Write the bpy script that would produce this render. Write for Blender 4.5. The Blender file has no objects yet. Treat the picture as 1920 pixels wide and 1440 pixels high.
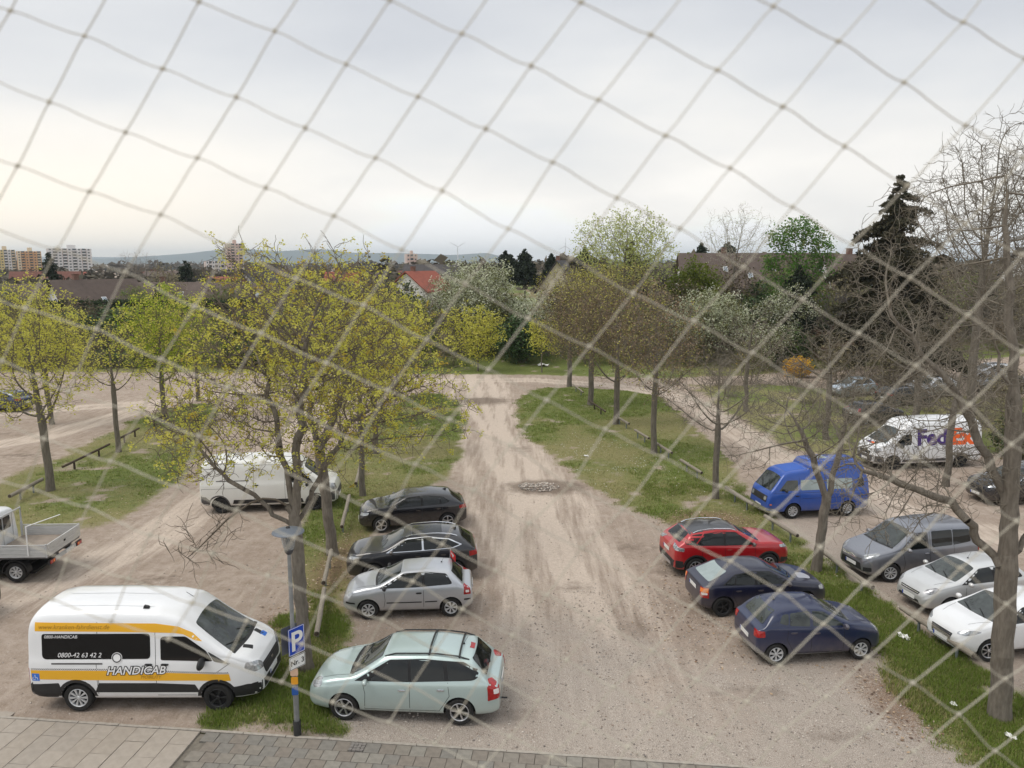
import bpy, bmesh, math, random
import numpy as np
from mathutils import Vector, Matrix, noise
from mathutils.bvhtree import BVHTree

random.seed(7); RS = np.random.RandomState(7)
S = bpy.context.scene
COL = S.collection
PI = math.pi
R = math.radians

# ------------------------------------------------------------------ camera, world, sun, exposure
CAM_H = 10.5
cam_d = bpy.data.cameras.new('camera')
cam = bpy.data.objects.new('camera', cam_d); COL.objects.link(cam)
cam.location = (0, 0, CAM_H)
cam.rotation_euler = (PI/2 - math.atan(225/1442.), 0, 0)
cam_d.sensor_width = 34.6
cam_d.lens = 34.6*1442./1920.
cam_d.clip_start = 0.05; cam_d.clip_end = 30000
cam_d.dof.use_dof = True
cam_d.dof.focus_distance = 45.0
cam_d.dof.aperture_fstop = 26.0/2.8        # a pupil of about 3 mm, as a phone has
S.camera = cam

W = bpy.data.worlds.new('World'); S.world = W; W.use_nodes = True
def build_world():
    nt = W.node_tree; N = nt.nodes; L = nt.links; N.clear()
    out = N.new('ShaderNodeOutputWorld'); bg = N.new('ShaderNodeBackground')
    sky = N.new('ShaderNodeTexSky'); sky.sky_type = 'NISHITA'; sky.sun_disc = False
    sky.sun_elevation = R(24); sky.sun_rotation = R(-62); sky.air_density = 1.4; sky.dust_density = 3
    tc = N.new('ShaderNodeTexCoord'); sep = N.new('ShaderNodeSeparateXYZ')
    L.new(tc.outputs['Generated'], sep.inputs[0])
    # cloud deck: stretched noise on the direction divided by height
    mp = N.new('ShaderNodeMapping'); mp.inputs['Scale'].default_value = (1.0, 1.0, 3.6)
    L.new(tc.outputs['Generated'], mp.inputs[0])
    nz = N.new('ShaderNodeTexNoise'); nz.inputs['Scale'].default_value = 3.0; nz.inputs['Detail'].default_value = 5; nz.inputs['Roughness'].default_value = 0.45
    L.new(mp.outputs[0], nz.inputs['Vector'])
    n2 = N.new('ShaderNodeMath'); n2.operation = 'MULTIPLY_ADD'; n2.inputs[1].default_value = 0.30; n2.inputs[2].default_value = -0.15
    L.new(nz.outputs['Fac'], n2.inputs[0])
    ad = N.new('ShaderNodeMath'); ad.operation = 'ADD'; L.new(sep.outputs['Z'], ad.inputs[0]); L.new(n2.outputs[0], ad.inputs[1])
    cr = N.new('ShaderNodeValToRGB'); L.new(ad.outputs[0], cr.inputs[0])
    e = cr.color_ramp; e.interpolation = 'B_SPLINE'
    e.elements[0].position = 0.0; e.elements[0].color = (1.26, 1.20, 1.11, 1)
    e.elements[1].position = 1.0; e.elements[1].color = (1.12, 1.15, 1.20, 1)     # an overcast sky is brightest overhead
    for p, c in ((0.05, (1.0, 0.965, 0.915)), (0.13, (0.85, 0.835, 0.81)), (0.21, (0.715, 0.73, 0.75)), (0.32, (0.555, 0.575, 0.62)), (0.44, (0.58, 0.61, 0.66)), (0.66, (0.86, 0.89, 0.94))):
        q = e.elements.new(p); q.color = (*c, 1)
    # brighter, warmer cloud where the low sun stands behind it
    dt = N.new('ShaderNodeVectorMath'); dt.operation = 'DOT_PRODUCT'
    v = Vector((-0.62, 0.78, 0.06)).normalized(); dt.inputs[1].default_value = v
    L.new(tc.outputs['Generated'], dt.inputs[0])
    mr = N.new('ShaderNodeMapRange'); mr.inputs[1].default_value = 0.88; mr.inputs[2].default_value = 1.0; mr.interpolation_type = 'SMOOTHSTEP'
    L.new(dt.outputs['Value'], mr.inputs[0])
    zf = N.new('ShaderNodeMapRange'); zf.inputs[1].default_value = 0.20; zf.inputs[2].default_value = 0.02; zf.interpolation_type = 'SMOOTHSTEP'
    L.new(sep.outputs['Z'], zf.inputs[0])
    mu = N.new('ShaderNodeMath'); mu.operation = 'MULTIPLY'; L.new(mr.outputs[0], mu.inputs[0]); L.new(zf.outputs[0], mu.inputs[1])
    wm = N.new('ShaderNodeMix'); wm.data_type = 'RGBA'; wm.inputs[7].default_value = (1.12, 1.02, 0.87, 1)
    L.new(mu.outputs[0], wm.inputs[0]); L.new(cr.outputs[0], wm.inputs[6])
    # a little of the clear-air sky above the clouds comes through
    sk = N.new('ShaderNodeVectorMath'); sk.operation = 'SCALE'; sk.inputs[3].default_value = 0.10
    L.new(sky.outputs[0], sk.inputs[0])
    mx = N.new('ShaderNodeMix'); mx.data_type = 'RGBA'; mx.inputs[0].default_value = 0.04
    L.new(wm.outputs[2], mx.inputs[6]); L.new(sk.outputs[0], mx.inputs[7])
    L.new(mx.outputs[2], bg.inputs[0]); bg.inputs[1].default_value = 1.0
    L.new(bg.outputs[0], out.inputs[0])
build_world()

sun_d = bpy.data.lights.new('sun', 'SUN'); sun_d.energy = 1.5; sun_d.angle = R(32); sun_d.color = (1, 0.95, 0.88)
sun = bpy.data.objects.new('sun', sun_d); COL.objects.link(sun)
sun.rotation_euler = Vector((0.50, 0.12, -0.86)).to_track_quat('-Z', 'Y').to_euler()

S.view_settings.view_transform = 'Standard'; S.view_settings.look = 'None'
S.view_settings.exposure = 0.22; S.view_settings.gamma = 1.0
S.cycles.use_denoising = True
S.cycles.use_adaptive_sampling = True; S.cycles.adaptive_threshold = 0.015
S.cycles.max_bounces = 6; S.cycles.diffuse_bounces = 3; S.cycles.glossy_bounces = 3
S.cycles.transmission_bounces = 4; S.cycles.transparent_max_bounces = 8; S.cycles.volume_bounces = 0
S.cycles.caustics_reflective = False; S.cycles.caustics_refractive = False

# ------------------------------------------------------------------ helpers
MATS = {}
def mat(name, color=(.5,.5,.5), rough=.6, metal=0., coat=0., spec=.5, var=0., scale=6., bump=0., bscale=None,
        color2=None, trans=0., ior=1.45, objvar=0., emit=None, stretch=None, det=4, transl=0.):
    if name in MATS: return MATS[name]
    m = bpy.data.materials.new(name); m.use_nodes = True; MATS[name] = m
    nt = m.node_tree; N = nt.nodes; L = nt.links
    b = N['Principled BSDF']
    b.inputs['Base Color'].default_value = (*color, 1); b.inputs['Roughness'].default_value = rough
    b.inputs['Metallic'].default_value = metal; b.inputs['Coat Weight'].default_value = coat
    b.inputs['Coat Roughness'].default_value = .04
    b.inputs['Specular IOR Level'].default_value = spec; b.inputs['IOR'].default_value = ior
    b.inputs['Transmission Weight'].default_value = trans
    src = None
    if var or color2 or bump or objvar:
        tc = N.new('ShaderNodeTexCoord'); vec = tc.outputs['Object']
        if stretch:
            mp = N.new('ShaderNodeMapping'); mp.inputs['Scale'].default_value = stretch; L.new(vec, mp.inputs[0]); vec = mp.outputs[0]
    if var or color2:
        nz = N.new('ShaderNodeTexNoise'); nz.inputs['Scale'].default_value = scale; nz.inputs['Detail'].default_value = det; nz.inputs['Roughness'].default_value = .6
        L.new(vec, nz.inputs['Vector'])
        rp = N.new('ShaderNodeMapRange'); rp.inputs[1].default_value = .3; rp.inputs[2].default_value = .7
        L.new(nz.outputs['Fac'], rp.inputs[0])
        mx = N.new('ShaderNodeMix'); mx.data_type = 'RGBA'
        c2 = color2 if color2 else tuple(c*(1-var) for c in color)
        mx.inputs[6].default_value = (*color, 1); mx.inputs[7].default_value = (*c2, 1)
        L.new(rp.outputs[0], mx.inputs[0]); src = mx.outputs[2]
    if objvar:
        oi = N.new('ShaderNodeObjectInfo'); hs = N.new('ShaderNodeHueSaturation')
        a = N.new('ShaderNodeMath'); a.operation = 'MULTIPLY_ADD'; a.inputs[1].default_value = objvar*.12; a.inputs[2].default_value = .5-objvar*.06
        c = N.new('ShaderNodeMath'); c.operation = 'MULTIPLY_ADD'; c.inputs[1].default_value = objvar; c.inputs[2].default_value = 1-objvar*.5
        L.new(oi.outputs['Random'], a.inputs[0]); L.new(oi.outputs['Random'], c.inputs[0])
        L.new(a.outputs[0], hs.inputs['Hue']); L.new(c.outputs[0], hs.inputs['Value'])
        if src: L.new(src, hs.inputs['Color'])
        else: hs.inputs['Color'].default_value = (*color, 1)
        src = hs.outputs[0]
    if src: L.new(src, b.inputs['Base Color'])
    if bump:
        nb = N.new('ShaderNodeTexNoise'); nb.inputs['Scale'].default_value = bscale or scale*4; nb.inputs['Detail'].default_value = 4
        L.new(vec, nb.inputs['Vector'])
        bp = N.new('ShaderNodeBump'); bp.inputs['Strength'].default_value = bump; bp.inputs['Distance'].default_value = .02
        L.new(nb.outputs['Fac'], bp.inputs['Height']); L.new(bp.outputs[0], b.inputs['Normal'])
    if transl:
        tr = N.new('ShaderNodeBsdfTranslucent'); ms = N.new('ShaderNodeMixShader'); ms.inputs[0].default_value = transl
        if src: L.new(src, tr.inputs[0])
        else: tr.inputs[0].default_value = (*color, 1)
        L.new(b.outputs[0], ms.inputs[1]); L.new(tr.outputs[0], ms.inputs[2]); L.new(ms.outputs[0], N['Material Output'].inputs[0])
    return m

def link(o, parent=None):
    COL.objects.link(o)
    if parent is not None: o.parent = parent
    return o
def tag(o, label=None, cat=None, group=None, kind=None):
    if label: o['label'] = label
    if cat: o['category'] = cat
    if group: o['group'] = group
    if kind: o['kind'] = kind
    return o
def empty(name, loc=(0,0,0), rz=0., label=None, cat=None, group=None):
    o = bpy.data.objects.new(name, None); link(o); o.location = loc; o.rotation_euler = (0,0,rz); o.empty_display_size = .3
    return tag(o, label, cat, group)
def copy_tree(o, parent=None):
    c = o.copy(); link(c, parent)
    if parent is not None: c.matrix_parent_inverse = o.matrix_parent_inverse.copy()
    for ch in list(o.children): copy_tree(ch, c)
    return c
def set_smooth(me, angle=35.):
    bm = bmesh.new(); bm.from_mesh(me); a = R(angle)
    for f in bm.faces: f.smooth = True
    for e in bm.edges:
        e.smooth = not (len(e.link_faces) == 2 and e.calc_face_angle(0) > a)
    bm.to_mesh(me); bm.free()
def mesh_obj(name, verts, faces, mats, parent=None, smooth=False, angle=None):
    me = bpy.data.meshes.new(name); me.from_pydata([tuple(v) for v in verts], [], faces)
    for m in (mats if isinstance(mats, (list, tuple)) else [mats]): me.materials.append(m)
    if angle: set_smooth(me, angle)
    elif smooth: me.polygons.foreach_set('use_smooth', [True]*len(me.polygons))
    return link(bpy.data.objects.new(name, me), parent)
def np_mesh(name, V, F, mats, smooth=False, mi=None):
    """V (n,3) array, F (m,k) index array -> mesh datablock, fast"""
    me = bpy.data.meshes.new(name); m, k = F.shape
    me.vertices.add(len(V)); me.vertices.foreach_set('co', np.ascontiguousarray(V, dtype=np.float32).ravel())
    me.loops.add(m*k); me.loops.foreach_set('vertex_index', np.ascontiguousarray(F, dtype=np.int32).ravel())
    me.polygons.add(m); me.polygons.foreach_set('loop_start', np.arange(0, m*k, k, dtype=np.int32))
    if smooth: me.polygons.foreach_set('use_smooth', np.ones(m, dtype=bool))
    if mi is not None: me.polygons.foreach_set('material_index', np.asarray(mi, dtype=np.int32))
    me.update(calc_edges=True)
    for x in (mats if isinstance(mats, (list, tuple)) else [mats]): me.materials.append(x)
    return me

class MB:
    """collects simple solids, links them as one mesh object"""
    def __init__(s): s.v = []; s.f = []; s.mi = []
    def add(s, vs, fs, m=0):
        b = len(s.v); s.v += [Vector(v) for v in vs]; s.f += [[b+i for i in f] for f in fs]; s.mi += [m]*len(fs); return s
    def box(s, c, size, m=0, rot=None):
        x, y, z = (d/2 for d in size)
        vs = [Vector((i*x, j*y, k*z)) for i in (-1,1) for j in (-1,1) for k in (-1,1)]
        if rot is not None: vs = [rot @ v for v in vs]
        vs = [v + Vector(c) for v in vs]
        return s.add(vs, [(0,1,3,2),(4,6,7,5),(0,4,5,1),(2,3,7,6),(0,2,6,4),(1,5,7,3)], m)
    def tube(s, p, r, n=8, m=0, caps=True):
        """p list of points, r float or list"""
        P = [Vector(a) for a in p]; rr = r if isinstance(r, (list, tuple)) else [r]*len(P); vs = []; fs = []
        for i, a in enumerate(P):
            d = (P[min(i+1, len(P)-1)] - P[max(i-1, 0)]).normalized()
            up = Vector((0,0,1)) if abs(d.z) < .95 else Vector((1,0,0))
            u = d.cross(up).normalized(); w = u.cross(d)
            vs += [a + (u*math.cos(2*PI*k/n) + w*math.sin(2*PI*k/n))*rr[i] for k in range(n)]
        for i in range(len(P)-1):
            fs += [(i*n+k, i*n+(k+1)%n, (i+1)*n+(k+1)%n, (i+1)*n+k) for k in range(n)]
        if caps: fs += [tuple(range(n))[::-1], tuple((len(P)-1)*n + k for k in range(n))]
        return s.add(vs, fs, m)
    def lathe(s, prof, n=24, axis='z', o=(0,0,0), m=0, sign=1):
        """prof [(r,h)]"""
        vs = []; fs = []; O = Vector(o)
        for r_, h in prof:
            for k in range(n):
                a = 2*PI*k/n; c, q = r_*math.cos(a), r_*math.sin(a)
                vs.append(O + (Vector((c, q, h)) if axis == 'z' else Vector((c, h*sign, q))))
        for i in range(len(prof)-1):
            fs += [(i*n+k, i*n+(k+1)%n, (i+1)*n+(k+1)%n, (i+1)*n+k) for k in range(n)]
        return s.add(vs, fs, m)
    def prism(s, poly, d0, d1, f, m=0):
        """poly 2D points, f(u,v,d)->xyz"""
        n = len(poly); vs = [f(u, v, d0) for u, v in poly] + [f(u, v, d1) for u, v in poly]
        fs = [tuple(range(n))[::-1], tuple(n+k for k in range(n))] + [(k, (k+1)%n, n+(k+1)%n, n+k) for k in range(n)]
        return s.add(vs, fs, m)
    def build(s, name, mats, parent=None, angle=35):
        o = mesh_obj(name, s.v, s.f, mats, parent)
        me = o.data; me.polygons.foreach_set('material_index', s.mi)
        bm = bmesh.new(); bm.from_mesh(me); bmesh.ops.recalc_face_normals(bm, faces=bm.faces)
        a = R(angle)
        for f in bm.faces: f.smooth = True
        for e in bm.edges: e.smooth = not (len(e.link_faces) == 2 and e.calc_face_angle(0) > a)
        bm.to_mesh(me); bm.free()
        return o
def fbm(x, y, sc=1., oct=4, seed=0.):
    """cheap vectorised value noise"""
    out = np.zeros_like(x, dtype=float); amp = 1.; tot = 0.
    for o in range(oct):
        X = x*sc*2**o + 17.3*o + seed; Y = y*sc*2**o - 9.1*o + seed*1.7
        xi = np.floor(X).astype(np.int64); yi = np.floor(Y).astype(np.int64); fx = X-xi; fy = Y-yi
        fx = fx*fx*(3-2*fx); fy = fy*fy*(3-2*fy)
        def h(a, b):
            n = (a*374761393 + b*668265263 + o*1442695) & 0x7fffffff
            n = ((n ^ (n >> 13))*1274126177) & 0x7fffffff
            return ((n ^ (n >> 16)) & 0xffff)/65535.
        v = (h(xi,yi)*(1-fx)+h(xi+1,yi)*fx)*(1-fy) + (h(xi,yi+1)*(1-fx)+h(xi+1,yi+1)*fx)*fy
        out += amp*v; tot += amp; amp *= .5
    return out/tot
# ------------------------------------------------------------------ ground
def poly_sd(X, Y, poly):
    """signed distance, positive inside"""
    P = np.array(poly, float); n = len(P); d = np.full(X.shape, 1e9); inside = np.zeros(X.shape, bool)
    for i in range(n):
        a = P[i]; b = P[(i+1) % n]; e = b-a
        t = np.clip(((X-a[0])*e[0]+(Y-a[1])*e[1])/(e@e), 0, 1)
        d = np.minimum(d, np.hypot(X-a[0]-t*e[0], Y-a[1]-t*e[1]))
        c = ((a[1] > Y) != (b[1] > Y)) & (X < (b[0]-a[0])*(Y-a[1])/((b[1]-a[1]) or 1e-9)+a[0])
        inside ^= c
    return np.where(inside, d, -d)
STRIP_L = [(-24.6,28.0),(-24.88,36.2),(-25.0,44),(-25.44,49.2),(-25.5,54.5),(-24.6,57.6),(-22.5,57.8),(-21.3,54.9),(-18.24,44.7),(-16.4,37.5),(-16.0,32.5),(-17.2,29.9),(-19.8,28.2)]
STRIP_M = [(-6.95,16.27),(-6.9,17.4),(-6.5,20.4),(-7.3,24.9),(-8.3,28.5),(-9.2,33),(-9.6,36.7),(-10.2,42),(-9.8,51),(-8.6,60.5),(-7.0,62.6),(-5.4,61.9),(-3.9,57),(-3.24,51),(-2.9,42),(-3.3,36.7),(-4.9,33.4),(-5.6,31.5),(-5.4,29),(-5.2,24),(-4.7,21.3),(-4.4,19.4),(-4.1,16.9),(-3.72,15.95)]
STRIP_R = [(9.42,14.6),(9.6,17.4),(9.7,18.9),(10.3,21.0),(10.0,23.5),(9.4,25.9),(8.3,28.4),(6.3,30.2),(5.0,32.0),(3.8,35.4),(2.7,39.7),(1.5,44),(.55,49.2),(.15,55.5),(.9,60.6),(2.2,65),(6,65.6),(10,63.5),(11.9,60.4),(12.0,51),(11.9,40),(10.9,34),(10.9,30.6),(11.4,27),(11.6,24),(12.0,21.5),(12.3,19.2),(12.9,17.6),(14.2,15.6),(15,14)]
STRIP_R2 = [(15.6,66.5),(15.6,51),(16.2,43),(17.8,40.2),(21,40.6),(27,41.5),(34,47),(40,52),(44,59),(40,60),(30,63),(22,67)]
FAR = [(-140,76.5),(-60,75.0),(-30,74.5),(-12,73.4),(3,73.0),(14,70.5),(22,72.5),(34,78),(60,84),(140,90),(140,400),(-140,400)]
PAVE_A = math.atan2(14.77-16.67, 5.62+12.04)          # direction of the pavement's edge
def pave_edge(x): return 16.67 + (x+12.04)*math.tan(PAVE_A)
def ground_z(x, y):
    x = np.asarray(x, float); y = np.asarray(y, float)
    far = np.clip((y-77)/14., 0, 1); far = far*far*(3-2*far)*1.6
    z = far + (fbm(x, y, .35, 3)-.5)*.05
    pv = pave_edge(x)-y
    z = np.where(pv > -.05, -.09, z)
    mound = .16*np.exp(-(((x-1.35)/1.2)**2+((y-35.5)/.75)**2)*1.2) + .10*np.exp(-(((x+2.2)/1.6)**2+((y-58.7)/1.3)**2))
    return z + mound
def grow(a0, step, ratio, end):
    o = [a0]
    while o[-1] < end: step *= ratio; o.append(o[-1]+step)
    return o
def build_ground():
    xc = np.arange(-32, 30.01, .25); xr = np.array(grow(30, .22, 1.11, 12000)[1:]); xl = -(np.array(grow(32, .22, 1.11, 12000)[1:]))[::-1]
    xs = np.concatenate([xl, xc, xr])
    yc = np.arange(13.6, 78.01, .25); yn = np.array([-60., -30, -12, 0, 6, 10, 12, 13]); yf = np.array(grow(78, .22, 1.10, 16000)[1:])
    ys = np.concatenate([yn, yc, yf])
    X, Y = np.meshgrid(xs, ys); nx, ny = len(xs), len(ys)
    n1 = fbm(X, Y, .55, 4, 3.)-.5; n2 = fbm(X, Y, 1.9, 3, 8.)-.5
    def soft(sd, w=.35, k=1.3): return np.clip(.5 + (sd + k*n1 + .8*n2)/(2*w), 0, 1)
    grass = soft(poly_sd(X, Y, STRIP_L), .5, 1.8)
    grass = np.maximum(grass, soft(poly_sd(X, Y, STRIP_M), .3, .8))
    grass = np.maximum(grass, soft(poly_sd(X, Y, STRIP_R), .3, .8))
    grass = np.maximum(grass, soft(poly_sd(X, Y, STRIP_R2), .6, 2.2)*.9)
    grass = np.maximum(grass, soft(poly_sd(X, Y, FAR), .5, 1.2))
    grass = np.maximum(grass, .8*soft(poly_sd(X, Y, [(-80,20),(-34,27),(-31,38),(-33,47),(-45,52),(-90,50)]), .8, 2))
    grass = grass*(1-.75*np.clip(fbm(X, Y, .9, 3, 63.)*6-4.05, 0, 1)*(Y > 16.6))
    # dry straw-coloured grass and thin cover
    dry = np.clip(fbm(X, Y, .22, 4, 21.)*2.6-.62, 0, 1)
    dry = np.maximum(dry, np.exp(-(((X-4.6)/2.2)**2+((Y-36)/4.5)**2)))
    dry = np.maximum(dry, np.exp(-(((X+5.2)/2.4)**2+((Y-35)/3.5)**2))*.8)
    dry = np.where((X > 9) & (Y < 27), dry*.45, dry); dry = np.where((np.abs(X+5.6) < 2) & (Y < 22), dry*.15, dry)
    dry = np.where((Y > 56) & (np.abs(X) < 12), dry*.3, dry)
    # leaf litter and bare brown soil
    leaf = np.exp(-(((X-8.2)/2.3)**2+((Y-30.6)/1.6)**2))
    leaf = np.maximum(leaf, .8*np.exp(-(((X-9.2)/.9)**2+((Y-17.2)/2.2)**2)))
    leaf = np.maximum(leaf, .8*np.exp(-(((X+6.2)/1.1)**2+((Y-26)/5.)**2)))
    leaf = np.maximum(leaf, .75*np.exp(-(((X+7.3)/.8)**2+((Y-20.5)/2.6)**2)))
    leaf = np.maximum(leaf, .7*np.clip((Y-80)/8, 0, 1)*(fbm(X, Y, .12, 3, 5.) > .45))
    leaf = np.maximum(leaf, .55*np.exp(-(((X-6.3)/2.8)**2+((Y-23)/5)**2)))
    # pale compacted wheel tracks down the middle lane and in the other lanes
    cx = np.interp(Y, [14, 20, 28, 36, 46, 56, 63, 70], [3.4, 2.3, 1.4, .6, -.7, -1.9, -2.6, -3.2])
    tr = np.zeros_like(X)
    for off, w in ((-1.15,.42), (.75,.45), (-.2,.35), (1.9,.55), (-2.3,.4)):
        wob = (fbm(X*0+off*7, Y, .12, 2, off)-.5)*1.4
        tr = np.maximum(tr, np.exp(-((X-cx-off-wob)/w)**2)*(1 if abs(off) < 1.2 else .6))
    tr *= np.clip((Y-15)/8, 0, 1)
    tr = np.maximum(tr, .4*np.exp(-((X-cx)/2.7)**2))
    for (pts, w) in (([(-40,52),(-28,58),(-18,66.5),(-8,69.3),(2,69.8),(9,66.5),(13.7,60),(14.3,50),(14.6,40),(17,31),(22,26)], 1.5),
                     ([(-18,19),(-14,28),(-13,40),(-14,55),(-12,66)], 1.3), ([(-36,36),(-29,46),(-27,56)], 1.2)):
        for a, b in zip(pts[:-1], pts[1:]):
            e = np.array(b)-np.array(a); t = np.clip(((X-a[0])*e[0]+(Y-a[1])*e[1])/(e@e), 0, 1)
            d = np.hypot(X-a[0]-t*e[0], Y-a[1]-t*e[1])
            tr = np.maximum(tr, .75*np.exp(-((d-.75)/.5)**2)); tr = np.maximum(tr, .5*np.exp(-(d/w)**2))
    # grey crushed stone near the street, wet dark patches
    grav = np.clip(1.25-(Y-pave_edge(X))/6.5 + n1*1.2, 0, 1)*(X > -4.5)
    grav = np.maximum(grav, .8*np.exp(-(((X-10)/5)**2+((Y-27)/7)**2))*(X > 4))
    wet = 1.2*np.exp(-(((X-1.6)/2.1)**2+((Y-35.5)/1.35)**2)*1.3)
    wet = np.maximum(wet, .9*np.exp(-(((X+2.3)/2.6)**2+((Y-58.8)/2.0)**2)*1.2))
    for (a, b, c, d) in ((-27,41.5,2.2,1.1), (-30.5,39,3,1), (-33,47,4,.8), (.2,16.7,.9,.4), (9.0,16.8,.7,.5), (.5,43,1.1,1.6), (2.1,24,.8,.7), (8,20.2,1.5,.9), (6.0,17.6,1.6,.5), (3.6,21.2,.7,1.1), (5.4,25.2,1.1,.6), (-2.5,23.4,1.2,.5), (-12,24.5,1.6,.6), (-10.5,20.3,1.2,.4), (7.2,15.9,1.3,.35), (-.8,17.1,.7,.5), (4.5,27.5,1.2,.8)):
        wet = np.maximum(wet, .42*np.exp(-((X-a)/c)**2-((Y-b)/d)**2))
    wet = wet*(1-.0*grass)
    Z = ground_z(X, Y)
    Z = Z + np.where(Y > pave_edge(X)+.1, .035*(grass > .5)*np.clip(n2+.5, 0, 1) - .045*tr*(Y < 72) + .045*(fbm(X, Y, 1.1, 3, 90.)-.5)*(grass < .5), 0)
    hills = np.clip((Y-200)/800., 0, 1)*0
    V = np.stack([X.ravel(), Y.ravel(), Z.ravel()], 1)
    i = (np.arange(ny-1)[:, None]*nx + np.arange(nx-1)[None]).ravel()
    F = np.stack([i, i+1, i+nx+1, i+nx], 1)
    # material
    m = bpy.data.materials.new('lot_ground'); m.use_nodes = True; nt = m.node_tree; N = nt.nodes; L = nt.links; b = N['Principled BSDF']
    b.inputs['Roughness'].default_value = .95; b.inputs['Specular IOR Level'].default_value = .15
    tc = N.new('ShaderNodeTexCoord'); P = tc.outputs['Object']
    def nz(sc, det=4, rough=.6):
        n = N.new('ShaderNodeTexNoise'); n.inputs['Scale'].default_value = sc; n.inputs['Detail'].default_value = det; n.inputs['Roughness'].default_value = rough
        L.new(P, n.inputs['Vector']); return n.outputs['Fac']
    def ramp(f, a, c):
        r = N.new('ShaderNodeMapRange'); r.inputs[1].default_value = a; r.inputs[2].default_value = c; L.new(f, r.inputs[0]); return r.outputs[0]
    def mix(f, a, c):
        x = N.new('ShaderNodeMix'); x.data_type = 'RGBA'
        if f is not None:
            if isinstance(f, float): x.inputs[0].default_value = f
            else: L.new(f, x.inputs[0])
        for k, s_ in ((6, a), (7, c)):
            if isinstance(s_, tuple): x.inputs[k].default_value = (*s_, 1)
            else: L.new(s_, x.inputs[k])
        return x.outputs[2]
    def math_(op, a, c):
        x = N.new('ShaderNodeMath'); x.operation = op
        for k, s_ in ((0, a), (1, c)):
            if isinstance(s_, float): x.inputs[k].default_value = s_
            else: L.new(s_, x.inputs[k])
        return x.outputs[0]
    at = N.new('ShaderNodeAttribute'); at.attribute_name = 'mask_a'; sa = N.new('ShaderNodeSeparateColor'); L.new(at.outputs['Color'], sa.inputs[0])
    a2 = N.new('ShaderNodeAttribute'); a2.attribute_name = 'mask_b'; sb = N.new('ShaderNodeSeparateColor'); L.new(a2.outputs['Color'], sb.inputs[0])
    big = nz(.35, 5); mid = nz(2.2, 6, .65); fine = nz(14, 5, .7); vfine = nz(55, 3, .7)
    dirt = mix(ramp(big, .35, .65), (.345,.275,.225), (.44,.365,.305))
    dirt = mix(ramp(mid, .38, .68), dirt, (.265,.205,.155))
    dirt = mix(math_('MULTIPLY', ramp(fine, .50, .72), .75), dirt, (.43,.36,.30))
    # compacted tracks
    smp = N.new('ShaderNodeMapping'); smp.inputs['Scale'].default_value = (3.2, .28, 1); smp.inputs['Rotation'].default_value = (0, 0, .06); L.new(P, smp.inputs[0])
    sn = N.new('ShaderNodeTexNoise'); sn.inputs['Scale'].default_value = 1.3; sn.inputs['Detail'].default_value = 5; sn.inputs['Roughness'].default_value = .62; L.new(smp.outputs[0], sn.inputs['Vector']); streak = sn.outputs['Fac']
    dirt = mix(math_('MULTIPLY', ramp(streak, .52, .70), .28), dirt, (.47,.395,.325))
    dirt = mix(math_('MULTIPLY', ramp(streak, .46, .32), .24), dirt, (.22,.165,.125))
    trf = ramp(math_('ADD', math_('ADD', sb.outputs[0], math_('MULTIPLY', math_('SUBTRACT', streak, .5), 1.5)), math_('MULTIPLY', math_('SUBTRACT', mid, .5), .9)), .18, .72)
    dirt = mix(math_('MULTIPLY', trf, .85), dirt, mix(ramp(fine, .4, .65), (.515,.43,.355), (.64,.545,.46)))
    # crushed stone
    st = mix(ramp(vfine, .40, .62), (.25,.215,.185), (.58,.515,.45))
    gf = ramp(math_('ADD', sa.outputs[1], math_('MULTIPLY', math_('SUBTRACT', mid, .5), 1.2)), .25, .85)
    dirt = mix(math_('MULTIPLY', gf, .75), dirt, st)
    dirt = mix(math_('MULTIPLY', ramp(vfine, .60, .68), .6), dirt, (.64,.57,.50))
    dirt = mix(math_('MULTIPLY', ramp(vfine, .40, .33), .35), dirt, (.17,.14,.115))
    wf = ramp(math_('ADD', sb.outputs[1], math_('MULTIPLY', math_('SUBTRACT', mid, .5), .8)), .22, .62)
    dirt = mix(math_('MULTIPLY', wf, .70), dirt, (.125,.092,.068))
    # grass
    gr = mix(ramp(mid, .35, .65), (.095,.145,.028), (.175,.205,.050))
    gr = mix(ramp(fine, .42, .68), gr, (.225,.235,.095))
    gr = mix(math_('MULTIPLY', ramp(vfine, .52, .38), .55), gr, (.038,.055,.014))
    dryc = mix(ramp(fine, .4, .7), (.215,.19,.085), (.33,.285,.15))
    dryc = mix(math_('MULTIPLY', ramp(vfine, .5, .38), .5), dryc, (.10,.095,.035))
    df = ramp(math_('ADD', sb.outputs[2], math_('MULTIPLY', math_('SUBTRACT', mid, .5), 1.1)), .25, .95)
    gr = mix(math_('MULTIPLY', df, .80), gr, dryc)
    gm = ramp(math_('ADD', sa.outputs[0], math_('ADD', math_('MULTIPLY', math_('SUBTRACT', mid, .5), .7), math_('MULTIPLY', math_('SUBTRACT', fine, .5), 1.6))), .30, .80)
    col = mix(gm, dirt, gr)
    # leaf litter
    lc = mix(ramp(vfine, .40, .62), (.105,.062,.038), (.36,.245,.165))
    lf = ramp(math_('ADD', sa.outputs[2], math_('MULTIPLY', math_('SUBTRACT', fine, .5), 1.6)), .42, .80)
    col = mix(math_('MULTIPLY', lf, .8), col, lc)
    L.new(col, b.inputs['Base Color'])
    bh = math_('ADD', math_('MULTIPLY', fine, 1.0), math_('ADD', math_('MULTIPLY', vfine, .35), math_('MULTIPLY', mid, 1.6)))
    bp = N.new('ShaderNodeBump'); bp.inputs['Strength'].default_value = .9; bp.inputs['Distance'].default_value = .05
    L.new(bh, bp.inputs['Height']); L.new(bp.outputs[0], b.inputs['Normal'])
    me = np_mesh('ground', V, F, m, smooth=True)
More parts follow.
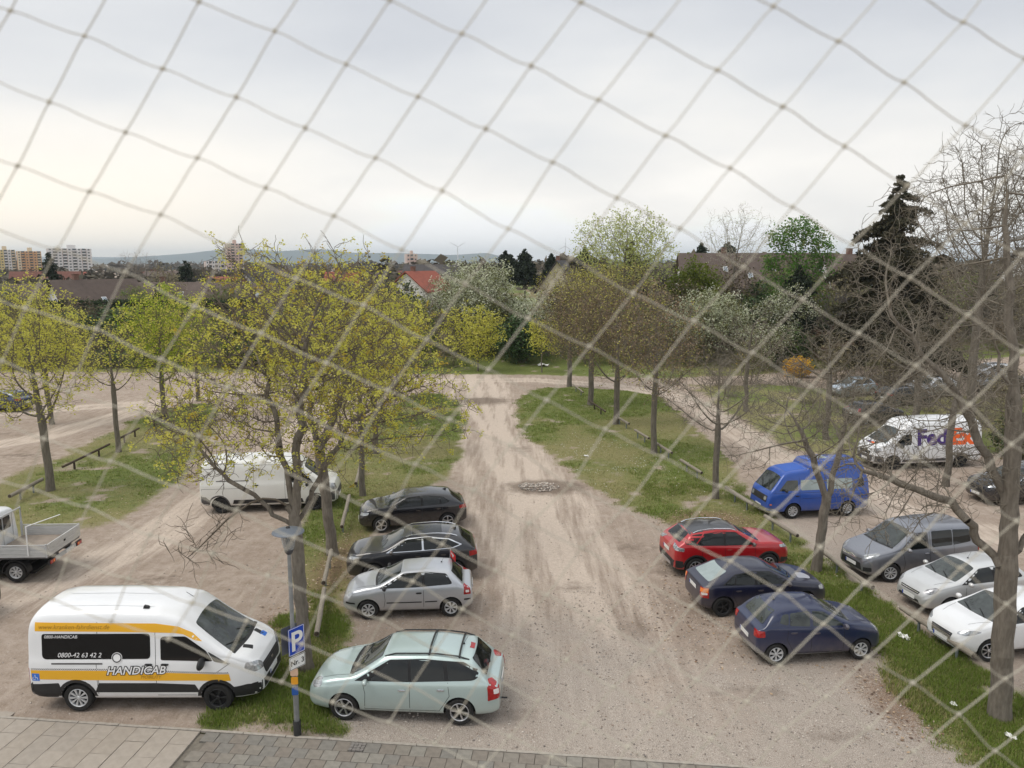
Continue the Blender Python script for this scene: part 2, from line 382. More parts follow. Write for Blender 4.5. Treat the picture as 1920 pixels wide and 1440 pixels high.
    for nm, ch in (('mask_a', (grass, grav, leaf)), ('mask_b', (tr, wet, dry))):
        at = me.color_attributes.new(nm, 'FLOAT_COLOR', 'POINT')
        arr = np.ones((nx*ny, 4), np.float32)
        for k, c in enumerate(ch): arr[:, k] = c.ravel()
        at.data.foreach_set('color', arr.ravel())
    tag(link(bpy.data.objects.new('ground', me)), kind='structure')
    return (xs, ys, grass, dry, leaf, grav, Z, tr)
GR = build_ground()
def gsample(field, x, y):
    xs, ys = GR[0], GR[1]
    i = np.clip(np.searchsorted(xs, x), 1, len(xs)-1); j = np.clip(np.searchsorted(ys, y), 1, len(ys)-1)
    return GR[field][j, i]
def gz(x, y): return float(gsample(6, np.array([x]), np.array([y]))[0])

# ------------------------------------------------------------------ pavement
def build_pavement():
    ca, sa = math.cos(PAVE_A), math.sin(PAVE_A)
    O = Vector((-12.04, 16.67, 0))
    pv = tag(bpy.data.objects.new('pavement', None), kind='structure'); link(pv)
    pv.location = O; pv.rotation_euler = (0, 0, PAVE_A)
    bed = mat('joint_sand', (.20,.178,.145), .95, var=.4, scale=9)
    MB().box((3,-4.1,-.055), (46,7.96,.05)).build('pavement_bed', bed, pv)
    def slab(w, d, h=.05, bev=.004):
        m = MB(); a, b = w/2, d/2; c = a-bev; e = b-bev
        vs = [(-a,-b,-h),(a,-b,-h),(a,b,-h),(-a,b,-h),(-a,-b,-bev),(a,-b,-bev),(a,b,-bev),(-a,b,-bev),(-c,-e,0),(c,-e,0),(c,e,0),(-c,e,0)]
        fs = [(8,9,10,11)] + [(i, (i+1)%4, 4+(i+1)%4, 4+i) for i in range(4)] + [(4+i, 4+(i+1)%4, 8+(i+1)%4, 8+i) for i in range(4)]
        m.add(vs, fs); return m
    pale = [mat('paving_pale_%s' % w, c, .9, var=.22, scale=5, bump=.25, bscale=60, det=6) for w, c in (('warm', (.355,.31,.26)), ('grey', (.345,.305,.26)), ('light', (.375,.33,.28)))]
    dark = [mat('paving_dark_%s' % w, c, .9, var=.3, scale=6, bump=.3, bscale=60, det=6) for w, c in (('warm', (.25,.225,.19)), ('grey', (.225,.21,.185)), ('light', (.27,.25,.215)), ('brown', (.235,.205,.172)))]
    ed = mat('edging_concrete', (.40,.36,.31), .9, var=.3, scale=8, bump=.2)
    def protos(w, d, mats):
        out = []
        for m in mats:
            o = slab(w, d).build('paver', m, pv, angle=20); out.append(o)
        return out
    pa = protos(.490, .990, pale); ph = protos(.490, .490, pale); pb = protos(.330, .330, dark); pk = protos(.985, .075, [ed])
    used = set()
    def put(src, x, y, dz=0.):
        p = random.choice(src)
        if p.name in used: o = p.copy(); link(o, pv)
        else: o = p; used.add(p.name)
        o.location = (x, y, .012 + random.uniform(-.004,.004) + dz)
        o.rotation_euler = (random.gauss(0,.006), random.gauss(0,.006), random.gauss(0,.004))
    # pale slabs on the left, small darker setts on the right, a thin edging between pavement and lot
    x_split = 5.15
    for i in range(-7, 11):
        for j in range(3):
            x = .25 + i*.5
            if x < x_split-.25: put(pa if j or not i % 2 else ph, x, -.1-.5 - j*1.0 + (.5 if i % 2 else 0) + (-.25 if j == 0 and i % 2 else 0))
    for r_ in range(9):
        for i in range(0, 46):
            x = x_split + .17 + i*.34 + (.17 if r_ % 2 else 0)
            if x < 20 and (r_ < 6 or x < 12) and not (r_ == 0 and abs(x-8.72) < .18): put(pb, x, -.1-.17-r_*.34)
    for i in range(-3, 21): put(pk, i*1.0+.5, -.045, .006)
    # granite cobbles filling one missing sett
    cm = mat('granite_cobble', (.25,.23,.21), .85, var=.4, scale=20, bump=.3)
    for a in range(4):
        for b_ in range(3):
            m = MB(); m.box((0,0,-.02), (.075,.085,.05)); o = m.build('cobble', cm, pv)
            o.location = (8.72+(a-1.5)*.085, -.27+(b_-1)*.10, .02+random.uniform(-.006,.008)); o.rotation_euler = (random.gauss(0,.06), random.gauss(0,.06), random.gauss(0,.1))
build_pavement()

# ------------------------------------------------------------------ ground cover: grass blades, stones, fallen leaves
def rand_in(n, x0, x1, y0, y1): return RS.uniform(x0, x1, n), RS.uniform(y0, y1, n)
def blades(name, x, y, per, h0, h1, w, spread, mats, kind='stuff'):
    n = len(x); z = gsample(6, x, y)
    bx = np.repeat(x, per)+RS.normal(0, spread, n*per); by = np.repeat(y, per)+RS.normal(0, spread, n*per); bz = np.repeat(z, per)-.01
    h = RS.uniform(h0, h1, n*per); a = RS.uniform(0, 2*PI, n*per); lean = RS.uniform(.1, .8, n*per)*h; ww = RS.uniform(.6, 1.3, n*per)*w
    ca, sa = np.cos(a), np.sin(a)
    p0 = np.stack([bx-sa*ww, by+ca*ww, bz], 1); p1 = np.stack([bx+sa*ww, by-ca*ww, bz], 1); p2 = np.stack([bx+ca*lean, by+sa*lean, bz+h], 1)
    V = np.stack([p0, p1, p2], 1).reshape(-1, 3); F = np.arange(len(V)).reshape(-1, 3)
    me = np_mesh(name, V, F, mats, mi=RS.randint(0, len(mats), len(F)))
    return tag(link(bpy.data.objects.new(name, me)), kind=kind)
G1 = mat('grass_fresh', (.155,.235,.035), .7, spec=.2, transl=.3); G2 = mat('grass_mid', (.205,.255,.055), .7, spec=.2, transl=.3)
G3 = mat('grass_straw', (.32,.28,.13), .8, spec=.2); G4 = mat('grass_olive', (.19,.20,.07), .7, spec=.2)
def build_cover():
    X = []; 
    for (n, x0, x1, y0, y1) in ((22000,-7.6,-3.2,15.9,24), (26000,9,14.8,14.4,24), (14000,-10,-2.5,24,36), (14000,4,13,24,36), (16000,-11,-2,36,62), (26000,0,12.5,34,66), (14000,-26,-15,28,58)):
        x, y = rand_in(n, x0, x1, y0, y1); g = gsample(2, x, y); d = gsample(3, x, y); l = gsample(4, x, y)
        k = (g*(1-.5*d)*(1-.6*l) + RS.uniform(-.25,.25,n) > .5) & (y > pave_edge(x)+.12); X.append((x[k], y[k], d[k]))
    x = np.concatenate([a[0] for a in X]); y = np.concatenate([a[1] for a in X]); d = np.concatenate([a[2] for a in X])
    lush = fbm(x, y, .8, 3, 44.) + RS.normal(0, .09, len(x))
    near = y < 24
    s = near & (lush > .40)
    blades('grass_tufts', x[s], y[s], 7, .05, .15, .008, .045, [G1, G1, G2, G2, G4])
    s = (~near) & (d < .5) & (lush > .38)
    blades('grass_tufts', x[s], y[s], 4, .05, .12, .014, .07, [G1, G2, G4])
    s = (d > .3) | (lush < .42)
    blades('dry_grass', x[s], y[s], 3, .03, .09, .012, .06, [G3, G4, G3, G2])
    # long pale tussocks at the edge of the strip by the blue hatchback
    x, y = rand_in(500, 9.3, 10.4, 16.6, 18.8)
    k = np.hypot((x-9.85)/.5, (y-17.6)/1.0) < 1
    blades('dry_grass', x[k], y[k], 8, .08, .2, .008, .05, [G3, G3, G2])
    # stones
    def stones(name, n, x0, x1, y0, y1, s0, s1, mats, cond):
        x, y = rand_in(n, x0, x1, y0, y1); k = cond(x, y); x, y = x[k], y[k]; n = len(x); z = gsample(6, x, y)
        oc = np.array([(1,0,0),(0,1,0),(-1,0,0),(0,-1,0),(0,0,.7),(0,0,-.5)])
        fc = np.array([(0,1,4),(1,2,4),(2,3,4),(3,0,4),(1,0,5),(2,1,5),(3,2,5),(0,3,5)])
        s = (s0*(s1/s0)**(RS.uniform(0,1,n)**2.2))[:, None, None]*RS.uniform(.6,1.4,(n,6,1))
        a = RS.uniform(0, 2*PI, n); ca, sa = np.cos(a)[:, None], np.sin(a)[:, None]
        ox = oc[None,:,0]*ca-oc[None,:,1]*sa; oy = oc[None,:,0]*sa+oc[None,:,1]*ca
        V = np.stack([ox, oy, np.repeat(oc[None,:,2], n, 0)], 2)*s + np.stack([x, y, z+.004], 1)[:, None]
        F = (fc[None]+np.arange(n)[:, None, None]*6).reshape(-1, 3)
        me = np_mesh(name, V.reshape(-1,3), F, mats, mi=np.repeat(RS.randint(0, len(mats), n), 8))
        return tag(link(bpy.data.objects.new(name, me)), kind='stuff')
    sm = [mat('stone_grey', (.36,.33,.295), .9), mat('stone_pale', (.58,.52,.455), .9), mat('stone_dark', (.21,.185,.165), .9), mat('stone_brown', (.33,.265,.215), .9)]
    bare = lambda x, y: (gsample(2, x, y) < .35) & (y > pave_edge(x)+.12)
    stones('gravel', 17000, -5, 13, 14.4, 24, .008, .032, sm, bare)
    stones('gravel', 6000, -16, 12, 16, 36, .010, .035, sm, bare)
    stones('gravel', 1800, .2, 2.5, 34.6, 36.2, .02, .07, sm, lambda x, y: np.hypot((x-1.3)/1.0, (y-35.4)/.75) < 1)
    # fallen leaves, curled
    def litter(name, n, f, s0, s1, mats):
        x, y = f(n); n = len(x); z = gsample(6, x, y)+.012
        a = RS.uniform(0, 2*PI, n); s = RS.uniform(s0, s1, n); t = RS.uniform(-.5, .5, (n, 4))*s[:, None]*.8
        q = []
        for k in range(4):
            b = a + k*PI/2; rr = s*(1.2 if k % 2 else .7); q.append(np.stack([x+np.cos(b)*rr, y+np.sin(b)*rr, z+np.abs(t[:, k])], 1))
        V = np.stack(q, 1).reshape(-1, 3); F = np.arange(len(V)).reshape(-1, 4)
        me = np_mesh(name, V, F, mats, mi=RS.randint(0, len(mats), len(F)))
        return tag(link(bpy.data.objects.new(name, me)), kind='stuff')
    lm = [mat('leaf_brown', (.22,.135,.08), .8), mat('leaf_tan', (.38,.27,.17), .8), mat('leaf_dark', (.10,.06,.04), .8), mat('leaf_pale', (.50,.40,.30), .8)]
    def f1(n):
        x, y = rand_in(n, -9, 13, 15, 40); l = gsample(4, x, y); k = (l > RS.uniform(.15, 1, n)) & (y > pave_edge(x)+.12); return x[k], y[k]
    litter('fallen_leaves', 26000, f1, .018, .05, lm)
    def f2(n):
        x, y = rand_in(n, -26, 13, 15, 60); g = gsample(2, x, y); k = (g > .6); return x[k], y[k]
    litter('fallen_leaves', 5000, f2, .018, .045, lm)
    pm = [mat('daisy_white', (.75,.75,.70), .8), mat('daisy_cream', (.62,.60,.48), .8)]
    def f3(n):
        x = RS.normal(5.2, 2.0, n); y = RS.normal(40.5, 3.2, n); g = gsample(2, x, y); k = (g > .6) & (fbm(x, y, .7, 2, 9.) > .48); return x[k], y[k]
    litter('daisies', 900, f3, .02, .035, pm)
    def f4(n):
        x, y = rand_in(n, 8.5, 14, 15, 26); g = gsample(2, x, y); k = g > .6; return x[k], y[k]
    litter('daisies', 90, f4, .015, .03, pm)
build_cover()
def paper(x, y, s, label, m=None):
    me = bmesh.new(); n = 5
    vs = [[me.verts.new(((i/n-.5)*s*1.6, (j/n-.5)*s, random.uniform(0, s*.35)+.01)) for j in range(n+1)] for i in range(n+1)]
    for i in range(n):
        for j in range(n):
            if (i, j) not in ((0,0),(4,4),(0,4)): me.faces.new((vs[i][j], vs[i+1][j], vs[i+1][j+1], vs[i][j+1]))
    d = bpy.data.meshes.new('crumpled_paper'); me.to_mesh(d); me.free(); d.materials.append(m or mat('paper_white', (.78,.77,.75), .8))
    o = link(bpy.data.objects.new('crumpled_paper', d)); o.location = (x, y, gz(x, y)+.02); o.rotation_euler = (0, 0, random.uniform(0, 3))
    return tag(o, label, 'litter')
paper(11.1, 20.4, .24, 'white crumpled paper on the grass between the navy hatchback and the log rail')
paper(10.6, 17.05, .13, 'white paper scrap on lush grass just left of the thick bare trunk')
paper(11.15, 15.77, .17, 'torn white paper low in the grass below the thick bare trunk')
paper(3.2, 78.7, .8, 'white plastic sheet lying on the far green bank beyond the dirt track')
paper(4.1, 41.2, .18, 'small white scrap on the lawn beside the wheel tracks')
# ------------------------------------------------------------------ vehicles
def paint(name, c, metal=0., rough=.32, coat=1.):
    """car paint with road dust that thickens towards the sills"""
    m = mat(name, c, rough, metal, coat, var=.06, scale=1.2); nt = m.node_tree; N = nt.nodes; L = nt.links; b = N['Principled BSDF']
    src = b.inputs['Base Color'].links[0].from_socket; tc = N.new('ShaderNodeTexCoord'); sp = N.new('ShaderNodeSeparateXYZ'); L.new(tc.outputs['Object'], sp.inputs[0])
    z = N.new('ShaderNodeMapRange'); z.inputs[1].default_value = .75; z.inputs[2].default_value = .2; L.new(sp.outputs['Z'], z.inputs[0])
    nz = N.new('ShaderNodeTexNoise'); nz.inputs['Scale'].default_value = 5; nz.inputs['Detail'].default_value = 6; L.new(tc.outputs['Object'], nz.inputs['Vector'])
    a = N.new('ShaderNodeMath'); a.operation = 'MULTIPLY_ADD'; a.inputs[1].default_value = .36; a.inputs[2].default_value = .02; L.new(z.outputs[0], a.inputs[0])
    q = N.new('ShaderNodeMath'); q.operation = 'MULTIPLY'; L.new(a.outputs[0], q.inputs[0]); L.new(nz.outputs['Fac'], q.inputs[1])
    mx = N.new('ShaderNodeMix'); mx.data_type = 'RGBA'; mx.inputs[7].default_value = (.34,.28,.22,1); L.new(q.outputs[0], mx.inputs[0]); L.new(src, mx.inputs[6]); L.new(mx.outputs[2], b.inputs['Base Color'])
    r_ = N.new('ShaderNodeMath'); r_.operation = 'MULTIPLY_ADD'; r_.inputs[1].default_value = 1.2; r_.inputs[2].default_value = .03; L.new(q.outputs[0], r_.inputs[0]); L.new(r_.outputs[0], b.inputs['Coat Roughness'])
    return m
GLASS = mat('car_glass', (.012,.015,.015), .04, spec=.5, ior=1.5, var=.5, scale=2.2)
GLASS_G = mat('car_glass_clear', (.055,.066,.06), .04, spec=.6, ior=1.55, color2=(.012,.016,.015), scale=3.0, det=3)
GLASS_P = mat('car_glass_pale', (.34,.40,.39), .08, spec=.8, color2=(.22,.27,.27), scale=1.2)
RUBBER = mat('tyre_rubber', (.022,.021,.02), .85, var=.4, scale=14)
BLACKP = mat('black_plastic', (.025,.025,.026), .5, var=.25, scale=5)
GREYP = mat('grey_plastic', (.09,.085,.085), .6, var=.2, scale=5)
SEAM = mat('panel_gap_dark', (.012,.012,.013), .7)
ALLOY = mat('alloy_silver', (.52,.52,.53), .3, .75)
HUBC = mat('hubcap_silver', (.56,.57,.58), .38, .35)
STEELB = mat('steel_black', (.02,.02,.021), .5)
CHROME = mat('chrome_trim', (.75,.76,.78), .12, .95)
LAMP_C = mat('lamp_clear', (.62,.64,.65), .08, .55, spec=.8, color2=(.28,.29,.30), scale=16)
LAMP_D = mat('lamp_smoked', (.10,.105,.11), .08, .3, color2=(.5,.5,.52), scale=14)
LAMP_R = mat('lamp_red', (.42,.012,.012), .12, 0, .5, color2=(.22,.008,.008), scale=12)
LAMP_O = mat('lamp_orange', (.75,.20,.03), .12, 0, .5)
LAMP_W = mat('lamp_white', (.70,.66,.64), .15)
PLATE = mat('plate_white', (.70,.70,.68), .45); PBLUE = mat('plate_blue', (.02,.06,.35), .5)
WHITE_P = paint('white_paint', (.80,.81,.82), 0, .3)
UNDER = mat('underbody', (.02,.019,.018), .9)

def lerp(tab, x):
    if x <= tab[0][0]: return tab[0][1]
    for (a, u), (b, v) in zip(tab[:-1], tab[1:]):
        if x <= b: return u+(v-u)*(x-a)/(b-a) if b > a else v
    return tab[-1][1]
def body_mesh(c):
    xs = sorted(set([p[0] for p in c['top']] + [p[0] for p in c['plan']] + [p[0] for p in c['bot']] + [p[0] for p in c['belt']]))
    out = [xs[0]]
    for x in xs[1:]:
        if x-out[-1] < .025: continue
        n = max(1, int(math.ceil((x-out[-1])/c.get('step', .34)))); a = out[-1]
        out += [a+(x-a)*(k+1)/n for k in range(n)]
    bm = bmesh.new(); rings = []
    for x in out:
        w, zb, zt = lerp(c['plan'], x), lerp(c['bot'], x), lerp(c['top'], x)
        zs = min(lerp(c['belt'], x), zt-.05); hb = max(zs-zb, .05); h = zt-zs; t = c.get('tumble', .35); cr = min(c.get('crown', .05), .25*h); r = min(c.get('edge', .12), .34*h)
        ws = .955*w; wt = ws-t*h; k = h-cr-r
        half = [(.70*w,zb),(.93*w,zb+.025),(.985*w,zb+.2*hb),(w,zb+.55*hb),(.992*w,zb+.85*hb),(.968*w,zs-.012),
                (ws-t*h*.08,zs+.06*h),(ws-t*k*.55,zs+.55*k),(ws-t*k,zt-cr-r),(wt-.30*r,zt-cr-.22*r),(wt-1.2*r,zt-cr*.75),(.45*wt,zt-.12*cr)]
        ring = [bm.verts.new((x, 0, zb))] + [bm.verts.new((x, -y, z)) for y, z in half] + [bm.verts.new((x, 0, zt))] + [bm.verts.new((x, y, z)) for y, z in half[::-1]]
        rings.append(ring)
    n = len(rings[0])
    for a, b in zip(rings[:-1], rings[1:]):
        for k in range(n): bm.faces.new((a[k], a[(k+1)%n], b[(k+1)%n], b[k]))
    for ring, s in ((rings[0], 1), (rings[-1], -1)):
        cx = Vector((0,0,0))
        for v in ring: cx += v.co
        cx /= n; inner = [bm.verts.new(cx+(v.co-cx)*.55) for v in ring]
        for k in range(n): bm.faces.new((ring[k], ring[(k+1)%n], inner[(k+1)%n], inner[k]))
        bm.faces.new(inner)
    bmesh.ops.recalc_face_normals(bm, faces=bm.faces)
    me = bpy.data.meshes.new('body'); bm.to_mesh(me); bm.free()
    return me
def cut_arches(o, c):
    rw = c['wr']; W_ = max(p[1] for p in c['plan'])
    cm = MB()
    for x in (c['wb']/2, -c['wb']/2):
        for s in (-1, 1):
            rr = rw*c.get('arch', 1.15); n = 28; y0, y1 = s*(W_-.32), s*(W_+.2)
            cm.add([(x+rr*math.cos(2*PI*k/n), y, rw*1.02+rr*math.sin(2*PI*k/n)) for y in (y0, y1) for k in range(n)],
                   [tuple(range(n))[::-1], tuple(range(n, 2*n))] + [(k, (k+1)%n, n+(k+1)%n, n+k) for k in range(n)])
    co = cm.build('arch_cutter', [UNDER])
    b = o.modifiers.new('b', 'BOOLEAN'); b.object = co; b.operation = 'DIFFERENCE'; b.solver = 'EXACT'
    dg = bpy.context.evaluated_depsgraph_get(); me = bpy.data.meshes.new_from_object(o.evaluated_get(dg))
    o.modifiers.clear(); o.data = me; me.materials.clear()
    me.materials.append(c['paint']); me.materials.append(UNDER)
    for p in me.polygons:
        q = p.center; p.material_index = 0
        for x in (c['wb']/2, -c['wb']/2):
            if math.hypot(q.x-x, q.z-rw*1.02) < rw*c.get('arch', 1.15)+.012 and abs(q.y) < lerp(c['plan'], q.x)*.985 and q.z < c['wr']*2.5 and (abs(p.normal.y) < .5 or abs(q.y) < W_-.25): p.material_index = 1
        if p.normal.z < -.8 and q.z < .45: p.material_index = 1
    bpy.data.objects.remove(co)
    set_smooth(me, 32)
def rounded(poly, r=.05, n=4):
    out = []; P = [Vector((a[0], a[1])) for a in poly]; m = len(P)
    for i in range(m):
        a, b, c_ = P[i-1], P[i], P[(i+1)%m]; rr = poly[i][2] if len(poly[i]) > 2 else r
        u = a-b; v = c_-b; d = min(rr, u.length*.45, v.length*.45)
        if d < .004: out.append(tuple(b)); continue
        p, q = b+u.normalized()*d, b+v.normalized()*d
        for k in range(n+1):
            t = k/n; out.append(tuple(p*(1-t)**2 + b*2*t*(1-t) + q*t*t))
    return out
class Proj:
    """lays thin shaped panels (glass, lamps, trims, lettering) onto a vehicle body"""
    def __init__(s, o):
        bm = bmesh.new(); bm.from_mesh(o.data); s.t = BVHTree.FromBMesh(bm); bm.free(); s.o = o
    def hit(s, o, d):
        h = s.t.ray_cast(Vector(o), Vector(d), 20)
        if h[0] is None: h = s.t.find_nearest(Vector(o)+Vector(d)*1.5)
        return h[0], h[1]
    def frame(s, view, sgn=1):
        if view == 'side': return lambda u, v: ((u, 4*sgn, v), (0, -sgn, 0))
        if view == 'top': return lambda u, v: ((u, v, 6), (0, 0, -1))
        if view == 'rear': return lambda u, v: ((-8, u, v), (1, 0, 0))
        if view == 'front': return lambda u, v: ((8, u, v), (-1, 0, 0))
        if isinstance(view, tuple):          # ('corner', x, y, azimuth, tilt)
            _, x, y, az, tl = view; d = Vector((-math.cos(az)*math.cos(tl), -math.sin(az)*math.cos(tl), -math.sin(tl)))
            U = Vector((-math.sin(az), math.cos(az), 0)); V_ = d.cross(U)*-1
            if V_.z < 0: V_ = -V_
            P0 = Vector((x, y, 0))
            return lambda u, v: (P0+U*u+Vector((0,0,1))*v-d*2.0, d)
    def panel(s, name, poly, view, m, parent, off=.004, sgn=1, r=.03, cell=.09, rim=True, mats=None):
        P = rounded(poly, r) if r else [(p[0], p[1]) for p in poly]
        bm = bmesh.new(); f = bm.faces.new([bm.verts.new((a, b, 0)) for a, b in P])
        x0, x1 = min(p[0] for p in P), max(p[0] for p in P); y0, y1 = min(p[1] for p in P), max(p[1] for p in P)
        for lo, hi, no in ((x0, x1, (1,0,0)), (y0, y1, (0,1,0))):
            k = int((hi-lo)/cell)
            for i in range(1, k+1):
                q = lo+(hi-lo)*i/(k+1); bmesh.ops.bisect_plane(bm, geom=bm.verts[:]+bm.edges[:]+bm.faces[:], plane_co=(q*abs(no[0]), q*abs(no[1]), 0), plane_no=no)
        return s._finish(bm, name, view, m, parent, off, sgn, rim)
    def _finish(s, bm, name, view, m, parent, off, sgn, rim=True):
        fr = s.frame(view, sgn); nr = {}
        for v in bm.verts:
            o_, d = fr(v.co.x, v.co.y); h, n = s.hit(o_, d)
            if n.dot(Vector(d)) > 0: n = -n
            v.co = h+n*off; nr[v] = n
        avg = Vector((0,0,0))
        for n in nr.values(): avg += n
        bm.normal_update(); tot = Vector((0,0,0))
        for f in bm.faces: tot += f.normal
        if tot.dot(avg) < 0: bmesh.ops.reverse_faces(bm, faces=bm.faces)
        for f in bm.faces: f.smooth = True
        if rim:
            be = [e for e in bm.edges if e.is_boundary]
            if be:
                r_ = bmesh.ops.extrude_edge_only(bm, edges=be)
                for v in [g for g in r_['geom'] if isinstance(g, bmesh.types.BMVert)]:
                    best = s.t.find_nearest(v.co)
                    v.co = best[0]-best[1]*.001
                for e in be: e.smooth = False
        me = bpy.data.meshes.new(name); bm.to_mesh(me); bm.free(); me.materials.append(m)
        return link(bpy.data.objects.new(name, me), parent)
    def line(s, name, pts, view, m, parent, w=.010, off=.0025, sgn=1):
        """a narrow strip following pts"""
        P = []
        for a, b in zip(pts[:-1], pts[1:]):
            k = max(1, int(math.dist(a, b)/.09))
            P += [(a[0]+(b[0]-a[0])*i/k, a[1]+(b[1]-a[1])*i/k) for i in range(k)]
        P.append(pts[-1]); bm = bmesh.new(); prev = None
        for i, p in enumerate(P):
            a, b = P[max(0, i-1)], P[min(len(P)-1, i+1)]; d = Vector((b[0]-a[0], b[1]-a[1])).normalized(); n = Vector((-d.y, d.x))*w/2
            v = (bm.verts.new((p[0]+n.x, p[1]+n.y, 0)), bm.verts.new((p[0]-n.x, p[1]-n.y, 0)))
            if prev: bm.faces.new((prev[0], prev[1], v[1], v[0]))
            prev = v
        return s._finish(bm, name, view, m, parent, off, sgn, rim=False)
    def text(s, body, size, u, v, sgn, m, parent, off=.008, shear=0., name='lettering', bold=0., wide=1., slope=0., view='side', rim=False):
        cu = bpy.data.curves.new('t', 'FONT'); cu.body = body; cu.size = size; cu.shear = shear; cu.offset = bold; cu.resolution_u = 3; cu.fill_mode = 'FRONT'
        to = bpy.data.objects.new('t', cu); COL.objects.link(to)
        dg = bpy.context.evaluated_depsgraph_get(); dg.update(); me = bpy.data.meshes.new_from_object(to.evaluated_get(dg)); bpy.data.objects.remove(to)
        bm = bmesh.new(); bm.from_mesh(me); bmesh.ops.remove_doubles(bm, verts=bm.verts, dist=1e-5)
        for w in bm.verts:
            x = w.co.x*wide; y = w.co.y
            w.co = Vector((u - sgn*x if view == 'side' else u+x, v+y+slope*x, 0))
        return s._finish(bm, name, view, m, parent, off, sgn, rim)
    def pt(s, view, u, v, sgn=1, off=0.):
        o_, d = s.frame(view, sgn)(u, v); h, n = s.hit(o_, d)
        return h+n*off, n

WHEELS = {}
def wheel(r, w, style):
    """wheel mesh pair (tyre, rim), centre at origin, outer face towards -y"""
    key = (r, w, style)
    if key in WHEELS: return WHEELS[key]
    kind, ns, rr = style; ri = r*rr
    t = MB(); t.lathe([(ri*.96,-w*.40),(ri*1.0,-w*.47),(ri+(r-ri)*.35,-w*.52),(r*.93,-w*.5),(r*.985,-w*.38),(r,-w*.2),(r,w*.2),(r*.985,w*.38),(r*.9,w*.5),(ri,w*.45),(ri*.9,w*.4)], 36, 'y')
    m_ = {'alloy': ALLOY, 'cap': HUBC, 'black': STEELB, 'steel': STEELB, 'chrome': HUBC}[kind]
    k = MB()
    k.lathe([(ri*.99,-w*.44),(ri*.93,-w*.47),(ri*.88,-w*.42),(ri*.86,-w*.1)], 32, 'y', m=0)
    k.lathe([(ri*.88,-w*.05),(.001,-w*.05)], 32, 'y', m=1)
    k.lathe([(.001,-w*.44),(ri*.15,-w*.44),(ri*.2,-w*.38),(ri*.21,-w*.1)], 20, 'y', m=0)
    wide = {'alloy': .30, 'cap': .74, 'black': .4, 'steel': .80, 'chrome': .86}[kind]
    for i in range(ns):
        a = 2*PI*i/ns+.2; da = PI/ns*wide; db = min(da*1.2, PI/ns*.9) if kind == 'alloy' else da
        if kind == 'alloy': da *= 1.8
        p = [(ri*.17*math.cos(a-da), ri*.17*math.sin(a-da)), (ri*.9*math.cos(a-db*.6), ri*.9*math.sin(a-db*.6)), (ri*.9*math.cos(a+db*.6), ri*.9*math.sin(a+db*.6)), (ri*.17*math.cos(a+da), ri*.17*math.sin(a+da))]
        dep = w*.40 if kind in ('alloy','cap','black') else w*.30
        k.add([(q[0], -dep, q[1]) for q in p]+[(q[0], -dep+.03, q[1]) for q in p], [(0,1,2,3),(0,4,5,1),(1,5,6,2),(2,6,7,3),(3,7,4,0),(7,6,5,4)], 0)
    to = t.build('tyre', [RUBBER], angle=40); ko = k.build('rim', [m_, UNDER], angle=30)
    a, b = to.data, ko.data; bpy.data.objects.remove(to); bpy.data.objects.remove(ko)
    WHEELS[key] = (a, b); return a, b

def plate_at(parent, loc, normal_x, tilt=0., w=.52, h=.11, yaw=0.):
    m = MB(); m.box((0,0,0), (.012, w, h), 0); m.box((.001*normal_x*0+(.0068*normal_x), w*.455*(-normal_x)*-1 if False else 0, 0), (.001, .001, .001), 0)
    m.box((normal_x*.007, (w/2-.025)*(-1 if normal_x > 0 else 1)*-1*-1, 0), (.004, .045, h*.96), 1)
    o = m.build('number_plate', [PLATE, PBLUE], parent); o.location = loc; o.rotation_euler = (0, tilt, yaw); return o

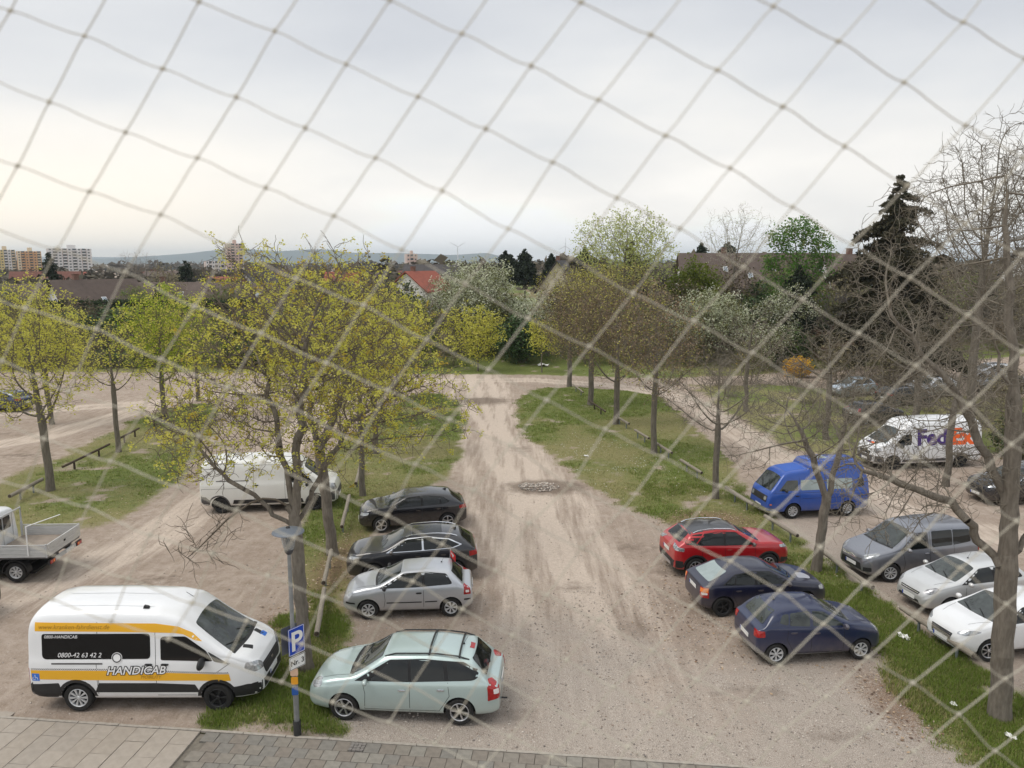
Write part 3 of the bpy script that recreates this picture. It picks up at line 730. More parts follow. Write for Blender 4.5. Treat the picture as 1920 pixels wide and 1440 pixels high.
def build_car(name, c, loc, heading, label, cat, group=None):
    root = empty(name, (loc[0], loc[1], gz(*loc)+.005 if 'z' not in c else c['z']), R(heading), label, cat, group)
    root['kind'] = 'thing'
    me = body_mesh(c); bo = link(bpy.data.objects.new('body', me), root)
    sub = bo.modifiers.new('s', 'SUBSURF'); sub.levels = c.get('sub', 2); sub.render_levels = sub.levels
    bpy.context.view_layer.update()
    dg = bpy.context.evaluated_depsgraph_get(); m2 = bpy.data.meshes.new_from_object(bo.evaluated_get(dg)); bo.modifiers.clear(); bo.data = m2
    P = Proj(bo)                                  # project on the uncut body
    # the boolean works in local space: do it unparented at the origin
    bo.parent = None; bpy.context.view_layer.update(); cut_arches(bo, c); bo.parent = root
    bo.data.name = 'body'
    W_ = max(p[1] for p in c['plan'])
    fr_ = c.get('frame_mat', SEAM)
    for s in (-1, 1):
        for k, wdw in enumerate(c.get('windows', [])):
            poly, gm = (wdw, c.get('glass', GLASS)) if not isinstance(wdw, dict) else (wdw['p'], wdw.get('m', c.get('glass', GLASS)))
            if isinstance(wdw, dict) and wdw.get('side') and wdw['side'] != s: continue
            nm = wdw.get('name', 'window') if isinstance(wdw, dict) else 'window'
            P.panel(nm, poly, 'side', gm, root, .006, s, r=.05)
        if c.get('dlo'): P.panel('window_surround', c['dlo'], 'side', fr_, root, .003, s, r=.06)
        for ln in c.get('seams', []): P.line('panel_gap', ln, 'side', SEAM, root, .011, .0022, s)
        for d in c.get('decals', []):
            if d.get('side') and d['side'] != s: continue
            P.panel(d['n'], d['p'], d.get('v', 'side'), d['m'], root, d.get('off', .004), s, r=d.get('r', .02), cell=d.get('cell', .09))
        for ln in c.get('trims', []): P.line(ln[0], ln[2], 'side', ln[1], root, ln[3], .007, s)
        for hx, hz in c.get('handles', []):
            p, n = P.pt('side', hx, hz, s, .012)
            b = MB(); b.box((0,0,0), (.17,.022,.026)); b.box((0,-s*.006,-.004), (.13,.01,.05)); o = b.build('door_handle', [c.get('handle_mat', c['paint'])], root); o.location = p
        if c.get('head'):
            h = c['head']; P.panel('headlight', [(u*s, v) for u, v in h['p']], ('corner', h['x'], s*h['y'], s*h.get('az', R(40)), h.get('tl', R(12))), h.get('m', LAMP_C), root, .006, s, r=.04, cell=.05)
        if c.get('tail'):
            for nm, mm, poly in c['tail']['ps']:
                h = c['tail']; P.panel(nm, [(u*s, v) for u, v in poly], ('corner', h['x'], s*h['y'], PI-s*h.get('az', R(40)), 0), mm, root, .007 if mm in (LAMP_R, LAMP_D) else .010, s, r=.02, cell=.05)
        # mirror
        if c.get('mirror'):
            mx, mz = c['mirror']; p, n = P.pt('side', mx, mz, s)
            b = MB(); b.tube([(0,-s*.02,0),(.0,s*.10,.045),(.0,s*.15,.07)], .022, 6)
            o = b.build('mirror_arm', [BLACKP], root); o.location = p
            bm = bmesh.new(); bmesh.ops.create_uvsphere(bm, u_segments=14, v_segments=10, radius=1.)
            for v in bm.verts:
                v.co = Vector((max(v.co.x, -.45)*.075, v.co.y*.10*c.get('mirror_s', 1.), v.co.z*.070*c.get('mirror_s', 1.)))
            for f in bm.faces: f.smooth = True
            md = bpy.data.meshes.new('mirror'); bm.to_mesh(md); bm.free(); md.materials.append(c.get('mirror_mat', c['paint']))
            o = link(bpy.data.objects.new('mirror', md), root); o.location = p+Vector((0, s*.15, .045))
        for x in (c['wb']/2, -c['wb']/2):
            st = c['wheel_f'] if (x > 0 and 'wheel_f' in c) else c['wheel']
            tm, rm = wheel(c['wr'], c.get('ww', .205), st)
            o = link(bpy.data.objects.new('wheel', tm), root); q = link(bpy.data.objects.new('rim', rm), o)
            o.location = (x, s*(c['track']), c['wr']); o.rotation_euler = (0, random.uniform(0, 6), 0 if s < 0 else PI)
            if x > 0 and c.get('steer'): o.rotation_euler = (0, 0, R(c['steer']) + (0 if s < 0 else PI))
    for w_ in c.get('wind', []): P.panel('windscreen', w_, 'top', c.get('glass_w', GLASS_G), root, .006, r=.06)
    if c.get('rearw'): P.panel('rear_window', c['rearw'], 'rear', c.get('glass_r', GLASS), root, .006, r=.06)
    for d in c.get('flat', []): P.panel(d['n'], d['p'], d['v'], d['m'], root, d.get('off', .005), r=d.get('r', .03), cell=d.get('cell', .09))
    for d in c.get('lines', []): P.line(d[0], d[3], d[1], d[2], root, d[4], d[5] if len(d) > 5 else .003)
    for s in ((-1, 1) if c.get('rails') else ()):
        x0, x1, y, mm = c['rails']; pts = []
        for k in range(9):
            x = x0+(x1-x0)*k/8; p, n = P.pt('top', x, s*y); pts.append(p+Vector((0, 0, .045 if 0 < k < 8 else 0.0)))
        MB().tube(pts, .017, 6).build('roof_rail', [mm], root)
    if c.get('antenna'):
        p, n = P.pt('top', *c['antenna']); b = MB(); b.lathe([(.03,0),(.022,.02),(.006,.03)], 10, 'z'); b.tube([(0,0,.02),(-.10,0,.2)], .004, 5)
        o = b.build('antenna', [BLACKP], root); o.location = p
    if c.get('fin'):
        p, n = P.pt('top', *c['fin']); o = MB().prism([(-.09,0),(.09,0),(-.05,.055),(-.09,.06)], -.02, .02, lambda u, v, d: (u, d, v)).build('antenna', [BLACKP], root); o.location = p-Vector((0,0,.006))
    for x0, y0, x1, y1 in c.get('wipers', []):
        a, n1_ = P.pt('top', x0, y0, off=.03); b_, n2_ = P.pt('top', x1, y1, off=.02); MB().tube([a, (a+b_)/2+Vector((0,0,.015)), b_], .011, 5).build('wiper', [BLACKP], root)
    if c.get('rwiper'):
        x0, z0, x1, z1 = c['rwiper']; a, _ = P.pt('rear', x0, z0, off=.02); b_, _ = P.pt('rear', x1, z1, off=.015); MB().tube([a, b_], .010, 5).build('wiper', [BLACKP], root)
    if c.get('plate_f'):
        p, n = P.pt('front', 0, c['plate_f'], off=.012); plate_at(root, p, 1)
    if c.get('plate_r'):
        p, n = P.pt('rear', 0, c['plate_r'], off=.012); plate_at(root, p, -1)
    # underside: dark floor pan and axles, so that light does not pass beneath
    b = MB(); b.box((0,0,.24), (c['wb']+.9, W_*1.35, .10)); b.tube([(c['wb']/2,-c['track'],c['wr']),(c['wb']/2,c['track'],c['wr'])], .05, 8); b.tube([(-c['wb']/2,-c['track'],c['wr']),(-c['wb']/2,c['track'],c['wr'])], .05, 8)
    b.build('floor_pan', [UNDER], root)
    return root, P

def plan_of(xr, xf, w, nose=.62, tail=.84):
    return [(xr, w*tail), (xr+.08, w*(tail+.05)), (xr+.30, w*.965), (xr+.75, w*.995), (0, w), (xf-.85, w*.99), (xf-.45, w*.94), (xf-.20, w*.84), (xf-.07, w*.73), (xf, w*nose)]
def bot_of(xr, xf, z=.20): return [(xr, z+.12), (xr+.15, z+.04), (xr+.5, z), (xf-.6, z), (xf-.15, z+.02), (xf, z+.12)]
def sill(c, z0, z1, m, wr):
    """dark lower cladding between and beyond the arches, as side panels"""
    wb = c['wb']; a = wr*1.3
    return [dict(n='side_cladding', p=[(-wb/2+a*.96, z0), (wb/2-a*.96, z0), (wb/2-a*.93, z1), (-wb/2+a*.93, z1)], m=m, r=.01)]
def arch_ring(x, wr, m, k0=1.155, k1=1.34, a0=-8, a1=188):
    n = 14; A = [R(a0+(a1-a0)*i/n) for i in range(n+1)]; z = wr*1.02
    return dict(n='wheel_arch_trim', p=[(x+wr*k1*math.cos(a), z+wr*k1*math.sin(a)) for a in A]+[(x+wr*k0*math.cos(a), z+wr*k0*math.sin(a)) for a in A[::-1]], m=m, r=0, cell=.12)
def place(fw, rw, track, side):
    """ground positions of the near front and rear wheel -> centre and heading; side = -1 when the right side faces the camera"""
    a, b = Vector(fw), Vector(rw); d = (a-b).normalized(); mid = (a+b)/2; left = Vector((-d.y, d.x))
    c = mid - left*side*track
    return (c.x, c.y), math.degrees(math.atan2(d.y, d.x))
# ------------------------------------------------------------------ the vehicles, one by one
def hatch(L_, fo, wb, W_, H_, zn, zh, xwb, xrf, xrr, zrr, xrb, zrb, wr, tail_z=.95, belt=.93, nose=.62, tail=.84, sillz=.2, tumble=.36, belt_r=None, zmid=None):
    xf = wb/2+fo; xr = xf-L_
    top = [(xr, tail_z-.20), (xr+.03, tail_z), (xrb, zrb), (xrr, zrr), ((xrr+xrf)/2-.15, H_), (xrf, H_-.05), (xwb, zh), ((xwb+xf-.30)/2, (zh+zn+.12)/2+.03), (xf-.28, zn+.10), (xf-.07, zn-.04), (xf, zn-.20)]
    br = belt_r if belt_r else belt+.06
    return dict(wb=wb, wr=wr, track=W_-.115, tumble=tumble, xf=xf, xr=xr, top=top, belt=[(xr, br-.06), (xr+.3, br), (xwb, belt), (xf-.3, zn-.02), (xf, zn-.28)],
                plan=plan_of(xr, xf, W_, nose, tail), bot=bot_of(xr, xf, sillz))
C = {}
# --- pale blue-green compact people carrier
TEAL = paint('pale_green_blue_paint', (.46,.565,.55), .35, .34)
c = hatch(4.545, .93, 2.70, .91, 1.62, .80, 1.08, 1.12, .42, -1.62, 1.52, -2.02, 1.02, .325, tail_z=.94, belt=.96, belt_r=1.02, tail=.86)
c.update(paint=TEAL, wheel=('alloy', 6, .70), ww=.21,
    dlo=[(1.10,.985,.03),(.30,1.44),(-.5,1.485),(-1.45,1.44),(-1.86,1.24),(-1.70,1.09,.1),(-.2,1.01)],
    windows=[[(1.00,1.005,.02),(.80,1.15),(.78,1.01,.02)], [(.74,1.01),(.28,1.41),(-.14,1.455),(-.17,1.02)], [(-.23,1.02),(-.20,1.455),(-.95,1.45),(-1.02,1.06)], [(-1.10,1.065),(-1.04,1.445),(-1.42,1.41),(-1.80,1.23),(-1.66,1.11)]],
    seams=[[(.86,.32),(.84,.7),(.90,.98)], [(-.20,.30),(-.20,1.0)], [(-.88,.34),(-1.12,.72),(-1.08,1.03)], [(.86,.32),(-.88,.34)]],
    trims=[('side_moulding', TEAL, [(.80,.36),(-.16,.37)], .05), ('side_moulding', TEAL, [(-.24,.37),(-.80,.40)], .05)],
    handles=[(-.02,.82),(-.92,.86)], handle_mat=CHROME,
    head=dict(x=1.95, y=.62, az=R(38), tl=R(14), p=[(-.20,.70),(-.17,.86),(.02,.92),(.17,.86),(.15,.74),(-.02,.67)]),
    tail=dict(x=-2.0, y=.70, az=R(38), ps=[('tail_light', LAMP_R, [(-.13,.62),(.17,.70),(.20,1.0),(.0,1.06),(-.13,.95)]), ('tail_light_inner', LAMP_W, [(-.02,.78),(.10,.79),(.10,.90),(-.02,.89)])]),
    wind=[[(1.14,-.66),(1.20,0,.3),(1.14,.66),(.48,.56),(.46,0,.3),(.48,-.56)]], glass_w=GLASS_G,
    rearw=[(-.60,1.10),(.60,1.10),(.53,1.47),(-.53,1.47)], plate_r=.80, plate_f=.45,
    mirror=(.80,.99), mirror_mat=TEAL, antenna=(-1.35,0), rwiper=(0,1.10,-.30,1.14),
    rails=(.42,-1.55,.585,BLACKP), wipers=[(1.18,-.10,.98,-.58),(1.18,.48,.95,.02)],
    lines=[('panel_gap','top',SEAM,[(1.22,-.66),(1.26,-.3),(1.26,.3),(1.22,.66)],.05,.004),('panel_gap','top',SEAM,[(1.25,-.68),(1.95,-.60)],.010),('panel_gap','top',SEAM,[(1.25,.68),(1.95,.60)],.010),
           ('panel_gap','rear',SEAM,[(-.74,.62),(.74,.62)],.015),('brake_light','rear',LAMP_R,[(-.14,1.515),(.14,1.515)],.03,.008)],
    flat=[dict(n='grille', v='front', m=BLACKP, p=[(-.5,.36),(.5,.36),(.42,.50),(-.42,.50)]), dict(n='windscreen_base', v='top', m=BLACKP, p=[(1.13,-.68),(1.22,0,.3),(1.13,.68),(1.20,.70),(1.30,0,.3),(1.20,-.70)], off=.003)])
C['teal'] = c
loc, hd = place((-3.86,16.54), (-1.23,16.35), .80, 1)
teal, P = build_car('parked_car', c, loc, hd, 'pale green-blue people carrier with black roof bars, parked beside the lamp post', 'car')
for x in (-.62, -1.32):                                      # roof cross bars
    pts = [P.pt('top', x, y)[0]+Vector((0, 0, .06 if abs(y) < .6 else .03)) for y in (-.60,-.4,-.2,0,.2,.4,.60)]
    MB().tube(pts, .022, 6).build('roof_bar', [BLACKP], teal)
p, _ = P.pt('rear', .25, .36, off=.05); MB().tube([p+Vector((.1,0,0)), p+Vector((-.09,0,0))], .02, 6).build('tow_hook', [BLACKP], teal)

# --- silver three-door hatchback
SILV = paint('silver_paint', (.50,.52,.55), .55, .34)
c = hatch(3.90, .78, 2.46, .825, 1.465, .76, 1.02, .92, .22, -1.22, 1.40, -1.62, .96, .30, tail_z=.88, belt=.92, tail=.86)
c.update(paint=SILV, wheel=('cap', 7, .66), ww=.19,
    dlo=[(.90,.95,.03),(.18,1.33),(-.5,1.365),(-1.10,1.31),(-1.30,1.03,.1),(-.2,.965)],
    windows=[[(.72,.97),(.16,1.31),(-.36,1.345),(-.38,.98)], [(-.46,.985),(-.44,1.345),(-1.06,1.29),(-1.24,1.04)]],
    seams=[[(.78,.28),(.72,.6),(.76,.94)], [(-.42,.27),(-.42,.96)], [(.78,.28),(-.42,.27)]],
    trims=[('side_moulding', BLACKP, [(.68,.52),(-.36,.52)], .035), ('side_moulding', BLACKP, [(-.46,.52),(-.82,.53)], .035), ('bumper_strip', BLACKP, [(1.62,.50),(1.90,.50)], .05), ('bumper_strip', BLACKP, [(-1.62,.55),(-1.82,.55)], .05)],
    handles=[(-.28,.80)], handle_mat=BLACKP,
    head=dict(x=1.72, y=.56, az=R(35), tl=R(16), p=[(-.17,.64),(-.15,.78),(-.02,.84),(.12,.80),(.13,.68),(0,.60)]),
    tail=dict(x=-1.62, y=.66, az=R(45), ps=[('tail_light', LAMP_R, [(-.10,.70),(.09,.70),(.10,.96),(-.06,.97)]), ('tail_light_inner', LAMP_W, [(-.04,.76),(.05,.76),(.05,.83),(-.04,.83)])]),
    wind=[[(.95,-.62),(1.0,0,.3),(.95,.62),(.26,.52),(.24,0,.3),(.26,-.52)]],
    rearw=[(-.56,1.0),(.56,1.0),(.48,1.33),(-.48,1.33)], plate_r=.74, plate_f=.40,
    mirror=(.72,.96), mirror_mat=BLACKP, antenna=(-.95,0), rwiper=(0,1.01,-.28,1.05), wipers=[(.99,-.08,.80,-.54),(.99,.42,.80,.0)],
    lines=[('panel_gap','top',SEAM,[(1.02,-.62),(1.62,-.50)],.010),('panel_gap','top',SEAM,[(1.02,.62),(1.62,.50)],.010),('bumper_strip','rear',BLACKP,[(-.6,.55),(.6,.55)],.05,.006)],
    flat=[dict(n='grille', v='front', m=BLACKP, p=[(-.42,.30),(.42,.30),(.36,.42),(-.36,.42)]), dict(n='windscreen_base', v='top', m=BLACKP, p=[(.94,-.63),(1.0,0,.3),(.94,.63),(1.0,.64),(1.07,0,.3),(1.0,-.64)], off=.003)])
C['polo'] = c
loc, hd = place((-4.31,21.68), (-1.82,21.86), .72, 1)
car, P = build_car('parked_car', c, loc, hd, 'silver three-door hatchback with a small red and white flag clipped at its rear', 'car')
fl = empty('window_flag', (0,0,0), 0, 'small red and white flag clipped to the silver hatchback', 'flag')
fl.matrix_world = Matrix.Translation((loc[0], loc[1], 0)) @ Matrix.Rotation(R(hd), 4, 'Z') @ Matrix.Translation((-1.20,-.50,1.30))
MB().tube([(0,0,0),(-.02,0,.36)], .006, 6).build('pole', [WHITE_P], fl)
fm = mat('flag_red', (.65,.03,.03), .7); fv = []; ff = []
for i in range(7):
    for j in range(5): fv.append((-.02-i*.045*.6, math.sin(i*.9)*.025, .35-j*.055-i*.038))
ff = [(i*5+j, (i+1)*5+j, (i+1)*5+j+1, i*5+j+1) for i in range(6) for j in range(4)]
fo = mesh_obj('cloth', fv, ff, [fm, WHITE_P], fl, smooth=True)
for k, p in enumerate(fo.data.polygons): p.material_index = 1 if (k % 4 in (1, 2) and 1 <= k//4 <= 3 and (k % 4 == 1 or k//4 == 2)) else 0

# --- black crossover with pale roof rails
BLK = paint('black_metallic_paint', (.012,.013,.018), .2, .28)
c = hatch(4.38, .92, 2.65, .91, 1.60, .92, 1.12, 1.02, .30, -1.55, 1.50, -1.98, 1.12, .35, tail_z=1.0, belt=1.02, belt_r=1.10)
c.update(paint=BLK, wheel=('alloy', 5, .68),
    dlo=[(.92,1.045,.03),(.22,1.46),(-.5,1.50),(-1.20,1.42),(-1.62,1.24,.04),(-1.30,1.13,.1),(-.2,1.08)], frame_mat=CHROME,
    windows=[[(.80,1.07),(.22,1.43),(-.26,1.47),(-.28,1.10)], [(-.34,1.10),(-.32,1.475),(-1.16,1.40),(-1.54,1.24),(-1.26,1.15)]],
    seams=[[(.80,.34),(.80,1.04)], [(-.30,.30),(-.30,1.08)], [(-.95,.38),(-1.15,.8),(-1.10,1.12)]], handles=[(-.14,.90),(-.98,.93)],
    decals=[arch_ring(1.325,.35,BLACKP), arch_ring(-1.325,.35,BLACKP)]+sill(c,.21,.38,BLACKP,.35),
    head=dict(x=1.85, y=.62, az=R(38), tl=R(12), p=[(-.22,.78),(-.18,.86),(.2,.93),(.2,.86),(.0,.78)], m=LAMP_C),
    tail=dict(x=-1.95, y=.68, az=R(42), ps=[('tail_light', LAMP_R, [(-.20,.84),(.24,.90),(.28,1.03),(-.20,1.01)])]),
    wind=[[(1.05,-.66),(1.1,0,.3),(1.05,.66),(.34,.56),(.32,0,.3),(.34,-.56)]], rearw=[(-.58,1.16),(.58,1.16),(.50,1.44),(-.50,1.44)],
    plate_r=.78, plate_f=.45, mirror=(.72,1.06), rails=(.25,-1.45,.575,CHROME), fin=(-1.35,0), wipers=[(1.09,-.08,.90,-.54),(1.09,.42,.88,.0)],
    lines=[('panel_gap','top',SEAM,[(.1,-.5),(.1,.5)],.012),('panel_gap','top',SEAM,[(-.9,-.5),(-.9,.5)],.012)],
    flat=[dict(n='sunroof', v='top', m=GLASS, p=[(.05,-.46),(.05,.46),(-.95,.46),(-.95,-.46)]), dict(n='grille', v='front', m=BLACKP, p=[(-.5,.5),(.5,.5),(.40,.78),(-.40,.78)])])
C['suv'] = c
ang = 186.5; build_car('parked_car', c, (-3.36,25.2), ang, 'black crossover with chrome window surround parked behind the silver three-door', 'car')

# --- black five-door hatchback
BLK2 = paint('black_blue_paint', (.010,.011,.016), .15, .25)
c = hatch(4.28, .86, 2.63, .895, 1.47, .82, 1.02, 1.05, .30, -1.45, 1.38, -1.92, 1.02, .325, tail_z=.95, belt=.95, belt_r=1.0)
c.update(paint=BLK2, wheel=('alloy', 5, .70),
    dlo=[(.95,.975,.03),(.25,1.33),(-.5,1.37),(-1.15,1.30),(-1.42,1.12,.05),(-1.2,1.04,.1),(-.2,1.0)],
    windows=[[(.80,.99),(.24,1.31),(-.26,1.35),(-.28,1.01)], [(-.35,1.01),(-.33,1.35),(-.98,1.31),(-1.02,1.05)], [(-1.07,1.06),(-1.03,1.30),(-1.13,1.28),(-1.36,1.12),(-1.2,1.06)]],
    seams=[[(.80,.3),(.80,.98)], [(-.30,.28),(-.30,1.0)], [(-.95,.34),(-1.12,.75),(-1.08,1.03)]], handles=[(-.15,.84),(-.95,.87)],
    head=dict(x=1.88, y=.62, az=R(38), tl=R(12), p=[(-.22,.66),(-.18,.75),(.2,.82),(.18,.72),(.0,.66)], m=LAMP_C),
    tail=dict(x=-1.90, y=.68, az=R(42), ps=[('tail_light', LAMP_R, [(-.20,.82),(.20,.84),(.22,.98),(-.20,.95)])]),
    wind=[[(1.08,-.66),(1.14,0,.3),(1.08,.66),(.34,.54),(.32,0,.3),(.34,-.54)]], rearw=[(-.58,1.06),(.58,1.06),(.50,1.32),(-.50,1.32)],
    plate_r=.62, plate_f=.38, mirror=(.74,.98), fin=(-1.25,0), wipers=[(1.12,-.08,.92,-.54),(1.12,.42,.90,.0)],
    flat=[dict(n='grille', v='front', m=GREYP, p=[(-.5,.30),(.5,.30),(.46,.46),(-.46,.46)])])
C['golf'] = c
loc, hd = place((-5.16,29.2), (-2.60,29.69), .78, 1)
build_car('parked_car', c, loc, hd, 'black five-door hatchback at the far end of the row, behind the black crossover', 'car')

# --- red crossover with black roof
RED = paint('red_paint', (.42,.006,.012), .15, .28)
c = hatch(4.21, .88, 2.60, .905, 1.60, .92, 1.12, .98, .25, -1.42, 1.50, -1.85, 1.12, .34, tail_z=1.0, belt=1.0, belt_r=1.10)
c.update(paint=RED, wheel=('alloy', 8, .68),
    dlo=[(.88,1.03,.03),(.18,1.45),(-.5,1.49),(-1.25,1.44),(-1.72,1.36),(-1.66,1.16),(-1.15,1.10,.1),(-.2,1.06)],
    windows=[[(.76,1.05),(.18,1.42),(-.22,1.455),(-.24,1.08)], [(-.32,1.08),(-.30,1.46),(-.92,1.44),(-1.20,1.15),(-1.0,1.11)]],
    seams=[[(.80,.34),(.80,1.02)], [(-.28,.32),(-.28,1.06)], [(-.92,.38),(-1.10,.8),(-1.05,1.10)]], handles=[(-.12,.92),(-.92,.95)],
    decals=[arch_ring(1.30,.34,BLACKP), arch_ring(-1.30,.34,BLACKP)]+sill(c,.21,.42,BLACKP,.34)+[dict(n='bumper_cladding', p=[(-1.98,.34),(-1.74,.34),(-1.74,.58),(-1.98,.62)], m=BLACKP), dict(n='bumper_cladding', p=[(1.76,.34),(2.1,.34),(2.1,.48),(1.76,.55)], m=BLACKP)],
    trims=[('window_line', CHROME if False else RED, [(.80,1.06),(.15,1.475),(-.5,1.52),(-.95,1.50),(-1.28,1.17)], .035)],
    head=dict(x=1.80, y=.62, az=R(40), tl=R(12), p=[(-.20,.80),(-.15,.90),(.2,.97),(.2,.88),(.0,.80)], m=LAMP_C),
    tail=dict(x=-1.85, y=.68, az=R(42), ps=[('tail_light', LAMP_D, [(-.22,.92),(.22,.98),(.26,1.10),(-.22,1.04)])]),
    wind=[[(1.01,-.66),(1.06,0,.3),(1.01,.66),(.30,.56),(.28,0,.3),(.30,-.56)]], rearw=[(-.58,1.16),(.58,1.16),(.50,1.44),(-.50,1.44)],
    plate_r=.82, plate_f=.42, mirror=(.68,1.05), mirror_mat=BLK, rails=(.18,-1.32,.575,CHROME), wipers=[(1.05,-.08,.86,-.54),(1.05,.42,.85,.0)], handle_mat=RED,
    flat=[dict(n='roof_panel', v='top', m=BLK, off=.003, p=[(.26,-.60),(.24,0,.3),(.26,.60),(-1.45,.60),(-1.50,0,.2),(-1.45,-.60)]), dict(n='bumper', v='rear', m=BLACKP, p=[(-.78,.34),(.78,.34),(.78,.60),(-.78,.60)]), dict(n='skid_plate', v='rear', m=ALLOY, off=.012, p=[(-.45,.33),(.45,.33),(.40,.44),(-.40,.44)]),
          dict(n='bumper', v='front', m=BLACKP, p=[(-.6,.34),(.6,.34),(.55,.62),(-.55,.62)])])
C['cross'] = c
build_car('parked_car', c, (7.36,25.75), 8.5, 'red crossover with black roof and silver roof rails', 'car')

# --- dark blue older hatchback with one grey patch on its bonnet
NAVY = paint('dark_navy_paint', (.006,.008,.030), .0, .30, .7)
c = hatch(4.11, .85, 2.61, .855, 1.425, .76, .98, 1.00, .25, -1.05, 1.34, -1.78, .98, .31, tail_z=.93, belt=.90, belt_r=.94, tail=.82)
c.update(paint=NAVY, wheel=('black', 5, .72),
    dlo=[(.90,.925,.03),(.22,1.28),(-.4,1.315),(-.95,1.24),(-1.34,.98,.05),(-.2,.95)],
    windows=[[(.74,.94),(.22,1.26),(-.22,1.295),(-.24,.955)], [(-.33,.955),(-.31,1.295),(-.86,1.25),(-.92,.965)], [(-.97,.97),(-.92,1.22),(-1.28,.985)]],
    seams=[[(.78,.28),(.78,.92)], [(-.28,.26),(-.28,.95)], [(-.85,.34),(-1.02,.7),(-.98,.96)]], handles=[(-.14,.78),(-.84,.80)],
    trims=[('side_moulding', NAVY, [(.72,.46),(-.80,.46)], .05)],
    head=dict(x=1.80, y=.60, az=R(38), tl=R(14), p=[(-.18,.62),(-.15,.73),(.12,.78),(.15,.66),(.0,.60)], m=LAMP_C),
    tail=dict(x=-1.82, y=.66, az=R(42), ps=[('tail_light', LAMP_R, [(-.14,.60),(.15,.62),(.16,.90),(-.12,.92)]), ('tail_light_inner', LAMP_O, [(-.12,.77),(.14,.77),(.14,.88),(-.11,.90)]), ('tail_light_inner', LAMP_W, [(-.10,.70),(.08,.70),(.08,.76),(-.10,.76)])]),
    wind=[[(1.03,-.64),(1.08,0,.3),(1.03,.64),(.30,.54),(.28,0,.3),(.30,-.54)]], rearw=[(-.56,1.02),(.56,1.02),(.48,1.29),(-.48,1.29)], glass_r=GLASS_P,
    plate_r=.76, plate_f=.38, mirror=(.70,.93), antenna=(-.85,0), wipers=[(1.06,-.08,.86,-.54),(1.06,.42,.86,.0)],
    flat=[dict(n='bonnet_patch', v='top', m=mat('grey_primer', (.33,.34,.38), .55), p=[(1.22,-.50,.06),(1.30,-.12,.1),(1.60,-.05,.12),(1.72,-.28,.1),(1.62,-.50,.1)]), dict(n='grille', v='front', m=BLACKP, p=[(-.4,.32),(.4,.32),(.36,.44),(-.36,.44)])])
C['astra'] = c
build_car('parked_car', c, (7.52,22.78), 8.0, 'dark navy hatchback with a grey patch on its bonnet and black wheels', 'car')

# --- small dark blue five-door hatchback with silver hubcaps
BLU = paint('deep_blue_paint', (.006,.014,.056), .0, .28, .7)
c = hatch(3.62, .70, 2.37, .83, 1.50, .80, 1.05, .88, .18, -1.22, 1.42, -1.52, 1.02, .29, tail_z=.95, belt=.96, belt_r=1.02, tail=.88, nose=.60)
c.update(paint=BLU, wheel=('cap', 7, .68), ww=.18, glass=GLASS_G,
    dlo=[(.82,.985,.03),(.14,1.37),(-.4,1.41),(-1.06,1.35),(-1.20,1.12,.08),(-.9,1.04,.1),(-.2,1.0)], frame_mat=BLU,
    windows=[[(.70,1.0),(.14,1.34),(-.18,1.37),(-.20,1.02)], [(-.28,1.02),(-.26,1.375),(-.80,1.345),(-.84,1.06)], [(-.88,1.07),(-.84,1.34),(-1.02,1.31),(-1.12,1.13)]],
    seams=[[(.66,.28),(.68,.98)], [(-.24,.26),(-.24,1.0)], [(-.72,.34),(-.92,.7),(-.88,1.05)], [(.66,.28),(-.72,.32)]], handles=[(-.10,.84),(-.74,.88)],
    trims=[('sill_trim', HUBC, [(.72,.255),(-.70,.265)], .018)],
    head=dict(x=1.68, y=.55, az=R(38), tl=R(18), p=[(-.13,.66),(-.14,.80),(-.02,.93),(.11,.90),(.13,.76),(.02,.64)], m=LAMP_C),
    tail=dict(x=-1.60, y=.64, az=R(42), ps=[('tail_light', LAMP_R, [(-.17,.78),(.14,.76),(.16,.94),(-.15,.94)])]),
    wind=[[(.91,-.62),(.97,0,.3),(.91,.62),(.22,.52),(.20,0,.3),(.22,-.52)]], rearw=[(-.56,1.04),(.56,1.04),(.49,1.38),(-.49,1.38)], glass_r=GLASS_G,
    plate_r=.60, plate_f=.36, mirror=(.64,.99), mirror_mat=BLU, antenna=(-.95,0), wipers=[(.95,-.08,.76,-.50),(.95,.40,.76,.0)],
    flat=[dict(n='grille', v='front', m=BLACKP, p=[(-.4,.30),(.4,.30),(.34,.42),(-.34,.42)])],
    lines=[('panel_gap','rear',SEAM,[(-.62,.52),(.62,.52)],.012),('panel_gap','top',SEAM,[(.98,-.60),(1.5,-.46)],.01)])
C['yaris'] = c
loc, hd = place((9.36,19.32), (6.94,19.04), .715, -1)
build_car('parked_car', c, loc, hd, 'small deep blue hatchback with silver hubcaps, nearest car right of the middle lane', 'car')

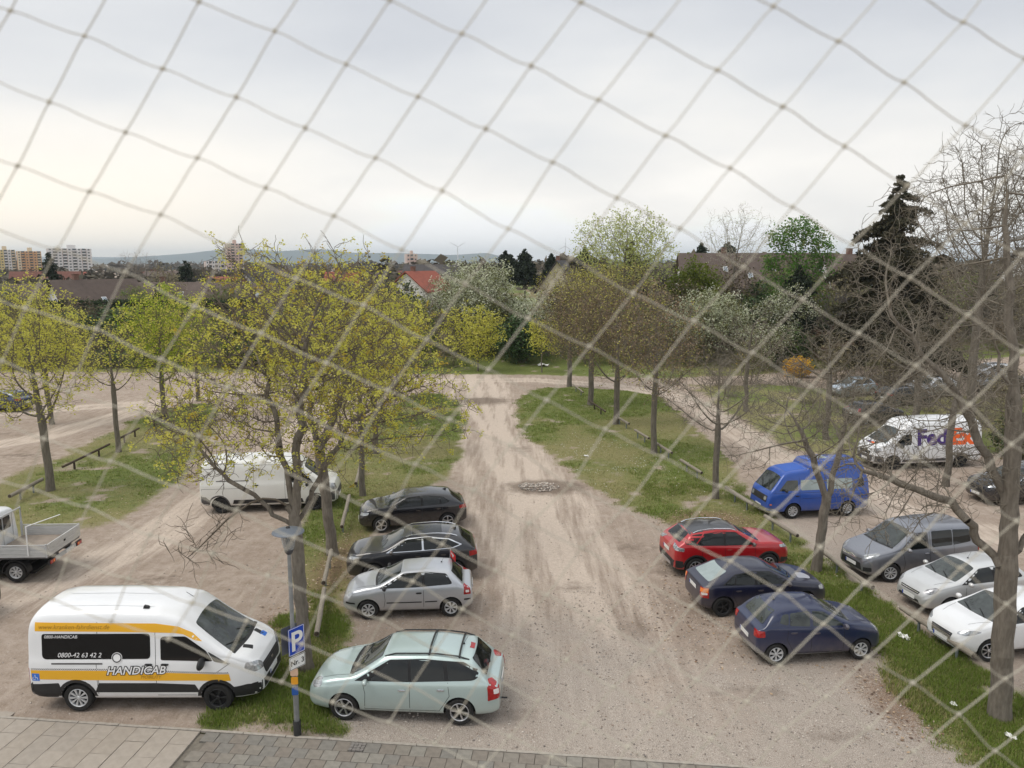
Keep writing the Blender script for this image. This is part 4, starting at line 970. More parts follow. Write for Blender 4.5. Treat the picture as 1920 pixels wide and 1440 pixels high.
# --- grey high-roofed leisure van
GREY = paint('steel_grey_paint', (.22,.23,.26), .55, .32)
c = hatch(4.38, .90, 2.73, .905, 1.80, .88, 1.15, 1.18, .45, -1.95, 1.74, -2.10, 1.12, .32, tail_z=1.0, belt=1.02, belt_r=1.06, tail=.93, tumble=.20)
c['top'] = [(c['xr'],.80),(c['xr']+.03,1.05),(-2.02,1.35),(-1.93,1.68),(-1.7,1.76),(-.6,1.81),(.40,1.74),(1.20,1.13),(1.55,1.06),(1.97,.96),(2.20,.84),(2.265,.66)]
c.update(paint=GREY, wheel=('cap', 9, .66), steer=-16, edge=.16,
    dlo=[(1.08,1.05,.03),(.42,1.58),(-.02,1.60),(-.05,1.06)], frame_mat=GREYP,
    windows=[[(1.02,1.06,.02),(.80,1.20),(.78,1.07,.02)], [(.72,1.07),(.40,1.50),(.05,1.56),(.02,1.07)], [(-.18,1.08),(-.18,1.60),(-.98,1.60),(-.98,1.10)], [(-1.02,1.10),(-1.02,1.60),(-1.70,1.56),(-1.74,1.16)]],
    seams=[[(.90,.30),(.86,.62),(.98,1.04)], [(-.10,.28),(-.10,1.66)], [(-1.0,.34),(-1.04,.9),(-1.02,1.64)], [(-.10,.28),(-1.0,.34)], [(.9,.30),(-.1,.28)]], handles=[(.04,.90),(-.24,.92)], handle_mat=CHROME,
    trims=[('side_moulding', GREY, [(.84,.45),(-.95,.45)], .06)],
    head=dict(x=1.90, y=.60, az=R(36), tl=R(16), p=[(-.26,.74),(-.24,.84),(.16,1.0),(.24,.96),(.10,.80),(-.12,.72)], m=LAMP_C),
    tail=dict(x=-2.05, y=.78, az=R(45), ps=[('tail_light', LAMP_R, [(-.10,.85),(.07,.85),(.07,1.25),(-.06,1.25)])]),
    wind=[[(1.22,-.68),(1.30,0,.3),(1.22,.68),(.52,.60),(.50,0,.3),(.52,-.60)]], rearw=[(-.60,1.15),(.60,1.15),(.56,1.58),(-.56,1.58)],
    plate_r=.70, plate_f=.50, mirror=(.84,1.06), mirror_s=1.15, wipers=[(1.28,-.02,1.02,-.58),(1.28,.52,1.0,.05)],
    flat=[dict(n='grille', v='front', m=BLACKP, p=[(-.52,.38),(.52,.38),(.46,.60),(-.46,.60)]), dict(n='fog_lamp_housing', v='front', m=BLACKP, p=[(-.76,.38),(-.58,.36),(-.58,.50),(-.76,.52)]), dict(n='fog_lamp_housing', v='front', m=BLACKP, p=[(.58,.36),(.76,.38),(.76,.52),(.58,.50)]),
          dict(n='windscreen_base', v='top', m=BLACKP, p=[(1.20,-.70),(1.28,0,.3),(1.20,.70),(1.28,.72),(1.38,0,.3),(1.28,-.72)], off=.003)],
    lines=[('grille_bar','front',CHROME,[(-.50,.74),(-.2,.71),(0,.76),(.2,.71),(.50,.74)],.022,.010),('grille_bar','front',CHROME,[(-.46,.69),(0,.70),(.46,.69)],.016,.010),('bumper_strip','front',CHROME,[(-.66,.33),(.66,.33)],.02,.01)])
C['berl'] = c
loc, hd = place((12.62,24.43), (12.62+2.73*math.cos(R(13)),24.43+2.73*math.sin(R(13))), .79, 1)
build_car('parked_car', c, loc, hd, 'grey high-roofed family van with tinted rear windows parked facing the log rail', 'car')

# --- silver-white five-door hatchback
FSIL = paint('pale_silver_paint', (.60,.61,.61), .4, .34)
c = hatch(3.95, .80, 2.49, .84, 1.49, .78, 1.03, .98, .22, -1.20, 1.42, -1.60, 1.0, .30, tail_z=.93, belt=.94, belt_r=1.0, tail=.86)
c.update(paint=FSIL, wheel=('cap', 9, .66), glass=GLASS,
    dlo=[(.90,.965,.03),(.18,1.35),(-.4,1.39),(-1.06,1.33),(-1.30,1.05,.08),(-.2,.985)],
    windows=[[(.72,.98),(.18,1.33),(-.22,1.365),(-.24,1.0)], [(-.32,1.0),(-.30,1.365),(-.92,1.335),(-.98,1.02)], [(-1.02,1.03),(-.97,1.32),(-1.22,1.07)]],
    seams=[[(.76,.28),(.74,.96)], [(-.28,.26),(-.28,.98)]], handles=[(-.14,.82),(-.86,.85)],
    head=dict(x=1.74, y=.58, az=R(36), tl=R(18), p=[(-.18,.66),(-.16,.76),(.10,.90),(.20,.88),(.12,.72),(-.02,.64)], m=LAMP_D),
    tail=dict(x=-1.62, y=.66, az=R(42), ps=[('tail_light', LAMP_R, [(-.10,.80),(.09,.80),(.10,1.08),(-.06,1.08)])]),
    wind=[[(1.01,-.64),(1.07,0,.3),(1.01,.64),(.28,.54),(.26,0,.3),(.28,-.54)]], rearw=[(-.56,1.04),(.56,1.04),(.48,1.34),(-.48,1.34)],
    plate_r=.74, plate_f=.46, mirror=(.70,.97), antenna=(.02,0), wipers=[(1.06,-.08,.86,-.54),(1.06,.42,.86,.0)], steer=-10,
    flat=[dict(n='grille', v='front', m=BLACKP, p=[(-.46,.32),(.46,.32),(.40,.44),(-.40,.44)]), dict(n='grille', v='front', m=BLACKP, p=[(-.36,.60),(.36,.60),(.40,.68),(-.40,.68)])],
    lines=[('grille_bar','front',CHROME,[(-.36,.64),(.36,.64)],.018,.009),('panel_gap','top',SEAM,[(1.08,-.62),(1.6,-.48)],.01),('panel_gap','top',SEAM,[(1.08,.62),(1.6,.48)],.01)])
C['fies'] = c
loc, hd = place((13.15,21.85), (13.15+2.49*math.cos(R(12)),21.85+2.49*math.sin(R(12))), .74, 1)
build_car('parked_car', c, loc, hd, 'pale silver hatchback parked between the grey family van and the white hatchback', 'car')

# --- white newer hatchback behind the thick trunk
c = hatch(3.98, .82, 2.49, .86, 1.49, .80, 1.02, 1.02, .20, -1.15, 1.42, -1.62, 1.02, .31, tail_z=.95, belt=.96, belt_r=1.04, tail=.86)
c.update(paint=WHITE_P, wheel=('alloy', 7, .68),
    dlo=[(.94,.985,.03),(.16,1.35),(-.4,1.39),(-1.0,1.33),(-1.34,1.10,.08),(-.2,1.01)],
    windows=[[(.74,1.0),(.16,1.33),(-.24,1.365),(-.26,1.02)], [(-.34,1.02),(-.32,1.365),(-.92,1.33),(-1.26,1.11),(-1.0,1.05)]],
    seams=[[(.80,.28),(.78,.96)], [(-.30,.26),(-.30,1.0)]], handles=[(-.14,.84)],
    head=dict(x=1.74, y=.60, az=R(38), tl=R(18), p=[(-.26,.66),(-.22,.74),(.14,.86),(.30,.86),(.14,.74),(-.04,.66)], m=LAMP_C),
    tail=dict(x=-1.64, y=.66, az=R(42), ps=[('tail_light', LAMP_R, [(-.12,.86),(.12,.86),(.12,1.06),(-.08,1.06)])]),
    wind=[[(1.05,-.66),(1.12,0,.3),(1.05,.66),(.26,.54),(.24,0,.3),(.26,-.54)]], rearw=[(-.56,1.06),(.56,1.06),(.48,1.34),(-.48,1.34)],
    plate_r=.74, plate_f=.44, mirror=(.72,1.0), wipers=[(1.10,-.08,.90,-.54),(1.10,.42,.88,.0)], steer=-12,
    flat=[dict(n='grille', v='front', m=BLACKP, p=[(-.32,.42),(.32,.42),(.38,.66),(-.38,.66)]), dict(n='grille', v='front', m=BLACKP, p=[(-.40,.30),(.40,.30),(.34,.38),(-.34,.38)]),
          dict(n='fog_lamp_housing', v='front', m=BLACKP, p=[(-.68,.34),(-.50,.32),(-.50,.42),(-.66,.44)]), dict(n='fog_lamp_housing', v='front', m=BLACKP, p=[(.50,.32),(.68,.34),(.66,.44),(.50,.42)])],
    lines=[('grille_bar','front',CHROME,[(-.35,z),(.35,z)],.012,.010) for z in (.47,.52,.57,.62)]+[('panel_gap','top',SEAM,[(1.1,-.62),(1.65,-.46)],.01),('panel_gap','top',SEAM,[(1.1,.62),(1.65,.46)],.01)])
C['fiew'] = c
loc, hd = place((12.72,19.22), (12.72+2.49*math.cos(R(11)),19.22+2.49*math.sin(R(11))), .76, 1)
build_car('parked_car', c, loc, hd, 'bright white hatchback partly hidden behind the thick bare trunk', 'car')

# --- dark cars, some seen only through twigs
def simple(base, paint_, **k):
    d = dict(C[base]); d['paint'] = paint_; d['mirror_mat'] = paint_; d.update(k); return d
DGREY = paint('dark_grey_paint', (.035,.038,.045), .4, .3); LBLUE = paint('light_blue_silver_paint', (.42,.50,.58), .4, .32); DBLU = paint('blue_grey_paint', (.04,.06,.12), .35, .3)
build_car('parked_car', simple('golf', BLK2), (-17.8,21.6), 181, 'black car at the left edge, only its tail in view before the flatbed truck', 'car')
build_car('parked_car', simple('fies', LBLUE, sub=1), (27.6,61.5), 200, 'light blue-silver car seen through twigs below the yellow forsythia bush', 'car')
build_car('parked_car', simple('golf', DGREY, sub=1), (29.7,57.3), 14, 'dark grey car half hidden by twigs behind the parcel van', 'car')
build_car('parked_car', simple('suv', SILV, sub=1), (33.6,61.0), 200, 'silver crossover behind the twigs, beyond the dark grey car', 'car')
build_car('parked_car', simple('fies', DGREY, sub=1), (24.2,50.6), 15, 'dark small car behind bare twigs left of the parcel van', 'car')
build_car('parked_car', simple('golf', DGREY, sub=1), (40.6,63.0), 176, 'dark grey hatchback at the far right beyond the dirt clearing', 'car')
build_car('parked_car', simple('suv', SILV, sub=1), (43.6,69.5), 185, 'silver car behind the dark hatchback at the far right edge', 'car')
build_car('parked_car', simple('golf', DBLU, sub=1), (-37.2,55.2), 172, 'blue-grey car at the left edge behind the yellow-green maple', 'car')
build_car('parked_car', simple('suv', BLK), (22.9,33.6), 190, 'black car right of the grey family van, mostly hidden by the bare tree', 'car')
# ------------------------------------------------------------------ vans and the flatbed truck
YEL = mat('livery_yellow', (.80,.42,.015), .4, 0, .6); INK = mat('print_black', (.02,.02,.02), .5); INKW = mat('print_white', (.80,.80,.80), .5)
INKY = mat('print_ochre', (.38,.20,.01), .5); INKB = mat('print_blue', (.03,.16,.60), .5)
def van_spec(L_, fo, wb, W_, H_, zh, xwb, xwt, zwt, nose_z, wr, tumble=.10, belt=1.30, tail_in=.10):
    xf = wb/2+fo; xr = xf-L_
    top = [(xr, H_-.45), (xr+.03, H_-.22), (xr+.14, H_-.07), (xr+.5, H_), ((xr+xwt)/2, H_+.02), (xwt-.75, H_-.02), (xwt-.25, H_-.12), (xwt, zwt), (xwb, zh), ((xwb+xf)/2, (zh+nose_z)/2+.05), (xf-.12, nose_z), (xf-.03, nose_z-.18), (xf, nose_z-.40)]
    return dict(wb=wb, wr=wr, track=W_-.13, tumble=tumble, xf=xf, xr=xr, top=top, edge=.20, crown=.07,
        belt=[(xr, belt), (xwb-.3, belt), (xwb, zh-.10), (xf-.12, nose_z-.08), (xf, nose_z-.5)],
        plan=[(xr, W_*.955), (xr+.06, W_*.985), (xr+.3, W_), (0, W_), (xf-.95, W_*.99), (xf-.5, W_*.95), (xf-.22, W_*.86), (xf-.07, W_*.76), (xf, W_*.66)], bot=bot_of(xr, xf, .26))
# --- white patient transport minibus with yellow stripes
c = van_spec(5.45, 1.02, 3.30, 1.02, 2.50, 1.42, 1.98, 1.02, 2.20, 1.12, .345)
c.update(paint=WHITE_P, wheel=('cap', 10, .68), wheel_f=('black', 5, .68), ww=.23, step=.18, glass=mat('van_glass_dark', (.006,.006,.007), .08, spec=.6),
    windows=[dict(p=[(-2.42,1.32,.12),(-2.42,1.92,.06),(.12,1.93,.08),(.12,1.33,.10)], name='side_window'), dict(p=[(.36,1.30,.05),(.36,1.86,.10),(.95,1.86,.05),(1.42,1.52),(1.58,1.27)], name='door_window'), dict(p=[(1.60,1.265),(1.46,1.50),(1.96,1.20,.03)], m=BLACKP, name='quarter_panel')],
    seams=[[(.24,.50),(.24,2.02)], [(.24,.42),(1.15,.42)], [(1.28,.80),(1.66,1.0),(1.98,1.22)], [(-1.12,.70),(-1.12,1.0)], [(-1.12,1.92),(-1.12,2.2)], [(.24,1.98),(.7,1.98)], [(-1.15,.45),(-1.15,1.20)]],
    trims=[('slide_rail', GREYP, [(-2.2,1.22),(-1.0,1.22)], .035)],
    handles=[(.08,1.20),(.46,1.20)], handle_mat=BLACKP,
    head=dict(x=2.42, y=.72, az=R(36), tl=R(14), p=[(-.24,.90),(-.26,1.02),(-.12,1.12),(.20,1.18),(.24,1.06),(.05,.90)], m=LAMP_C),
    tail=dict(x=-2.80, y=.95, az=R(45), ps=[('tail_light', LAMP_R, [(-.07,.72),(.06,.72),(.06,1.10),(-.07,1.10)]), ('tail_light_inner', LAMP_W, [(-.05,.92),(.04,.92),(.04,.98),(-.05,.98)])]),
    wind=[[(1.99,-.78),(2.06,0,.3),(1.99,.78),(1.10,.66),(1.07,0,.3),(1.10,-.66)]], glass_w=GLASS_G, rearw=[(-.70,1.30),(-.05,1.30),(-.05,1.90),(-.70,1.90)],
    plate_f=.62, plate_r=.75, mirror=(1.36,1.24), mirror_s=1.9, mirror_mat=BLACKP, wipers=[(2.05,-.10,1.80,-.70),(2.04,.60,1.80,.05)],
    flat=[dict(n='windscreen_base', v='top', m=BLACKP, p=[(1.97,-.80),(2.04,0,.3),(1.97,.80),(2.05,.82),(2.14,0,.3),(2.05,-.82)], off=.003),
          dict(n='grille', v='front', m=BLACKP, p=[(-.52,.72,.1),(.52,.72,.1),(.60,1.00,.1),(-.60,1.00,.1)]), dict(n='bumper', v='front', m=BLACKP, p=[(-.9,.36),(.9,.36),(.88,.66),(-.88,.66)], off=.004),
          dict(n='bonnet_vent', v='top', m=BLACKP, p=[(2.12,-.50,.02),(2.34,-.42,.02),(2.30,-.28,.02),(2.10,-.36,.02)]), dict(n='bonnet_vent', v='top', m=BLACKP, p=[(2.12,.50,.02),(2.34,.42,.02),(2.30,.28,.02),(2.10,.36,.02)]),
          dict(n='disabled_badge', v='top', m=INKB, p=[(2.40,.30),(2.40,.50),(2.28,.50),(2.28,.30)]), dict(n='rear_bumper', v='rear', m=BLACKP, p=[(-.94,.36),(.94,.36),(.94,.66),(-.94,.66)])],
    decals=[dict(n='yellow_stripe', m=YEL, off=.003, r=.01, p=[(-2.58,1.985),(-2.58,2.19),(.25,2.165),(.78,2.09),(1.10,1.94),(1.33,1.73),(1.16,1.77),(.90,1.91),(.70,1.94),(.25,1.955),(-.6,1.97)]),
        dict(n='yellow_stripe', m=YEL, off=.003, r=.01, p=[(-2.70,.84),(-2.70,1.06),(-.9,1.05),(.2,1.01),(1.95,.95),(1.98,.78),(1.2,.80),(.2,.80),(-1.6,.82)]),
        dict(n='chequer_strip', m=None, off=.004, r=0, p=[(-2.70,1.07),(-2.70,1.11),(-.9,1.10),(.2,1.06),(1.93,1.0),(1.94,.96),(.2,1.02),(-.9,1.06)]),
        dict(n='side_cladding', m=BLACKP, off=.006, r=.01, p=[(-1.22,.50),(1.25,.50),(1.14,.70),(.2,.74),(-1.12,.74)]),
        dict(n='bumper_cladding', m=BLACKP, off=.006, r=.03, p=[(-2.83,.36),(-2.12,.36),(-2.02,.58),(-2.06,.74),(-2.83,.70)]),
        dict(n='bumper_cladding', m=BLACKP, off=.006, r=.03, p=[(2.04,.36),(2.62,.36),(2.62,.62),(2.35,.66),(2.04,.62)]),
        arch_ring(1.65,.345,BLACKP,1.155,1.38), arch_ring(-1.65,.345,BLACKP,1.155,1.38),
        dict(n='disabled_badge', m=INKB, off=.006, r=.01, p=[(-2.68,.80),(-2.50,.80),(-2.50,.98),(-2.68,.98)])])
chq = bpy.data.materials.new('chequer_print'); chq.use_nodes = True
_n = chq.node_tree.nodes; _t = _n.new('ShaderNodeTexChecker'); _t.inputs['Scale'].default_value = 40; _t.inputs[1].default_value = (.03,.03,.03,1); _t.inputs[2].default_value = (.75,.75,.75,1)
_tc = _n.new('ShaderNodeTexCoord'); chq.node_tree.links.new(_tc.outputs['Object'], _t.inputs[0]); chq.node_tree.links.new(_t.outputs[0], _n['Principled BSDF'].inputs[0])
for d in c['decals']:
    if d['m'] is None: d['m'] = chq
loc, hd = place((-6.95,16.93), (-10.27,16.93), .89, -1)
van, P = build_car('parked_van', c, loc, hd, 'white patient transport minibus with yellow stripes and long dark side window', 'van')
for s in (-1, 1):
    def T(body, size, x, z, m, **k):
        P.text(body, size, x if s < 0 else -x+0, z, s, m, van, **k)
    x0 = (lambda a, wid: a if s < 0 else a+wid)
    P.text('www.kranken-fahrdienst.de', .15, x0(-2.50,1.7), 2.035, s, INKY, van, shear=.25, name='lettering')
    P.text('0800-HANDICAB', .105, x0(-2.36,1.0), 1.82, s, INKW, van, shear=.2, off=.012, name='lettering')
    P.text('0800-42 63 42 2', .155, x0(-2.06,1.3), 1.37, s, INKW, van, shear=.25, off=.012, name='lettering')
    P.text('HANDICAB', .27, x0(-.92,1.4), .955, s, INK, van, shear=.3, off=.010, bold=.022, slope=.02, name='lettering_outline')
    P.text('HANDICAB', .27, x0(-.92,1.4), .955, s, INKW, van, shear=.3, off=.013, bold=.004, slope=.02, name='lettering')
    P.text('MOBILITY', .11, x0(-.12,.55), .86, s, INKY, van, shear=.25, off=.010, name='lettering')
    # round wheel emblem
    for r0, r1, m_, of in ((0, .125, INKW, .013), (.06, .10, INK, .016)):
        n = 20; outer = [(-.66+r1*math.cos(2*PI*k/n), 1.36+r1*math.sin(2*PI*k/n)) for k in range(n)]
        if r0: P.line('wheel_emblem', outer+[outer[0]], 'side', m_, van, .025, of, s)
        else: P.panel('wheel_emblem', outer, 'side', m_, van, of, s, r=0)
    # wheelchair pictogram
    bx = -2.59
    P.line('wheelchair_symbol', [(bx-.01,.95),(bx-.01,.885),(bx+.035,.885),(bx+.05,.835)], 'side', INKW, van, .014, .010, s)
    P.line('wheelchair_symbol', [(bx-.035+.035*math.cos(a*.5+2), .865+.035*math.sin(a*.5+2)) for a in range(9)], 'side', INKW, van, .010, .010, s)
for k in range(4): P.line('grille_bar', [(-.50,.77+k*.065),(.50,.77+k*.065)], 'front', GREYP, van, .018, .012)
P.line('badge', [(-.07,.89),(.07,.89)], 'front', CHROME, van, .05, .016)
# roof ribs and ventilator
for y in (-.55, .05, .60):
    P.line('roof_rib', [(-2.2,y),(.1,y)], 'top', WHITE_P, van, .04, .007)
p, _ = P.pt('top', -.05, -.62); MB().prism([(-.07,0),(.07,0),(.05,.05),(-.05,.07)], -.035, .035, lambda u, v, d: (u, d, v)).build('antenna', [BLACKP], van).location = p
p, _ = P.pt('top', .75, .15); MB().tube([(0,0,0),(-.18,0,.12)], .006, 5).build('antenna', [BLACKP], van).location = p
vest, _ = P.pt('top', 1.72, -.05)

# --- white panel van
c = van_spec(5.70, .95, 3.90, 1.02, 2.30, 1.38, 2.26, 1.45, 2.02, 1.10, .34)
c.update(paint=paint('cream_white_paint', (.72,.72,.68), 0, .35, .8), wheel=('steel', 8, .66), ww=.22, step=.25,
    windows=[dict(p=[(.86,1.30),(.86,1.84,.10),(1.35,1.82,.05),(1.80,1.42),(1.95,1.22)], name='door_window')],
    seams=[[(.74,.42),(.74,2.05)], [(-.55,.42),(-.55,2.05)], [(-.55,2.05),(.74,2.05)], [(.74,.40),(1.6,.40)], [(-2.9,1.08),(-.55,1.08)], [(-2.9,2.1),(-.6,2.1)]],
    trims=[('slide_rail', GREYP, [(-2.1,1.40),(-.75,1.40)], .035)],
    handles=[(-.44,1.20),(.86,1.20)], handle_mat=BLACKP,
    decals=[dict(n='side_cladding', m=BLACKP, p=[(-1.45,.40),(1.50,.40),(1.45,.58),(-1.40,.58)]), dict(n='bumper_cladding', m=GREYP, p=[(-3.0,.34),(-2.45,.34),(-2.40,.60),(-2.55,.74),(-3.0,.74)]), dict(n='bumper_cladding', m=GREYP, p=[(2.45,.34),(2.95,.34),(2.95,.78),(2.55,.74)]), arch_ring(-2.015,.34,GREYP,1.155,1.34), arch_ring(2.015,.34,GREYP,1.155,1.34)],
    head=dict(x=2.70, y=.74, az=R(36), tl=R(14), p=[(-.20,.86),(-.20,1.10),(.10,1.16),(.18,1.0),(.05,.84)], m=LAMP_C),
    tail=dict(x=-2.95, y=.95, az=R(45), ps=[('tail_light', LAMP_R, [(-.07,.80),(.07,.80),(.07,1.30),(-.07,1.30)])]),
    wind=[[(2.34,-.78),(2.42,0,.3),(2.34,.78),(1.54,.66),(1.5,0,.3),(1.54,-.66)]],
    plate_f=.5, plate_r=.80, mirror=(1.68,1.22), mirror_s=1.9, mirror_mat=BLACKP,
    flat=[dict(n='bumper', v='front', m=GREYP, p=[(-.9,.34),(.9,.34),(.88,.80),(-.88,.80)]), dict(n='rear_bumper', v='rear', m=GREYP, p=[(-.94,.34),(.94,.34),(.94,.66),(-.94,.66)])])
C['boxer'] = c
loc, hd = place((-8.50,31.98), (-12.38,31.60), .89, -1)
build_car('parked_van', c, loc, hd, 'plain white panel van behind the maple trunks, grey rear bumper corner', 'van')

# --- white parcel van with big purple and orange lettering
PUR = mat('print_purple', (.055,.02,.17), .45); ORA = mat('print_orange', (.85,.12,.01), .45)
c = van_spec(5.99, .98, 3.85, 1.02, 2.58, 1.40, 2.25, 1.38, 2.12, 1.12, .34)
c.update(paint=WHITE_P, wheel=('steel', 8, .66), ww=.22, step=.25,
    windows=[dict(p=[(.95,1.30),(.95,1.84,.10),(1.35,1.82,.05),(1.74,1.44),(1.88,1.24)], name='door_window')],
    seams=[[(.82,.42),(.82,2.05)], [(-.5,.42),(-.5,2.05)]], handles=[(.72,1.20)], handle_mat=BLACKP,
    decals=[dict(n='side_cladding', m=GREYP, p=[(-1.35,.40),(1.42,.40),(1.38,.54),(-1.30,.54)]), dict(n='bumper_cladding', m=GREYP, p=[(2.35,.34),(2.9,.34),(2.9,.74),(2.45,.70)]), arch_ring(-1.925,.34,GREYP), arch_ring(1.925,.34,GREYP)],
    head=dict(x=2.60, y=.74, az=R(36), tl=R(14), p=[(-.20,.86),(-.20,1.08),(.10,1.16),(.18,1.0),(.05,.84)], m=LAMP_C),
    tail=dict(x=-2.95, y=.95, az=R(45), ps=[('tail_light', LAMP_R, [(-.07,.80),(.07,.80),(.07,1.20),(-.07,1.20)])]),
    wind=[[(2.27,-.78),(2.35,0,.3),(2.27,.78),(1.47,.66),(1.43,0,.3),(1.47,-.66)]],
    plate_f=.5, plate_r=.80, mirror=(1.60,1.24), mirror_s=1.9, mirror_mat=BLACKP,
    flat=[dict(n='bumper', v='front', m=GREYP, p=[(-.9,.34),(.9,.34),(.88,.72),(-.88,.72)]), dict(n='grille', v='front', m=BLACKP, p=[(-.42,.76),(.42,.76),(.46,.92),(-.46,.92)]),
          dict(n='bonnet_print', v='top', m=PUR, p=[(2.50,-.30),(2.50,-.02),(2.62,-.02),(2.62,-.30)]), dict(n='bonnet_print', v='top', m=ORA, p=[(2.50,.0),(2.50,.26),(2.62,.26),(2.62,.0)])])
loc, hd = place((19.6,38.60), (19.6+3.85*math.cos(R(8)),38.60+3.85*math.sin(R(8))), .89, 1)
fv_, P = build_car('parked_van', c, loc, hd, 'white parcel delivery van with large purple and orange lettering', 'van')
for s in (-1, 1):
    a, b = (.66, -1.30) if s > 0 else (-2.75, -.80)
    P.text('Fed', 1.12, a, 1.28, s, PUR, fv_, bold=.045, wide=1.06, name='lettering', off=.008)
    P.text('Ex', 1.12, b, 1.28, s, ORA, fv_, bold=.055, wide=1.08, name='lettering', off=.009)

# --- bright blue camper bus, boxy, with stepped raised roof
BB = paint('bright_blue_paint', (.010,.070,.36), .0, .36, .6)
wb = 2.46; xf, xr = wb/2+1.12, wb/2+1.12-4.57
c = dict(wb=wb, wr=.325, track=.79, tumble=.22, xf=xf, xr=xr, edge=.10, crown=.05, step=.2,
    top=[(xr,1.35),(xr+.04,1.62),(xr+.14,1.95),(xr+.30,2.30),(xr+.6,2.38),(-.1,2.40),(.42,2.36),(.50,2.08),(.75,2.06),(1.35,2.00),(1.62,1.90),(2.20,1.16),(2.30,.98),(2.34,.80),(2.35,.62)],
    belt=[(xr,1.12),(1.9,1.10),(2.20,1.05),(2.35,.52)], plan=[(xr,.84),(xr+.06,.88),(xr+.3,.92),(0,.925),(1.6,.91),(2.0,.87),(2.22,.82),(2.32,.77),(2.35,.72)], bot=[(xr,.36),(xr+.2,.26),(2.0,.26),(2.3,.30),(2.35,.40)],
    paint=BB, wheel=('chrome', 9, .66), ww=.20,
    windows=[dict(p=[(1.02,1.20,.05),(1.02,1.62,.06),(1.50,1.62,.05),(1.86,1.20)], m=GLASS_G, name='door_window'), dict(p=[(-.12,1.20,.06),(-.12,1.62,.06),(.90,1.62,.06),(.90,1.20,.06)], m=GLASS_P, name='side_window'), dict(p=[(-1.42,1.20,.06),(-1.42,1.62,.06),(-.26,1.62,.06),(-.26,1.20,.06)], m=GLASS_P, name='side_window'), dict(p=[(-1.98,1.28),(-1.90,1.62),(-1.66,1.62),(-1.66,1.24)], m=BLACKP, name='air_intake')],
    seams=[[(.96,.32),(.96,1.70)], [(-.18,.34),(-.18,1.70)], [(-2.1,1.10),(2.1,1.10)], [(-2.1,.86),(.9,.86)], [(-1.0,1.12),(-1.0,1.70)]], handles=[(1.08,.98),(-.05,.98)], handle_mat=BLACKP,
    head=dict(x=2.25, y=.52, az=R(10), tl=R(6), p=[(.10*math.cos(k*PI/5), .84+.10*math.sin(k*PI/5)) for k in range(10)], m=LAMP_C),
    tail=dict(x=xr, y=.76, az=R(40), ps=[('tail_light', LAMP_R, [(-.07,.78),(.07,.78),(.07,1.05),(-.07,1.05)])]),
    wind=[[(2.16,-.68),(2.18,0,.3),(2.16,.68),(1.70,.62),(1.69,0,.3),(1.70,-.62)]], glass_w=GLASS_G,
    mirror=(1.62,1.20), mirror_mat=BLACKP, plate_f=.46, wipers=[(2.15,-.05,1.92,-.5),(2.15,.5,1.92,.05)],
    decals=[arch_ring(1.23,.325,BB,1.15,1.27,0,180), arch_ring(-1.23,.325,BB,1.15,1.27,0,180), dict(n='indicator', m=LAMP_O, p=[(2.16,.60),(2.24,.60),(2.24,.66),(2.16,.66)])],
    flat=[dict(n='grille', v='front', m=BLACKP, p=[(-.66,.70),(.66,.70),(.66,.97),(-.66,.97)], off=.003), dict(n='spare_vent', v='front', m=BLACKP, p=[(-.4,.36),(.4,.36),(.4,.44),(-.4,.44)]),
          dict(n='roof_tray', v='top', m=mat('blue_tray', (.03,.10,.40), .6), p=[(.62,-.52),(.62,.52),(1.45,.50),(1.45,-.50)]), dict(n='roof_hatch', v='top', m=GLASS_P, p=[(-.55,-.28),(-.55,.28),(.05,.28),(.05,-.28)])],
    lines=[('roof_rib','top',BB,[(-1.9,y),(.3,y)],.05,.02) for y in (-.5,-.25,.38,.55)]+[('front_bumper','front',CHROME,[(-.82,.40),(.82,.40)],.16,.04)])
loc, hd = place((11.67,30.88), (11.67+2.46*math.cos(R(9)),30.88+2.46*math.sin(R(9))), .79, 1)
build_car('camper_van', c, loc, hd, 'bright blue boxy camper bus with stepped raised roof', 'camper van')

# --- white flatbed truck with aluminium drop sides, cab cut by the left edge
wb = 3.3
c = dict(wb=wb, wr=.345, track=.86, tumble=.14, xf=2.6, xr=-.72, edge=.14, crown=.05, step=.2,
    top=[(-.72,1.92),(-.68,2.10),(-.52,2.18),(1.1,2.20),(1.35,2.12),(2.0,1.42),(2.42,1.16),(2.55,.98),(2.6,.76)], belt=[(-.72,1.30),(1.6,1.30),(2.0,1.30),(2.48,1.06),(2.6,.66)],
    plan=[(-.72,.95),(-.62,.99),(1.5,1.0),(2.05,.97),(2.35,.90),(2.52,.80),(2.6,.70)], bot=[(-.72,.46),(-.5,.40),(2.4,.30),(2.6,.42)],
    paint=WHITE_P, wheel=('chrome', 8, .62), wheel_f=('chrome', 8, .62), ww=.22,
    windows=[dict(p=[(.58,1.34),(.58,1.84,.08),(.95,1.84,.06),(1.34,1.80,.05),(1.72,1.36)], name='door_window'), dict(p=[(-.48,1.34,.14),(-.40,1.80,.12),(.36,1.84,.06),(.36,1.34,.06)], name='rear_side_window')], seams=[[(.48,.5),(.48,2.0)],[(-.50,.6),(-.55,1.3),(-.45,1.95),(.46,1.97)]], handles=[(.56,1.20),(-.32,1.20)], handle_mat=BLACKP,
    wind=[[(2.0,-.76),(2.06,0,.3),(2.0,.76),(1.42,.68),(1.4,0,.3),(1.42,-.68)]], rearw=[(-.55,1.45),(.55,1.45),(.52,1.88),(-.52,1.88)], mirror=(1.42,1.28), mirror_s=1.8, mirror_mat=BLACKP)
hd = 182.5; loc = (-18.2, 25.2)
tr, P = build_car('flatbed_truck', c, loc, hd, 'white flatbed pickup truck with aluminium drop sides, cab cut by the left edge', 'truck')
